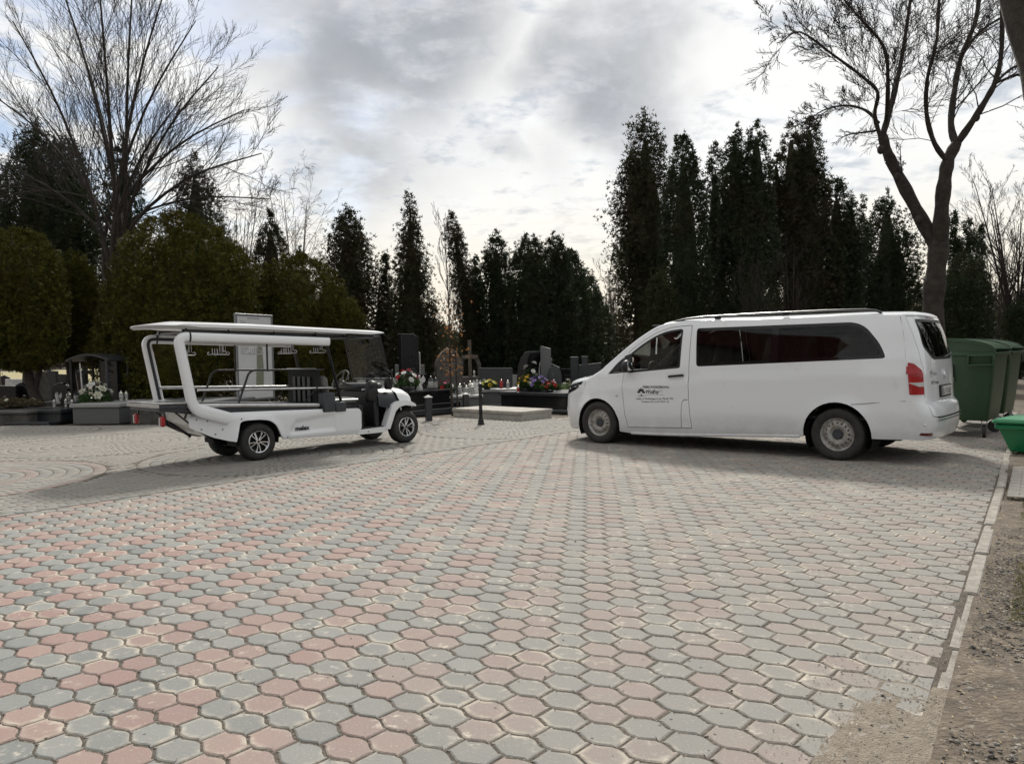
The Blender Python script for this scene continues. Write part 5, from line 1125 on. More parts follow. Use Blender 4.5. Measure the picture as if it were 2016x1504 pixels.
conifer('thuja_tree', 'upright dark conifer with feathered tip between the leaning one and the broad pair', 'tree', 981, 455, 30, 33, 'column', 5200, .20, 36, 'thuja', .5, MG, ragged=.20)
conifer('thuja_tree', 'broad round-topped dark conifer above the curved black headstone', 'tree', 1046, 458, 48, 32, 'column', 7500, .20, 37, 'thuja', .8, MG, ragged=.06)
conifer('thuja_tree', 'round-topped dark conifer above the black gabled headstone', 'tree', 1096, 460, 37, 33, 'column', 6000, .20, 38, 'thuja', .8, MG, ragged=.06)
conifer('thuja_tree', 'dark conifer stepping down right of the round-topped pair', 'tree', 1128, 492, 35, 37, 'column', 5200, .22, 39, 'thuja', .7, MG)
conifer('thuja_tree', 'third conifer down the slope of the receding row towards the lamp post', 'tree', 1153, 528, 33, 42, 'column', 4400, .24, 40, 'thuja', .6, MG)
conifer('thuja_tree', 'fourth conifer down the slope of the receding row towards the lamp post', 'tree', 1174, 570, 28, 48, 'column', 3600, .26, 41, 'thuja', .5, MG)
conifer('thuja_tree', 'last and lowest conifer of the receding row, next to the lamp post', 'tree', 1192, 612, 22, 56, 'column', 2800, .28, 42, 'thuja', .4, MG)
conifer('thuja_tree', 'huge dark conifer behind the left foot of the many-stemmed bare tree', 'tree', 92, 243, 80, 34, 'ovate', 10000, .25, 51, 'thuja', 3.4, LG, ragged=.26, clump=.38)
conifer('thuja_tree', 'dark conifer tucked between the huge one and the stems of the bare tree', 'tree', 150, 262, 52, 36, 'ovate', 7000, .25, 52, 'thuja', 3.2, LG, ragged=.26, clump=.36)
conifer('thuja_tree', 'dark column right behind the forked stems of the left bare tree', 'tree', 256, 262, 40, 33, 'column', 6500, .22, 53, 'thuja', .4, LG, ragged=.16)
conifer('thuja_tree', 'round-headed dark conifer above the large golden dome', 'tree', 396, 296, 57, 35, 'ovate', 8000, .23, 54, 'thuja_brown', .4, LG, ragged=.18, clump=.32)
conifer('thuja_tree', 'dark conifer rising between the two golden domes', 'tree', 540, 410, 40, 36, 'ovate', 5200, .24, 55, 'thuja_brown', .4, LG, ragged=.2)
conifer('thuja_tree', 'small dark conifer tip right of the two golden domes, below the pale birch', 'tree', 600, 482, 22, 38, 'cone', 2600, .24, 56, 'thuja_brown', .4, LG)
conifer('thuja_tree', 'dark conifer cut by the left edge of the picture', 'tree', -8, 322, 42, 36, 'ovate', 5200, .25, 57, 'thuja', 3.0, LG, ragged=.22)

for i, (x, y, h) in enumerate(((19.5, 20.0, 8.5), (22.5, 22.5, 9.5), (26.0, 25.0, 9.5), (17.0, 14.0, 6.0))):  # conifers added out of view so the van rear window mirrors something dark
    T = thing('thuja_tree', ('first', 'second', 'third', 'fourth')[i]+' unseen conifer added to the right of the view, darkening the rear window reflection', 'tree', (x, y, -.04)); link('crown', tri_data('crown', crown_tris(h, .1, lambda t: PROF['column'](t)*1.9, 3500, .30, 90+i, .3), 'thuja'), T); MB().tube([(0, 0, 0), (0, 0, h*.8)], [.16, .05], 8).build('trunk', 'bark_dark', T, 60)
def shrub(name, label, cat, px, Y, top, hw, z0, prof, n, size, seed, m, trunk=None, group=None, parts=()):
    c = dp(px, 700, Y); T = thing(name, label, cat, (c[0], Y, -.04), 0, group); H = dp(px, top, Y)[2]; rw = hw/FPX*Y; f = PROF[prof]
    V = crown_tris(H, z0, lambda t: f(t)*rw, n, size, seed, .08, up=.8, ragged=.045, nclump=n//14)
    for (dx, dy, hh, rr, zz, pf, nn) in parts: V = np.concatenate([V, crown_tris(hh, zz, lambda t: PROF[pf](t)*rr, nn, size, seed+int(nn) % 7+1, .08, up=.8, ragged=.05, nclump=nn//14)+np.array([dx, dy, 0])])
    link('crown', tri_data('crown', V, m), T)
    b = MB()
    for pts, r0, r1 in (trunk or [([(0, 0, 0), (.05, 0, H*.5), (0, .05, H*.8)], .14, .05)]): b.tube(pts, np.linspace(r0, r1, len(pts)), 9)
    b.build('trunk', 'bark_dark', T, 60); return T
shrub('domed_thuja', 'big clipped dome of golden green thuja behind the cart', 'shrub', 360, 22.5, 418, 152, .15, 'dome', 38000, .115, 61, 'thuja_gold', None, 'clipped golden thujas', [(.75, -.2, 5.25, 1.35, 2.4, 'globe', 9000), (-1.15, .2, 4.3, 1.15, .3, 'globe', 7000)])
shrub('domed_thuja', 'lower clipped dome of golden green thuja above the cart roof', 'shrub', 592, 25.5, 498, 114, .15, 'dome', 25000, .12, 62, 'thuja_gold', None, 'clipped golden thujas', [(1.15, 0, 3.55, .95, 1.2, 'globe', 6000), (-1.0, .1, 4.6, 1.0, 2.2, 'globe', 6000)])
shrub('topiary_thuja', 'golden green thuja with rounded crown on a leaning trunk at the left edge', 'shrub', 42, 21.0, 452, 78, 1.35, 'globe', 21000, .11, 63, 'thuja_gold', [([(.62, -.2, 0), (.55, -.15, .35), (.30, -.1, .85), (.12, 0, 1.5), (0, 0, 2.4), (0, 0, 3.6)], .17, .06), ([(.35, -.1, .75), (.45, .05, 1.3), (.5, .1, 2.2)], .09, .03)], 'clipped golden thujas', [(-.45, 0, 4.2, .95, 1.6, 'globe', 4500), (.45, -.2, 3.6, .8, 1.35, 'globe', 4500)])
shrub('topiary_thuja', 'smaller golden green thuja on a straight trunk between the leaning one and the big dome', 'shrub', 138, 23.0, 492, 50, 1.5, 'globe', 15000, .115, 64, 'thuja_gold', [([(.05, 0, 0), (.04, 0, .8), (-.03, 0, 1.7), (0, 0, 2.6), (0, 0, 3.6)], .17, .06)], 'clipped golden thujas', [(.35, 0, 3.9, .6, 1.4, 'globe', 3000)])

# ---- leafless trees
class Twigs:
    def __init__(s): s.g = {}
    def add(s, P, r0, r1, n):
        P = np.asarray(P, float); s.g.setdefault((len(P), n), []).append((P, r0, r1))
    def data(s, name, m):
        Vs = []; Fs = []; o = 0
        for (k, n), L in s.g.items():
            P = np.array([q[0] for q in L]); c = len(L); r0 = np.array([q[1] for q in L]); r1 = np.array([q[2] for q in L]); t = np.gradient(P, axis=1); t /= np.linalg.norm(t, axis=2)[..., None]+1e-9
            ref = np.where(np.abs(t[:, :1, 2:]) < .9, np.array([[[0, 0, 1.]]]), np.array([[[1., 0, 0]]])); u = np.cross(t, np.broadcast_to(ref, t.shape)); u /= np.linalg.norm(u, axis=2)[..., None]+1e-9; w = np.cross(t, u)
            rad = r0[:, None]+(r1-r0)[:, None]*np.linspace(0, 1, k)[None]; th = 2*math.pi*np.arange(n)/n
            V = P[:, :, None]+(u[:, :, None]*np.cos(th)[None, None, :, None]+w[:, :, None]*np.sin(th)[None, None, :, None])*rad[:, :, None, None]
            i = np.arange(k-1)[:, None]*n; j = np.arange(n)[None]; j2 = (j+1) % n; q = np.stack([i+j, i+j2, i+n+j2, i+n+j], -1).reshape(-1, 4); F = (q[None]+np.arange(c)[:, None, None]*k*n).reshape(-1, 4)+o
            Vs.append(V.reshape(-1, 3)); Fs.append(F); o += V.size//3
        return idx_data(name, np.concatenate(Vs), np.concatenate(Fs), m, True)
def grow(tw, r, P, r0, level, maxlev, ratio=.62, spread=.75, nch=6, upb=.16, kink=.14, minr=.0035, first=.25, lens=None, droop=0.):
    """side branches along the limb P, and their own"""
    P = np.asarray(P, float); seg = np.linalg.norm(np.diff(P, axis=0), axis=1); L = seg.sum()
    for c in range(nch):
        f = first+(1-first)*(c+r.random()*.8)/nch; s = f*L; i = int(np.searchsorted(np.cumsum(seg), s)); i = min(i, len(seg)-1); q = (s-np.concatenate([[0], np.cumsum(seg)])[i])/seg[i]; p = P[i]+(P[i+1]-P[i])*q; t = (P[i+1]-P[i])/seg[i]
        side = r.normal(0, 1, 3); side -= t*(side@t); side /= np.linalg.norm(side)+1e-9; sp = spread*r.uniform(.6, 1.25); d = t*math.cos(sp)+side*math.sin(sp)
        ln = L*ratio*(1.12-.62*f)*r.uniform(.6, 1.15); rb = max(minr, r0*(1-.72*f)*r.uniform(.42, .62)); k = 5 if level < 2 else 4; pts = [p]
        for _ in range(k-1): d = d+r.normal(0, kink, 3)+np.array([0, 0, upb-droop*level]); d /= np.linalg.norm(d); pts.append(pts[-1]+d*ln/(k-1))
        tw.add(pts, rb, max(minr*.6, rb*.35), 5 if rb > .03 else (4 if rb > .012 else 3))
        if level+1 < maxlev and ln > .12: grow(tw, r, pts, rb, level+1, maxlev, ratio, spread, max(3, int(nch*(.72 if level == 0 else .85))), upb, kink, minr, .2, droop=droop)
def smooth_path(P, n=4):
    P = [np.asarray(p, float) for p in P]; out = []
    for i in range(len(P)-1):
        a, b, c, d = P[max(i-1, 0)], P[i], P[i+1], P[min(i+2, len(P)-1)]
        for j in range(n): t = j/n; out.append(.5*((2*b)+(-a+c)*t+(2*a-5*b+4*c-d)*t*t+(-a+3*b-3*c+d)*t**3))
    out.append(P[-1]); return out
def left_tree():
    Y = 30.; b = dp(228, 700, Y); T = thing('bare_tree', 'large leafless many-stemmed tree fanning out above the golden domes', 'tree', (b[0], Y, -.04)); r = np.random.default_rng(101); tw = Twigs(); mb = MB(); O = np.array([b[0], Y, 0])
    ends = [(25, 40, -1), (105, -70, 1.5), (190, -90, -1.5), (265, -90, .5), (330, -40, -2), (385, 40, 1.5), (430, 130, -.5), (480, 215, 1.5), (515, 300, -1.5), (-70, 150, .8), (-60, 300, -1.6), (530, 390, .3), (-30, 390, 1.4), (150, 60, 2.6), (360, 190, -2.6), (70, 210, 2.2)]
    crotch = [(205, 470), (240, 455), (228, 430), (245, 470), (222, 460)]
    mb.tube([(0, 0, 0), (0, 0, 1.4), (.05, 0, 3.2)], [.36, .30, .27], 10)
    for i, (x, y, dy) in enumerate(ends):
        q = crotch[i % 5]; p0 = np.array([0.05, 0, 2.6]); p1 = dp(q[0], q[1], Y+dy*.15)-O; p3 = dp(x, y, Y+dy)-O; p2 = p1*.55+p3*.45+np.array([0, 0, .12])*np.linalg.norm(p3-p1); P = smooth_path([p0, p1, p2, p3], 4); r0 = .105 if i < 9 else .075
        mb.tube(P, np.linspace(r0, .018, len(P)), 7); grow(tw, r, P[4:], r0*.55, 0, 3, .54, .54, 12, .10, .10, .0066, .08)
    mb.build('trunk', 'bark', T, 60); link('branches', tw.data('branches', 'twig'), T)
left_tree()
def right_tree():
    Y = 18.6; b = dp(1838, 700, Y); T = thing('bare_tree', 'tall forked leafless tree with pruned knobbly limbs behind the rear of the van', 'tree', (b[0], Y, -.04)); r = np.random.default_rng(77); tw = Twigs(); mb = MB(); O = np.array([b[0], Y, 0]); pt = lambda x, y, dy=0.: dp(x, y, Y+dy)-O
    def limb(pts, r0, r1, n=9, twigs=True, **k):
        P = smooth_path(pts, 4); rr = np.linspace(r0, r1, len(P)); rr = rr*(1+.10*np.sin(np.arange(len(P))*1.7+r0*50)); mb.tube(P, rr, n)
        if twigs: grow(tw, r, P, r1*1.0, 0, k.get('ml', 3), k.get('ra', .50), .62, int(k.get('nc', 9)*1.4), .07, .17, .0056, k.get('fi', .12))
        return P
    limb([(0, 0, 0), (0.0, 0, .5), pt(1836, 620), pt(1842, 540), pt(1850, 470)], .29, .215, 12, False)
    limb([pt(1846, 490), pt(1812, 425, .2), pt(1775, 355, .3), pt(1748, 300, .4), pt(1737, 262, .4)], .165, .105, 10, True, nc=3, fi=.6, ra=.15)
    limb([pt(1852, 490), pt(1853, 420, -.2), pt(1860, 350, -.3), pt(1868, 310, -.3), pt(1884, 278, -.3)], .185, .12, 10, True, nc=3, fi=.5, ra=.15)
    limb([pt(1737, 266, .4), pt(1752, 215, .6), pt(1768, 150, .8), pt(1782, 70, 1.), pt(1800, -60, 1.2)], .080, .030, nc=11)
    limb([pt(1736, 275, .4), pt(1722, 225, .2), pt(1728, 180, -.2), pt(1700, 150, -.4), pt(1640, 105, -.6), pt(1575, 60, -.8), pt(1540, 80, -1.)], .055, .014, nc=13)
    limb([pt(1730, 240, .4), pt(1705, 215, .6), pt(1665, 205, .9), pt(1620, 215, 1.), pt(1585, 240, 1.1)], .042, .010, nc=11)
    limb([pt(1722, 255, .4), pt(1700, 258, .8), pt(1672, 262, .9), pt(1650, 272, 1.)], .032, .009, nc=8)
    limb([pt(1745, 235, .4), pt(1748, 160, -.5), pt(1740, 90, -.9), pt(1690, 30, -1.), pt(1640, -30, -1.2)], .055, .016, nc=12)
    limb([pt(1868, 318, -.3), pt(1840, 280, -.5), pt(1824, 220, -.7), pt(1826, 150, -.8), pt(1845, 70, -.9), pt(1850, -60, -1.)], .065, .026, nc=10)
    limb([pt(1882, 282, -.3), pt(1872, 240, 0), pt(1880, 170, .3), pt(1892, 110, .5), pt(1920, 40, .6), pt(1935, -60, .7)], .085, .040, nc=10)
    limb([pt(1884, 280, -.3), pt(1915, 235, -.5), pt(1943, 190, -.7), pt(1960, 155, -.8), pt(1972, 90, -.9), pt(1972, -60, -1.)], .085, .040, nc=9)
    limb([pt(1962, 158, -.8), pt(1995, 130, -.8), pt(2050, 110, -.9)], .034, .02, nc=7); limb([pt(1962, 160, -.8), pt(2000, 145, -1.2), pt(2060, 135, -1.5)], .030, .02, nc=7)
    limb([pt(1892, 112, .5), pt(1905, 90, .2), pt(1935, 55, -.2), pt(1990, 20, -.5), pt(2040, -20, -.7)], .040, .02, nc=8)
    limb([pt(1780, 365, .3), pt(1774, 320, .1), pt(1772, 280, -.1)], .02, .006, nc=5)
    for x, y in ((1850, 372), (1864, 430), (1808, 430), (1767, 346), (1922, 228), (1734, 292)): mb.ell(pt(x, y), (.085, .08, .11), 10, 6)
    mb.build('trunk', 'bark', T, 60); link('branches', tw.data('branches', 'twig'), T)
    ends = np.array([q[0][-1] for (k_, n_), L_ in tw.g.items() if n_ == 3 for q in L_]); ends = ends[r.random(len(ends)) < .05]; n = len(ends); d = np.stack([r.normal(0, .35, n), r.normal(0, .35, n), -np.ones(n)], 1)*r.uniform(.06, .13, (n, 1)); w = np.cross(d, r.normal(0, 1, (n, 3))); w /= np.linalg.norm(w, axis=1)[:, None]; w *= .012
    o = link('seed_clusters', tri_data('seed_clusters', np.stack([ends, ends+d*.6-w, ends+d, ends+d*.6+w], 1).reshape(-1, 3), 'twig', tri=4), T); o['kind'] = 'stuff'
right_tree()
def corner_tree():
    T = thing('bare_tree', 'thick leaning trunk cutting into the upper right corner', 'tree', (9.9, 10.6, -.04)); O = np.array([9.9, 10.6, 0]); P = smooth_path([(0, 0, 0), (-.1, 0, 2.6), dp(2110, 250, 10.8)-O, dp(2052, 110, 11.)-O, dp(2018, 20, 11.1)-O, dp(1990, -90, 11.2)-O], 4)
    MB().tube(P, np.linspace(.38, .24, len(P)), 11).build('trunk', 'bark', T, 60); tw = Twigs(); grow(tw, np.random.default_rng(5), P[12:], .1, 0, 3, .35, .9, 6, .05, .2, .006, .4); link('branches', tw.data('branches', 'twig'), T)
corner_tree()
def small_bare(name, label, px, Y, top, spread, seed, m, nst=5, r0=.09, nch=7, droop=0., maxlev=4, z1=.8, minr=.006, group=None, ratio=.5):
    b = dp(px, 700, Y); H = dp(px, top, Y)[2]; T = thing(name, label, 'tree' if 'shrub' not in name else 'shrub', (b[0], Y, -.04), 0, group); r = np.random.default_rng(seed); tw = Twigs(); w = spread/FPX*Y; mb = MB(); mb.tube([(0, 0, 0), (0, 0, z1)], [r0*1.3, r0], 8)
    for i in range(nst):
        a = 2*math.pi*i/nst+r.random(); e = np.array([math.cos(a)*w*r.uniform(.3, 1), math.sin(a)*w*.6, H*r.uniform(.72, 1)]); P = smooth_path([(0, 0, z1*.8), e*np.array([.45, .45, .5])+[0, 0, z1*.3], e], 4); mb.tube(P, np.linspace(r0*.6, minr*1.4, len(P)), 6); grow(tw, r, P, r0*.5, 0, maxlev, ratio, .6, nch, .14, .14, minr, .1, droop=droop)
    mb.build('trunk', m, T, 60); link('branches', tw.data('branches', m), T)
small_bare('birch_tree', 'pale weeping birch without leaves between the domes and the egg-shaped conifer', 585, 44, 362, 55, 201, 'twig_pale', 6, .12, 7, .16, 4, 2.5, .008)
small_bare('bare_tree', 'small pale leafless tree far off beside the lamp post', 1208, 70, 520, 28, 202, 'twig_pale', 5, .12, 7, 0., 4, 2., .014)
small_bare('bare_tree', 'leafless bushy tree above the bins at the right edge', 2000, 34, 290, 95, 203, 'twig', 8, .14, 8, 0., 4, 1.5, .007)
small_bare('bare_tree', 'leafless dark tree low behind the bins at the far right', 1965, 40, 470, 70, 204, 'twig', 7, .10, 7, 0., 4, 1.5, .009)
small_bare('bare_shrub', 'thin leafless bush against the dark columns, above the middle of the van', 1478, 21.5, 500, 38, 205, 'twig', 9, .025, 5, 0., 3, .5, .004, 'leafless bushes behind the van')
small_bare('bare_shrub', 'thin leafless bush against the dark columns, left of the forked bare tree', 1560, 22.0, 480, 26, 206, 'twig', 8, .025, 5, 0., 3, .5, .004, 'leafless bushes behind the van')
small_bare('bare_tree', 'leafless tree with faint twigs behind the domes, left of the birch', 470, 42, 350, 75, 207, 'twig', 7, .11, 7, 0., 4, 2., .008)
def sapling():
    b = gp(891, 818); T = thing('sapling', 'thin staked sapling with a few withered brown leaves at the paving edge', 'tree', (b[0], b[1], -.01)); r = np.random.default_rng(9); H = dp(880, 430, b[1])[2]; tw = Twigs(); mb = MB(); P = smooth_path([(0, 0, 0), (-.03, 0, 1.2), (-.02, 0, 2.4), (-.10, 0, H)], 5); mb.tube(P, np.linspace(.034, .007, len(P)), 7)
    grow(tw, r, P[5:], .022, 0, 3, .42, .38, 12, .16, .08, .0035, .0); mb.build('trunk', 'bark', T, 60); link('branches', tw.data('branches', 'bark'), T)
    pts = []
    for _ in range(230): z = r.choice([r.uniform(1.0, 1.7), r.uniform(1.9, 2.9)]); a = r.random()*6.28; rad = abs(r.normal(0, .22)); pts.append((math.cos(a)*rad-.02, math.sin(a)*rad, z))
    P = np.array(pts); n = len(P); d = r.normal(0, 1, (n, 3)); d[:, 2] -= .6; d /= np.linalg.norm(d, axis=1)[:, None]; w = np.cross(d, r.normal(0, 1, (n, 3))); w /= np.linalg.norm(w, axis=1)[:, None]; s = r.uniform(.05, .10, (n, 1))
    link('withered_leaves', tri_data('withered_leaves', np.stack([P, P+d*s*.5-w*s*.3, P+d*s, P+d*s*.5+w*s*.3], 1).reshape(-1, 3), 'brown_leaf', tri=4), T)
    MB().tube([(.13, .02, -.02), (.11, .02, 1.55)], .022, 8).build('stake', 'bark', T, 60); MB().tube([(.13, .0, 1.42), (-.05, -.04, 1.44), (-.05, .04, 1.44), (.13, .04, 1.42)], .012, 5).build('tie', 'bark_dark', T, None)
sapling()
# distant leafless woods and dark undergrowth, too far to tell apart
def far_wood(name, x0, x1, Y, dY, H, n, size, m, seed, z0=0.):
    r = np.random.default_rng(seed); X = r.uniform(x0, x1, n); Yv = Y+r.uniform(0, dY, n); hh = H*(.72+.18*np.sin(X*.33+seed)+.12*np.sin(X*.9+2))*r.uniform(.75, 1.1, n); z = z0+hh*r.random(n)**.8
    P = np.stack([X, Yv, z], 1); d = np.stack([r.normal(0, .5, n), r.normal(0, .3, n), np.full(n, 1.)], 1); d /= np.linalg.norm(d, axis=1)[:, None]; w = np.cross(d, [0, 1., 0]); s = (size*r.uniform(.5, 1.5, n))[:, None]
    link(name, tri_data(name, np.stack([P-w*s*.10, P+w*s*.10, P+d*s], 1).reshape(-1, 3), m), kind='stuff')
far_wood('distant_wood', -190, -30, 205, 40, 9.5, 26000, 2.6, 'wood_far', 1)
far_wood('distant_wood', -30, 40, 150, 40, 9.0, 16000, 2.0, 'wood_far', 2)
far_wood('distant_wood', 40, 190, 150, 40, 13, 26000, 2.2, 'wood_far', 3)
far_wood('undergrowth', -13.5, 8.5, 60, 14, 4.2, 26000, .55, 'thuja_brown', 4)
far_wood('undergrowth', 12, 56, 46, 14, 5.5, 26000, .50, 'thuja_brown', 5)
# ------------------------------------------------------------------ graves
MT['granite_black'] = mat('polished_black_granite', (.009, .009, .010), .16, col2=(.016, .016, .018), vscale=60, spec=.4)
MT['granite_dark'] = mat('dark_grey_granite', (.036, .040, .045), .28, col2=(.022, .024, .028), vscale=70)
MT['granite_grey'] = mat('grey_granite', (.145, .15, .15), .45, col2=(.09, .094, .098), vscale=60, stain=((.10, .095, .085), 5, .58, .75))
MT['granite_pale'] = mat('pale_granite', (.36, .36, .35), .5, col2=(.25, .25, .245), vscale=60, stain=((.16, .15, .13), 4, .60, .78))
MT['stone_old'] = mat('weathered_stone', (.105, .10, .092), .9, col2=(.055, .052, .046), vscale=6, bump=.8, bscale=30)
MT['concrete'] = mat('pale_concrete', (.42, .40, .36), .9, col2=(.31, .29, .255), vscale=5, bump=.5, bscale=40, stain=((.20, .185, .16), 8, .60, .76))
MT['marble'] = mat('white_marble', (.70, .70, .69), .4, col2=(.52, .52, .52), vscale=9)
MT['cross_wood'] = mat('weathered_wood', (.135, .112, .085), .85, col2=(.07, .056, .042), vscale=16, bump=.6, bscale=40)
MT['gold_letter'] = mat('dull_gilt', (.32, .25, .12), .4, .6)
MT['pale_letter'] = mat('grey_engraving', (.16, .16, .165), .6)
MT['lamp_glass'] = mat('white_lantern_glass', (.50, .51, .50), .2, coat=.5, col2=(.20, .20, .19), vscale=22)
MT['lamp_red'] = mat('red_lantern_glass', (.42, .012, .018), .15, coat=.6, var=.3, vscale=30)
MT['lamp_green'] = mat('mint_lantern_glass', (.36, .52, .44), .2, coat=.5, var=.2)
MT['lamp_metal'] = mat('lantern_cap_metal', (.58, .56, .50), .3, .9, var=.2)
MT['lamp_dark'] = mat('lantern_cap_dark', (.03, .03, .035), .4, .4)
MT['leaf_green'] = leaf_mat('bouquet_leaves', (.020, .048, .014), (.055, .11, .028), (.035, .06, .018), .2)
MT['leaf_pale'] = leaf_mat('pale_bouquet_leaves', (.10, .16, .06), (.22, .30, .12), (.12, .17, .06), .25)
MT['leaf_dry'] = leaf_mat('dried_bouquet', (.09, .075, .045), (.20, .16, .095), (.05, .045, .03), .2)
for nm, c in (('red', (.52, .012, .022)), ('pink', (.70, .13, .22)), ('white', (.74, .74, .70)), ('yellow', (.72, .50, .045)), ('lemon', (.74, .70, .20)), ('orange', (.75, .13, .03)), ('purple', (.30, .20, .52)), ('cream', (.62, .62, .50))): MT['petal_'+nm] = mat('petal_'+nm, c, .7, var=.35, vscale=25)
GA = R_(45)                                                       # the graves run with the paving
def ring_of(poly, r=.0, n=3): return fillet(poly, r, n)
def upright(parent, name, m, poly, t, y=0., smooth=30, loc=(0, 0, 0), rz=0.):
    """a standing stone: outline in (x, z), thickness t along y, with a chamfered edge"""
    mb = MB(); c = min(.012, t*.2); q = shrink(poly, c); n = len(poly); rings = [[(u, -t/2, w) for u, w in q], [(u, -t/2+c, w) for u, w in poly], [(u, t/2-c, w) for u, w in poly], [(u, t/2, w) for u, w in q]]
    v = [p for rg in rings for p in rg]; f = [tuple(range(n))[::-1], tuple(3*n+i for i in range(n))] + [(a*n+i, (a+1)*n+i, (a+1)*n+(i+1) % n, a*n+(i+1) % n) for a in range(3) for i in range(n)]
    ar = sum(poly[i][0]*poly[(i+1) % n][1]-poly[(i+1) % n][0]*poly[i][1] for i in range(n))
    if ar > 0: f = [tuple(reversed(q_)) for q_ in f]
    mb.add([(x, a+y, z) for x, a, z in v], f); o = mb.build(name, m, parent, smooth); o.location = loc; o.rotation_euler = (0, 0, rz); return o
def slabbox(parent, name, m, c, s, ch=.012): return MB().box(c, s, 0, ch).build(name, m, parent, None)
def lines(parent, x0, x1, zs, y, m='pale_letter', h=.014, seed=0):
    r = np.random.default_rng(seed); mb = MB()
    for z in zs:
        w = (x1-x0)*r.uniform(.55, .95); x = (x0+x1)/2-w/2
        while x < (x0+x1)/2+w/2: l = r.uniform(.02, .06); mb.box((x+l/2, y, z), (l*.8, .003, h)); x += l+.012
    o = mb.build('inscription', m, parent, None); o['kind'] = 'stuff'; return o
def cross_poly(w, h, a, zc): return [(-a, 0), (a, 0), (a, zc-a), (w/2, zc-a), (w/2, zc+a), (a, zc+a), (a, h), (-a, h), (-a, zc+a), (-w/2, zc+a), (-w/2, zc-a), (-a, zc-a)]
# flat border of concrete planks in front of the graves
def flat_slab():
    T = thing('grave_border', 'low pale concrete grave cover of four planks by the black bollard', 'grave cover', (-.27, 18.02, -.02), -GA)
    slabbox(T, 'base', 'concrete', (0, 0, .075), (2.30, 1.0, .15), .015)
    for k in range(4): p = slabbox(T, 'plank', 'concrete', (-.87+.58*k, 0, .185), (.568, 1.05, .075), .01)
flat_slab()
def black_tomb():
    T = thing('black_tomb', 'large stepped black granite tomb with a tall dark figure stone', 'tomb', (-2.75, 20.2, -.02), GA)
    slabbox(T, 'step', 'granite_dark', (-.4, 0, .07), (3.1, 2.1, .14)); slabbox(T, 'step', 'granite_black', (-.4, .05, .20), (2.9, 1.9, .13)); slabbox(T, 'plinth', 'granite_black', (-.4, .1, .40), (2.6, 1.6, .28)); slabbox(T, 'slab', 'granite_black', (-.4, .1, .575), (2.75, 1.75, .07))
    upright(T, 'headstone', 'granite_black', fillet([(-.30, .61), (.30, .61), (.30, 1.98), (.14, 2.10), (-.30, 2.10)], .01, 1), .16, .62, loc=(.55, 0, 0))
    slabbox(T, 'pedestal', 'granite_black', (.86, .50, .80), (.26, .22, .40)); MB()._ell((.86, .385, .84), (.06, .006, .08), 14, 6).build('portrait', 'marble', T, 60)
    lines(T, .30, .80, (1.15, 1.08, 1.01), .535, seed=3)
black_tomb()
def round_stone():
    c = dp(886, 770, 21.6); T = thing('round_headstone', 'rough grey rounded headstone behind the sapling', 'headstone', (c[0], 21.6, -.02), R_(22))
    slabbox(T, 'plinth', 'granite_grey', (0, 0, .22), (1.0, .45, .44)); A = [(.40*math.cos(a)*(1+.05*math.sin(7*a)), 1.12+.55*math.sin(a)*(1+.04*math.sin(5*a+1))) for a in np.linspace(-.15, math.pi+.15, 18)]
    upright(T, 'headstone', 'stone_old', [(-.36, .44), (.36, .44)]+A, .16, .05); lines(T, -.2, .2, (1.35, 1.25, .9), -.04, 'pale_letter', .02, 4)
    p = dp(912, 790, 20.9); G = thing('granite_tomb', 'small grey granite tomb with a bright slab crowded with lanterns, behind the bollard', 'tomb', (p[0], 20.9, -.02), R_(8))
    slabbox(G, 'base', 'granite_grey', (0, 0, .17), (.90, 1.0, .34)); slabbox(G, 'slab', 'granite_pale', (0, 0, .385), (1.0, 1.1, .07))
    return p
LAN0 = round_stone()
def arch_cross():
    c = dp(926, 760, 24.6); T = thing('arch_cross', 'weathered cross set in an open stone arch', 'grave cross', (c[0], 24.6, -.02), R_(5))
    slabbox(T, 'base', 'stone_old', (0, 0, .40), (.75, .4, .80)); O = [(.36*math.cos(a), 1.10+.42*math.sin(a)) for a in np.linspace(0, math.pi, 15)]; I = [(.24*math.cos(a), 1.10+.30*math.sin(a)) for a in np.linspace(math.pi, 0, 15)]
    upright(T, 'arch', 'stone_old', [(.36, .8)]+O+[(-.36, .8), (-.24, .8)]+I+[(.24, .8)], .14); upright(T, 'cross', 'cross_wood', [(a, b+.8) for a, b in cross_poly(.52, 1.16, .055, .62)], .10, -.08)
arch_cross()
def long_tomb():
    c = dp(972, 790, 22.3); T = thing('long_tomb', 'grey granite tomb with a long low dark headstone', 'tomb', (c[0], 22.3, -.02), R_(-4))
    slabbox(T, 'step', 'granite_grey', (0, -.1, .05), (1.5, 1.5, .10)); slabbox(T, 'base', 'granite_grey', (0, 0, .26), (1.25, 1.2, .34)); slabbox(T, 'slab', 'granite_pale', (0, 0, .47), (1.42, 1.35, .08)); upright(T, 'headstone', 'granite_dark', [(-.46, .51), (.52, .51), (.52, 1.08), (-.46, 1.10)], .14, .55); slabbox(T, 'end_block', 'granite_pale', (.54, -.62, .26), (.14, .05, .30))
long_tomb()
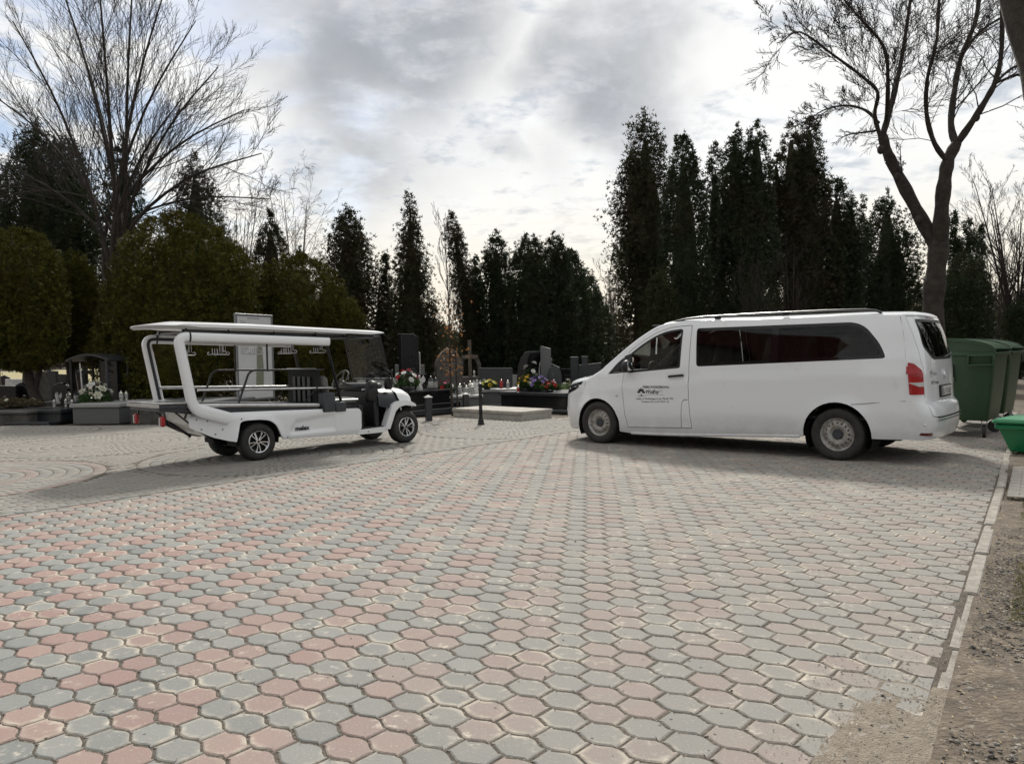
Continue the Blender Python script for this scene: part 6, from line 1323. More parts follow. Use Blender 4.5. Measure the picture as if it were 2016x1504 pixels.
def curved_tomb():
    P = gp(1111, 811); u = np.array([math.cos(GA), -math.sin(GA)]); T = thing('curved_tomb', 'black granite tomb with a sail-shaped curved headstone in front of the van nose', 'tomb', (P[0]-u[0]*1.12+.5, P[1]-u[1]*1.12+.5, -.02), -GA)
    slabbox(T, 'plinth', 'granite_black', (0, 0, .20), (2.3, 1.4, .40)); slabbox(T, 'slab', 'granite_dark', (0, 0, .445), (2.4, 1.5, .09)); slabbox(T, 'step', 'granite_dark', (.1, -.05, .04), (2.6, 1.7, .08))
    sail = [(-.20, .49), (.12, .49), (.12, .8), (.14, 1.1), (.20, 1.36), (.30, 1.52), (.26, 1.56), (.10, 1.54), (-.05, 1.40), (-.15, 1.15), (-.20, .8)]
    upright(T, 'headstone', 'granite_black', sail, .60, .0, loc=(-.85, 0.1, 0), rz=R_(8)); upright(T, 'back_stone', 'granite_grey', [(-.13, .49), (.16, .49), (.16, 1.62), (-.13, 1.70)], .18, .0, loc=(-.55, .45, 0), rz=R_(40)); slabbox(T, 'vase_block', 'granite_dark', (-.25, .40, .62), (.20, .2, .26)); 
    upright(T, 'portrait_stone', 'granite_dark', [(-.17, .49), (.17, .49), (.20, .85), (.14, 1.08), (0, 1.16), (-.14, 1.08), (-.2, .85)], .10, 0, loc=(-.30, .55, 0), rz=R_(45)); MB()._ell((-.34, .47, .88), (.07, .012, .09), 14, 6).build('portrait', 'granite_grey', T, 60)
    return T
curved_tomb()
def simple_stone(name, label, px, Y, z1px, w, kind, m, rz, base=.25, group=None, t=.14, extra=None, cat='headstone', m2=None):
    c = dp(px, 700, Y); H = dp(px, z1px, Y)[2]; T = thing(name, label, cat, (c[0], Y, -.02), rz, group); slabbox(T, 'base', m2 or m, (0, 0, base/2), (w*1.25, .45, base))
    if kind == 'slab': upright(T, 'headstone', m, [(-w/2, base), (w/2, base), (w/2, H-.03), (-w/2, H)], t)
    elif kind == 'arch': upright(T, 'headstone', m, [(-w/2, base), (w/2, base)]+[(w/2*math.cos(a), H-w*.42+w*.42*math.sin(a)) for a in np.linspace(0, math.pi, 13)], t)
    elif kind == 'gable': upright(T, 'headstone', m, [(-w/2, base), (w/2, base), (w/2, H-.16), (-.05*w, H), (-w/2, H-.09)], t)
    elif kind == 'cross': upright(T, 'cross', m, [(a, b+base) for a, b in cross_poly(min(w, .6), H-base, w*.13, (H-base)*.66)], t)
    elif kind == 'pillars':
        upright(T, 'pillar', m, [(-w/2, base), (-w/2+.26, base), (-w/2+.26, H), (-w/2, H)], t+.05); upright(T, 'pillar', m, [(-w/2+.36, base), (-w/2+.58, base), (-w/2+.58, H+.01), (-w/2+.36, H+.01)], t+.05, .1); upright(T, 'headstone', m, [(-w/2+.28, base), (w/2+.1, base), (w/2+.1, H-.20), (-w/2+.28, H-.26)], t, -.12)
    elif kind == 'obelisk':
        MB().box((0, 0, base+(H-base)*.34), (w, w*.8, (H-base)*.68), 0, .02, top=.86).build('shaft', m, T, None); slabbox(T, 'panel', 'granite_black', (0, -w*.385, base+(H-base)*.32), (w*.42, .03, (H-base)*.38)); upright(T, 'cross', m, [(a, b+base+(H-base)*.66) for a, b in cross_poly(w*.95, (H-base)*.34, w*.16, (H-base)*.20)], .16)
    if extra: lines(T, -w*.36, w*.36, [H-.25-.09*k for k in range(extra)], -t/2-.003, seed=int(px))
    return T
simple_stone('gabled_headstone', 'black headstone with a gabled top edged in silver', 1082, 23.6, 712, .62, 'gable', 'granite_black', R_(-22), .4, extra=5)
simple_stone('grave_cross', 'plain grey stone cross standing above the gabled black headstone', 1074, 27.0, 690, .46, 'cross', 'granite_grey', 0., .6, cat='grave cross')
simple_stone('twin_pillar_headstone', 'dark headstone with two square pillars beside the van bonnet', 1150, 25.0, 701, .9, 'pillars', 'granite_dark', R_(-6), .3, extra=3)
simple_stone('grey_headstone', 'pale grey low headstone behind the sail-shaped one', 1046, 26.2, 712, .72, 'slab', 'granite_pale', 0., .4)
simple_stone('dark_headstone', 'dark slab headstone between the gabled one and the twin pillars', 1118, 27.5, 724, .55, 'slab', 'granite_black', R_(5), .3, extra=3)
simple_stone('grey_cross_tomb', 'thin grey upright stone with a square arm left of the tall figure stone', 824, 23.0, 691, .10, 'slab', 'granite_pale', 0., .4); 
simple_stone('stepped_headstone', 'pale grey stepped headstone behind the red and white bouquet', 806, 25.0, 716, .95, 'slab', 'granite_grey', R_(4), .5)
# left-hand graves
def left_tombs():
    def tomb(label, px0, px1, py, rz, L, h, m, mt, name='tomb', slab=.09, over=.05, step=None):
        a, b = gp(px0, py), gp(px1, py+1); w = math.hypot(*(b-a)[:2]); c = (a+b)/2; T = thing(name, label, 'tomb', (c[0]-math.sin(rz)*L/2, c[1]+math.cos(rz)*L/2, -.02), rz)
        slabbox(T, 'base', m, (0, 0, (h-slab)/2), (w, L, h-slab)); slabbox(T, 'slab', mt, (0, 0, h-slab/2), (w+2*over, L+2*over, slab))
        if step: slabbox(T, 'step', m, (-.1, -.25, .04), (w+.2, L+.3, .08))
        return T, c
    tomb('grey granite tomb with a pale flat slab left of the cart tail', 151, 228, 833, R_(-9), 2.1, .50, 'granite_grey', 'granite_pale')
    tomb('low black granite tomb with a broken-backed dark slab on a step', 54, 112, 833, R_(-9), 2.1, .36, 'granite_dark', 'granite_dark', step=True)
    tomb('big grey stone tomb block behind the tail of the cart', 262, 395, 834, R_(-12), 2.2, .52, 'stone_old', 'granite_grey')
    tomb('low grey bordered grave with dried flowers at the left edge', -40, 46, 836, R_(-9), 1.9, .34, 'stone_old', 'stone_old', slab=.06)
left_tombs()
simple_stone('obelisk_monument', 'old grey monument with dark niche and cross on top, behind the leaning thuja trunk', 68, 23.5, 702, .62, 'obelisk', 'stone_old', R_(-6), .35, cat='monument')
simple_stone('stone_cross', 'dark stone cross left of the black canopy tomb', 166, 24.5, 706, .46, 'cross', 'granite_dark', R_(-8), .4, cat='grave cross')
simple_stone('black_headstone', 'wide low black headstone at the left edge', 10, 22.8, 757, .72, 'slab', 'granite_black', R_(-8), .25)
simple_stone('black_headstone', 'narrow black two-part headstone left of the grey monument', 41, 23.0, 752, .42, 'gable', 'granite_black', R_(-8), .25)
simple_stone('dark_headstone', 'dark headstone with a pale arched top between the two topiary trunks', 118, 22.5, 752, .50, 'arch', 'granite_black', R_(-8), .25)
simple_stone('dark_headstone', 'square dark headstone just left of the straight topiary trunk', 128, 26.0, 735, .62, 'slab', 'granite_dark', R_(-4), .25)
simple_stone('dark_headstone', 'dark headstone with two white lights behind the leaning trunk', 100, 25.4, 728, .40, 'slab', 'granite_dark', R_(-4), .25)
simple_stone('white_tomb', 'white tomb block far off on the meadow edge at the left', 34, 38, 745, 1.3, 'slab', 'marble', R_(-5), .3, cat='tomb')
def canopy():
    c = dp(194, 700, 20.3); T = thing('canopy_tomb', 'black tomb under a dark curved canopy on posts, beside the big dome', 'tomb', (c[0], 20.3, -.02), R_(-10)); H = dp(196, 694, 20.3)[2]
    slabbox(T, 'base', 'granite_black', (0, 0, .22), (.95, 1.3, .44)); upright(T, 'headstone', 'granite_black', [(-.10, .44), (.42, .44), (.42, H-.22), (-.10, H-.2)], .14, .2); lines(T, 0, .34, (1.2, 1.12, 1.04), .12, seed=8)
    rf = MB(); A = [(-.62+1.24*i/10, H-.16+.15*math.sin(math.pi*i/10)) for i in range(11)]; rf.prism(A+[(x, z-.05) for x, z in A[::-1]], lambda u, w, t: (u, t, w), -.45, .5); rf.build('canopy', 'granite_dark', T, 40)
    for x, y in ((-.52, -.38), (.52, -.38), (-.52, .42), (.52, .42)): MB().tube([(x, y, .2), (x, y, H-.17)], .035, 8).build('post', 'granite_dark' if x > 0 else 'granite_black', T, 60)
    MB().tube([(-.18, -.40, .55), (-.24, -.40, H-.25)], .016, 6).build('white_rod', 'marble', T, 60)
canopy()
# stones farther back, each on its own
r6 = np.random.default_rng(66)
def far_stones():
    G = 'small headstones far among the trees'
    spec = [(300, 40, 742), (330, 44, 738), (655, 33, 735), (676, 36, 730), (700, 30, 742), (724, 34, 728), (770, 29, 738), (786, 38, 726), (858, 40, 727), (938, 44, 722), (968, 36, 726), (1002, 42, 720), (1022, 30, 736), (1060, 40, 722), (1100, 36, 724), (1128, 42, 718), (1150, 48, 716), (1172, 36, 728), (1190, 44, 716), (1212, 38, 724), (1232, 50, 712), (1940, 44, 672), (1958, 40, 664), (1992, 46, 668), (2010, 36, 690), (640, 30, 742), (662, 40, 730), (688, 44, 728), (712, 42, 732), (742, 40, 726), (756, 28, 742), (774, 44, 722), (795, 34, 730), (866, 34, 728), (905, 38, 724), (950, 34, 726), (990, 46, 718), (1014, 36, 724), (1032, 48, 714), (1080, 44, 718), (1110, 50, 714), (1138, 32, 732), (1160, 50, 714), (1184, 30, 738), (1204, 42, 718), (8, 46, 738), (70, 50, 732), (150, 44, 736)]
    ms = ['marble', 'granite_grey', 'granite_black', 'granite_pale', 'granite_dark']; nm = {'marble': 'white marble', 'granite_grey': 'grey', 'granite_black': 'black', 'granite_pale': 'pale grey', 'granite_dark': 'dark grey'}
    seen = {}
    for i, (px, Y, zpx) in enumerate(spec):
        k = ('slab', 'arch', 'cross', 'gable')[int(r6.integers(4))]; m = ms[int(r6.integers(5))] if px > 600 else ms[int(r6.integers(1, 5))]
        kind = {'slab': 'square headstone', 'arch': 'rounded headstone', 'cross': 'cross', 'gable': 'gabled headstone'}[k]
        where = 'beyond the left graves' if px < 400 else ('behind the cart windscreen' if px < 800 else ('beyond the lantern-covered grave' if px < 1010 else ('deep among the conifer trunks ahead of the van' if px < 1300 else 'beyond the green bins')))
        lab = f'small {nm[m]} {kind} {where}'; k0 = seen.get(lab, 0); seen[lab] = k0+1; lab = lab if not k0 else lab.replace('small ', ('farther ', 'farthest ', 'faint ', 'fainter ', 'hidden ', 'dim ')[k0-1])
        simple_stone('far_headstone', lab, px, Y, zpx, float(r6.uniform(.5, .85)), k, m, float(r6.normal(0, .15)), .2, G)
far_stones()
# lanterns, flowers, figures: each a thing that rests on its grave
def lantern(label, px, py, z, Yd, h, glass, cap, group=None, style=0):
    c = dp(px, py, Yd); T = thing('grave_lantern', label, 'lantern', (c[0], Yd, z), 0, group); s = h/.30
    MB().lathe([(.050*s, 0), (.052*s, .02*s), (.040*s, .035*s)], n=12).build('foot', cap, T, 50)
    pr = [[(.040*s, .035*s), (.062*s, .07*s), (.062*s, .16*s), (.045*s, .195*s)], [(.036*s, .035*s), (.045*s, .10*s), (.058*s, .15*s), (.040*s, .195*s)], [(.050*s, .03*s), (.055*s, .12*s), (.060*s, .19*s)]][style]
    MB().lathe(pr, n=12).build('glass', glass, T, 50); MB().lathe([(.060*s, .195*s), (.064*s, .205*s), (.045*s, .235*s), (.018*s, .255*s), (.016*s, .275*s), (.024*s, .285*s), (.0001, .30*s)], n=12).build('lid', cap, T, 50); return T
def angel(label, px, Yd, z, h, m='marble'):
    c = dp(px, 760, Yd); T = thing('angel_figure', label, 'statuette', (c[0], Yd, z)); s = h
    MB().lathe([(.20*s, 0), (.21*s, .05*s), (.15*s, .25*s), (.11*s, .50*s), (.125*s, .62*s), (.06*s, .72*s), (.045*s, .76*s)], n=10).ell((0, 0, .84*s), (.075*s, .075*s, .095*s), 10, 6).build('figure', m, T, 60)
    for sg in (-1, 1): MB().add([(sg*.05*s, .06*s, .66*s), (sg*.24*s, .14*s, .92*s), (sg*.30*s, .15*s, .62*s), (sg*.16*s, .10*s, .34*s)], [(0, 1, 2, 3) if sg > 0 else (3, 2, 1, 0)]).add([(sg*.05*s, .085*s, .66*s), (sg*.24*s, .165*s, .92*s), (sg*.30*s, .175*s, .62*s), (sg*.16*s, .125*s, .34*s)], [(3, 2, 1, 0) if sg > 0 else (0, 1, 2, 3)]).build('wing', m, T, None)
def bouquet(label, px, Yd, z, R, H, cols, n, seed, leaf='leaf_green', fs=.045, cat='bouquet', nl=420, pot='granite_dark'):
    c = dp(px, 760, Yd); T = thing('flower_bouquet', label, cat, (c[0], Yd, z)); r = np.random.default_rng(seed)
    MB().lathe([(R*.30, 0), (R*.42, H*.18), (R*.40, H*.2)], n=12).build('pot', pot, T, 50)
    a = r.random(nl)*6.28; q = r.random(nl)**.6; P = np.stack([np.cos(a)*q*R, np.sin(a)*q*R*.8, H*(.2+.6*r.random(nl)*(1-.5*q))], 1); d = np.stack([np.cos(a), np.sin(a), r.uniform(-.2, 1.2, nl)], 1)+r.normal(0, .3, (nl, 3)); d /= np.linalg.norm(d, axis=1)[:, None]; w = np.cross(d, r.normal(0, 1, (nl, 3))); w /= np.linalg.norm(w, axis=1)[:, None]; s = r.uniform(.05, .12, (nl, 1))
    link('leaves', tri_data('leaves', np.stack([P, P+d*s*.5-w*s*.22, P+d*s, P+d*s*.5+w*s*.22], 1).reshape(-1, 3), leaf, tri=4), T)
    heads = {}
    for i in range(n):
        ang = 2*math.pi*i*.381966*1.0+r.normal(0, .2); e = math.acos(1-.95*(i+.5)/n); e = min(e, 1.5); p = np.array([math.sin(e)*math.cos(ang)*R, math.sin(e)*math.sin(ang)*R*.8, H*(.42+.58*math.cos(e))]); col = cols[int(r.integers(len(cols)))]; dd = np.array([math.sin(e)*math.cos(ang), math.sin(e)*math.sin(ang), math.cos(e)+.2]); dd /= np.linalg.norm(dd); u = np.cross(dd, (0, .3, 1)); u /= np.linalg.norm(u); v = np.cross(dd, u); f = fs*r.uniform(.75, 1.25); mb = MB()
        for ringi, (rad, up, npet) in enumerate(((1.0, .0, 6), (.68, .32, 5), (.36, .55, 4))):
            for k in range(npet):
                b = 2*math.pi*(k+.4*ringi)/npet; o = u*math.cos(b)+v*math.sin(b); t = -u*math.sin(b)+v*math.cos(b); mb.add([p+dd*f*up*.3, p+o*f*rad*.6+t*f*rad*.42+dd*f*up*.7, p+o*f*rad+dd*f*(up+.12), p+o*f*rad*.6-t*f*rad*.42+dd*f*up*.7], [(0, 1, 2, 3)])
        mb.build('blossom', 'petal_'+col, T, None)
    return T
LY = 20.9
for label, px, dy, h, gl, cp, st in (('tall white lantern on the crowded grey slab, left of the bollard', 905, .05, .30, 'lamp_glass', 'lamp_metal', 0), ('squat white lantern at the front of the crowded grey slab', 918, -.25, .26, 'lamp_glass', 'lamp_metal', 1), ('white lantern close behind the bollard on the crowded slab', 930, -.1, .30, 'lamp_glass', 'lamp_metal', 2), ('glass lantern with pointed lid at the back of the crowded slab', 926, .30, .36, 'lamp_glass', 'lamp_metal', 0), ('dim lantern with dark lid at the back of the crowded slab', 914, .36, .30, 'lamp_glass', 'lamp_dark', 1), ('small lantern at the left end of the crowded slab', 898, -.2, .20, 'lamp_glass', 'lamp_dark', 2)): lantern(label, px, 760, .40, LY+dy, h, gl, cp, None, st)
for label, px, Yd, z, h, gl, cp, st in (('small red lantern at the left front of the black tomb by the van', 1020, 19.9, .47, .2, 'lamp_red', 'lamp_metal', 1), ('clear lantern behind the red and white bouquet', 812, 20.2, .59, .3, 'lamp_glass', 'lamp_dark', 0), ('tall clear lantern between the callas and the gabled headstone', 1068, 21.2, .47, .36, 'lamp_glass', 'lamp_metal', 0), ('clear lantern at the far end of the long tomb', 1000, 22.0, .49, .24, 'lamp_glass', 'lamp_metal', 2), ('dark-lidded lantern at the foot of the figure stone', 858, 20.4, .59, .3, 'lamp_glass', 'lamp_dark', 2), ('small lantern on the base of the arch cross', 934, 24.3, .8, .2, 'lamp_glass', 'lamp_metal', 1)): lantern(label, px, 760, z, Yd, h, gl, cp, None, st)
angel('white winged angel figure at the right end of the crowded slab', 939, 21.2, .40, .42)
lantern('red glass lantern alone on the grey slab of the long tomb', 987, 760, .49, 22.2, .26, 'lamp_red', 'lamp_red', None, 0)
lantern('silver lantern with dark cap on the stepped black tomb', 848, 760, .59, 20.0, .36, 'lamp_glass', 'lamp_dark', None, 0)
lantern('mint green jar lantern on the black tomb by the van nose', 1091, 760, .47, 20.6, .30, 'lamp_green', 'lamp_glass', None, 2)
angel('white statuette of a bent figure on the stepped black tomb', 826, 19.9, .59, .42)
bouquet('red and white bouquet at the nose of the cart, on the black tomb', 800, 19.6, .59, .30, .52, ['red', 'pink', 'white', 'red'], 13, 1, fs=.085)
bouquet('white and pink bouquet with one red rose in front of the rounded stone', 877, 20.7, .40, .22, .40, ['white', 'white', 'pink', 'red'], 9, 2, fs=.06)
bouquet('red, yellow and white bouquet on the long tomb beside the bollard', 959, 21.8, .49, .26, .26, ['orange', 'lemon', 'yellow', 'white', 'lemon'], 11, 3, fs=.075)
bouquet('yellow flowers at the foot of the sail-shaped headstone', 1036, 20.4, .47, .22, .42, ['yellow'], 14, 4, fs=.06)
bouquet('purple and white flowers in the middle of the black tomb', 1060, 20.2, .47, .26, .40, ['purple', 'purple', 'white'], 16, 5, fs=.065)
bouquet('low red flowers on dark greenery, right on the black tomb', 1083, 19.9, .47, .24, .26, ['red'], 9, 6, fs=.06)
bouquet('white callas rising above the purple flowers', 1046, 20.7, .49, .20, .78, ['white'], 4, 7, fs=.085, nl=160)
bouquet('pale white-green lilies between the black tomb and the van nose', 1112, 21.6, .30, .24, .42, ['cream'], 6, 8, 'leaf_pale', .07, nl=260)
bouquet('white flowers in front of the twin-pillar headstone', 1159, 24.3, .30, .26, .42, ['white', 'cream'], 7, 9, fs=.08)
bouquet('big white hydrangea bouquet in front of the black canopy tomb', 187, 19.55, .30, .36, .70, ['white', 'cream'], 12, 10, fs=.105, cat='bouquet')
bouquet('heap of dried flowers on the bordered grave at the left edge', 26, 20.3, .32, .62, .34, ['cream'], 5, 11, 'leaf_dry', .05, nl=900, pot='leaf_dry')
for label, px, Yd, z, h, cp, st in (('white lantern on the pale slab next to the cart tail', 239, 19.6, .50, .27, 'lamp_metal', 0), ('second lantern on the pale slab, nearest the cart tail', 249, 19.7, .50, .25, 'lamp_metal', 1), ('round glass lantern in front on the broken-backed slab', 107, 20.0, .35, .22, 'lamp_metal', 2), ('round glass lantern in the middle of the broken-backed slab', 130, 20.0, .35, .24, 'lamp_metal', 1), ('wide glass lantern at the right end of the broken-backed slab', 142, 19.8, .35, .22, 'lamp_metal', 2), ('tall lantern in front of the straight topiary trunk', 150, 20.9, .38, .36, 'lamp_dark', 0), ('slim lantern left of the straight topiary trunk', 136, 21.5, .36, .34, 'lamp_metal', 0), ('lantern standing before the dark stone cross', 161, 22.4, .40, .36, 'lamp_metal', 1)): lantern(label, px, 790, z, Yd, h, 'lamp_glass', cp, None, st)
angel('white angel statuette behind the broken-backed slab', 112, 21.4, .36, .34)
# ------------------------------------------------------------------ street furniture, bins, board
MT['bin_green'] = mat('dark_green_bin_plastic', (.014, .047, .017), .42, col2=(.020, .055, .021), vscale=3, stain=((.055, .065, .045), 6, .60, .80), bump=.15, bscale=60)
MT['bin_lid'] = mat('green_lid_plastic', (.012, .040, .017), .8, col2=(.018, .048, .021), vscale=3, spec=.15, stain=((.06, .075, .05), 7, .6, .8))
MT['box_green'] = mat('bright_green_plastic', (.012, .22, .085), .40, col2=(.016, .18, .07), vscale=4, stain=((.09, .14, .08), 7, .62, .8))
MT['cast_iron'] = mat('black_cast_iron', (.010, .010, .011), .42, .2, var=.4, vscale=20)
MT['cap_pale'] = mat('pale_post_cap', (.46, .46, .44), .6, var=.3, vscale=12)
MT['board_white'] = mat('white_board', (.60, .61, .62), .5, var=.10, vscale=2)
MT['map_green'] = mat('map_print_green', (.215, .225, .165), .6, var=.1)
MT['map_line'] = mat('map_print_grey', (.30, .31, .33), .6)
MT['frame_grey'] = mat('grey_steel_frame', (.24, .25, .26), .4, .6)
MT['wall_pale'] = mat('pale_render', (.42, .40, .36), .9, col2=(.33, .31, .28), vscale=1.5, bump=.3)
MT['roof_red'] = mat('red_roof_tiles', (.20, .045, .028), .8, col2=(.12, .03, .022), vscale=5, bump=.5)
def bollard():
    p = gp(947, 836); T = thing('bollard', 'slim black cast-iron bollard with a ringed base in front of the flat concrete cover', 'bollard', (p[0], p[1], -.02))
    MB().lathe([(.088, 0), (.088, .05), (.070, .07), (.075, .10), (.060, .13), (.046, .17), (.044, .30), (.052, .31), (.052, .335), (.044, .345), (.040, .62), (.050, .63), (.050, .655), (.040, .67), (.038, .76), (.056, .775), (.056, .80), (.040, .815), (.040, .835), (.050, .87), (.040, .915), (.0001, .93)], n=16).xf(lambda x, y, z: (x*.84, y*.84, z*.97)).build('shaft', 'cast_iron', T, 40)
    MB().lathe([(.12, -.01), (.12, .012), (.09, .014)], n=16).build('foot', 'concrete', T, None)
    for px, py, Y, hp, lab in ((841, 829, 17.4, 777, 'square black post with a pale pyramid cap beside the front wheel of the cart'), (915, 802, 19.8, 772, 'square black post with a pale pyramid cap left of the cast-iron bollard')):
        c = dp(px, 700, Y); H = dp(px, hp, Y)[2]; Q = thing('bollard', lab, 'bollard', (c[0], Y, -.02), R_(20), 'square posts along the graves')
        MB().box((0, 0, H*.46), (.14, .14, H*.92), 0, .006).build('post', 'granite_dark', Q, None); MB().add([(-.085, -.085, H*.92), (.085, -.085, H*.92), (.085, .085, H*.92), (-.085, .085, H*.92), (-.085, -.085, H*.94), (.085, -.085, H*.94), (.085, .085, H*.94), (-.085, .085, H*.94), (0, 0, H*1.03)], [(0, 3, 2, 1), (0, 1, 5, 4), (1, 2, 6, 5), (2, 3, 7, 6), (3, 0, 4, 7), (4, 5, 8), (5, 6, 8), (6, 7, 8), (7, 4, 8)]).build('cap', 'cap_pale', Q, None)
bollard()
def lamp_post():
    c = dp(1210, 700, 48.); H = dp(1210, 586, 48.)[2]; T = thing('lamp_post', 'thin dark lamp post at the end of the receding conifer row', 'lamp post', (c[0], 48, -.04)); MB().tube([(0, 0, 0), (0, 0, 1.0)], .07, 8).tube([(0, 0, 1.), (0, 0, H)], [.045, .035], 8).build('pole', 'cast_iron', T, 60)
    MB().tube([(0, 0, H*.88), (-.35, 0, H*.90)], .025, 6).build('arm', 'cast_iron', T, 60); MB().box((-.42, 0, H*.90), (.34, .2, .10), 0, .03).build('lantern_head', 'frame_grey', T, None)
    P = thing('garden_wall', 'short pale wall far off beside the lamp post', 'wall', (13.6, 92, -.04)); MB().box((0, 0, 1.1), (3.2, .5, 2.2), 0, .03).build('wall_face', 'wall_pale', P, None); MB().box((0, 0, 2.26), (3.4, .7, .12), 0, .02).build('coping', 'stone_old', P, None)
lamp_post()
def board():
    a = np.array([dp(466, 700, 19.7)[0], 19.7]); b = np.array([dp(536, 700, 20.9)[0], 20.9]); w = float(np.hypot(*(b-a))); c = (a+b)/2; rz = math.atan2(b[1]-a[1], b[0]-a[0]); T = thing('notice_board', 'white cemetery plan board with a printed map, standing between the golden domes', 'notice board', (c[0], c[1], -.03), rz); z0, z1 = .46, 2.66
    MB().box((0, 0, (z0+z1)/2), (w, .03, z1-z0), 0, .004).build('panel', 'board_white', T, None)
    fr = MB().box((0, 0, z1), (w+.08, .06, .06), 0, .006).box((0, 0, z0), (w+.08, .06, .06), 0, .006).box((-w/2, 0, (z0+z1)/2), (.06, .06, z1-z0), 0, .006).box((w/2, 0, (z0+z1)/2), (.06, .06, z1-z0), 0, .006).build('frame', 'frame_grey', T, None)
    for x in (-w/2+.1, w/2-.1): MB().tube([(x, .05, 0), (x, .05, z1-.1)], .03, 8).build('leg', 'frame_grey', T, 60)
    f = lambda u, v: (u*w/2, -.0175, z0+v*(z1-z0))
    def area_(name, pts, m): MB().add([f(*p) for p in pts], [tuple(range(len(pts)))]).build(name, m, T, None)
    area_('map_area', [(.05, .36), (.45, .36), (.40, .60), (.36, .80), (.10, .80)], 'map_green'); area_('map_area', [(-.02, .12), (.40, .10), (.45, .33), (.02, .33)], 'map_green')
    mb = MB(); r = np.random.default_rng(3)
    for k in range(22):
        v = .92-.018*k; L = r.uniform(.25, .55); mb.add([f(-.80, v), f(-.80+L, v), f(-.80+L, v+.007), f(-.80, v+.007)], [(0, 1, 2, 3)])
    mb.add([f(-.4, .955), f(.3, .955), f(.3, .968), f(-.4, .968)], [(0, 1, 2, 3)])
    for k in range(26): u, v = r.uniform(-.1, .8), r.uniform(.08, .85); mb.add([f(u, v), f(u+.05, v), f(u+.05, v+.008), f(u, v+.008)], [(0, 1, 2, 3)])
    o = mb.build('legend_print', 'map_line', T, None); o['kind'] = 'stuff'
board()
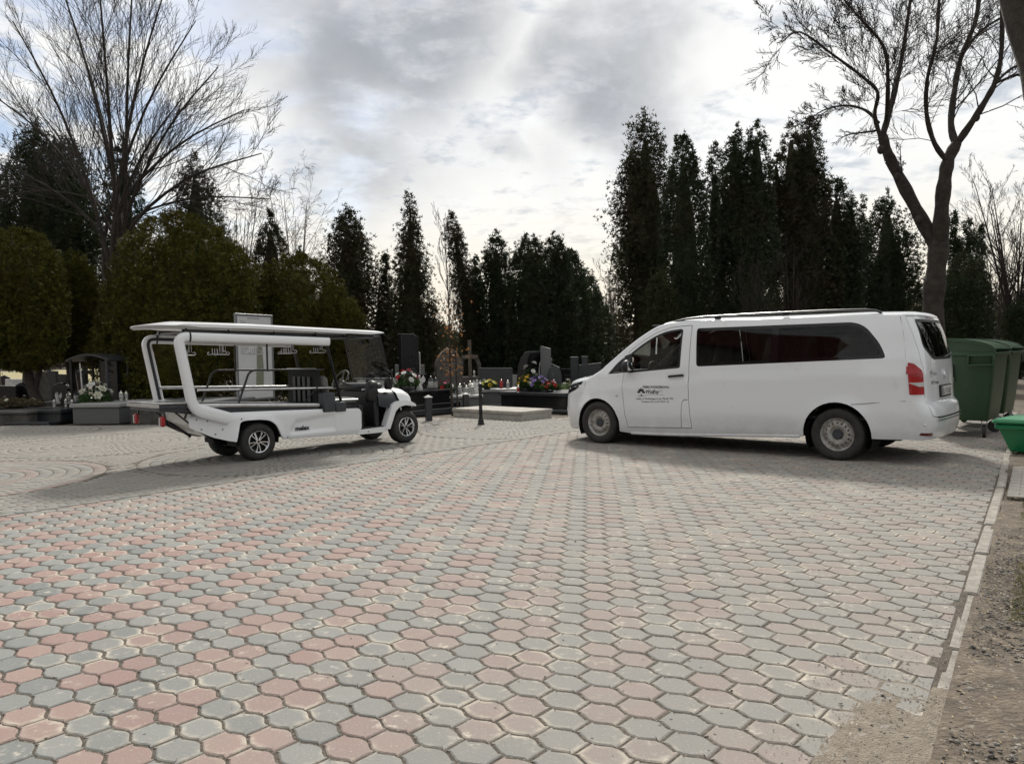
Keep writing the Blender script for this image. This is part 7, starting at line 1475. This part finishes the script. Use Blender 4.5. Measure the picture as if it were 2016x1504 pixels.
def bins():
    az = R_(50); a = np.array([math.cos(az), math.sin(az)])
    def bin_(label, q):
        p = np.array([6.98, 12.12])+a*q; T = thing('waste_container', label, 'waste container', (p[0], p[1], 0), az, 'dark green waste containers behind the van')
        L, Wd, zr, zb = 1.40, 1.08, 1.335, .27
        def loop(z, k): t = (z-zb)/(zr-zb); l, w = 1.16+(L-1.16)*t**.8, .84+(Wd-1.84+.76)*0+(Wd-.84)*t**.8; x0 = (L-l)/2; return [(x0+x*l, y*w/2, z) for x, y in fillet([(0, -1), (1, -1), (1, 1), (0, 1)], .10, 4)]
        zs = [zb, zb+.03, .5, .8, 1.1, zr]; rg = [loop(z, i) for i, z in enumerate(zs)]; n = len(rg[0]); V = [v for r_ in rg for v in r_]; F = [(i*n+j, i*n+(j+1) % n, (i+1)*n+(j+1) % n, (i+1)*n+j) for i in range(len(zs)-1) for j in range(n)]+[tuple(range(n))[::-1]]
        MB().add(V, F).build('body', 'bin_green', T, 40)
        rim = MB(); rim.box((L/2, -Wd/2, zr-.02), (L+.06, .05, .06), 0, .012).box((L/2, Wd/2, zr-.02), (L+.06, .05, .06), 0, .012).box((0, 0, zr-.02), (.05, Wd, .06), 0, .012).box((L, 0, zr-.02), (.05, Wd, .06), 0, .012).build('rim', 'bin_green', T, 40)
        # lifting pockets on the ends, pivot plate
        for x, sg in ((-.06, -1), (L+.06, 1)):
            for y in (-.36,): MB().box((x, y-.17, zr-.11), (.12, .03, .16), 0, .01).box((x, y+.17, zr-.11), (.12, .03, .16), 0, .01).box((x, y, zr-.19), (.12, .36, .03), 0, .01).box((x+sg*.05, y, zr-.04), (.02, .36, .03), 0, .006).build('lifting_pocket', 'bin_green', T, 40)
        MB().box((.0, .10, 1.02), (.05, .16, .28), 0, .02).tube([(.02, .10, 1.02), (-.07, .10, 1.02)], .075, 14).tube([(-.06, .10, 1.02), (-.11, .10, 1.02)], .03, 10).build('pivot', 'black_plastic', T, 45)
        # domed sliding lid with raised edge bands
        prof = [(y, zr+.03+.20*math.sqrt(max(0, 1-((y-.28)/(.83 if y < .28 else .30))**2))) for y in np.linspace(-.545, .575, 22)]
        def lid(x0, x1, dz, t): 
            top = [(y, z+dz) for y, z in prof]; bot = [(y, z+dz-t) for y, z in prof[::-1]]; m_ = MB(); m_.prism(top+bot, lambda u, w, k: (k, u, w), x0, x1); return m_
        ld = lid(.0, L, 0, .02).build('lid', 'bin_lid', T, 40)
        for x in (-.012, L-.035): lid(x, x+.047, .012, .05).build('lid_band', 'bin_green', ld, 40)
        for x in (.012, L-.018): MB().prism([(y, z-.015) for y, z in prof]+[(prof[-1][0], zr), (prof[0][0], zr)], lambda u, w, k: (k, u, w), x, x+.006).build('lid_end', 'bin_green', ld, None)
        MB().box((L/2, -.56, zr+.05), (L+.02, .05, .035), 0, .012).build('lid_lip', 'bin_lid', ld, 40)
        for x in (.22, L-.22):
            for y in (-.36, .36):
                c = link('caster', None, T); c.location = (x, y, 0); c.rotation_euler = (0, 0, R_(25 if x < .5 else -40)+y); MB().lathe([(.0001, -.022), (.07, -.024), (.10, -.020), (.10, .020), (.07, .024), (.0001, .022)], (0, 0, .10), 18, axis='y').build('caster_wheel', 'rubber', c, 45); MB().box((.01, .035, .17), (.05, .008, .18), 0, 0).box((.01, -.035, .17), (.05, .008, .18), 0, 0).box((.02, 0, .265), (.11, .10, .014), 0, 0).build('caster_fork', 'frame_grey', c, None)
        return T
    bin_('dark green wheeled waste container with domed lid directly behind the tail of the van', 0.); bin_('second dark green waste container half hidden behind the nearer one', 1.66)
    T = thing('grit_box', 'low bright green plastic box with a lid, cut by the right edge', 'grit box', (7.06, 10.36, .0), R_(40)); 
    b = MB(); w0, w1 = (.30, .22), (.42, .32); b.add([(-w0[0], -w0[1], .02), (w0[0], -w0[1], .02), (w0[0], w0[1], .02), (-w0[0], w0[1], .02), (-w1[0], -w1[1], .34), (w1[0], -w1[1], .34), (w1[0], w1[1], .34), (-w1[0], w1[1], .34)], [(0, 3, 2, 1), (0, 1, 5, 4), (1, 2, 6, 5), (2, 3, 7, 6), (3, 0, 4, 7), (4, 5, 6, 7)]); b.build('body', 'box_green', T, None)
    MB().box((0, 0, .355), (.92, .72, .07), 0, .018).build('collar', 'box_green', T, None); ld = MB().box((0, 0, .43), (.98, .78, .06), 0, .02, top=.97).build('lid', 'box_green', T, None); MB().box((0, -.33, .24), (.22, .03, .05), 0, .01).build('grip', 'box_green', T, None)
bins()
def chapel():
    T = thing('chapel', 'tall pale chapel with a steep red roof across the yard, mirrored in the van windows', 'building', (-29, -1.5, -.04), R_(68)); 
    MB().box((0, 0, 6.0), (17, 9, 12.), 0, 0).build('wall', 'wall_pale', T, None); rf = MB(); rf.prism([(-5.2, 11.9), (5.2, 11.9), (5.2, 12.1), (0, 21), (-5.2, 12.1)], lambda u, w, t: (t, u, w), -9, 9); rf.build('roof', 'roof_red', T, None)
    for x in (-6, -2, 2, 6): f = MB().box((x, -4.52, 5), (1.3, .06, 3.6), 0, .01).build('window', 'board_white', T, None); MB().box((x, -4.56, 5), (1.1, .03, 3.3), 0, 0).build('pane', 'granite_black', f, None)
chapel()
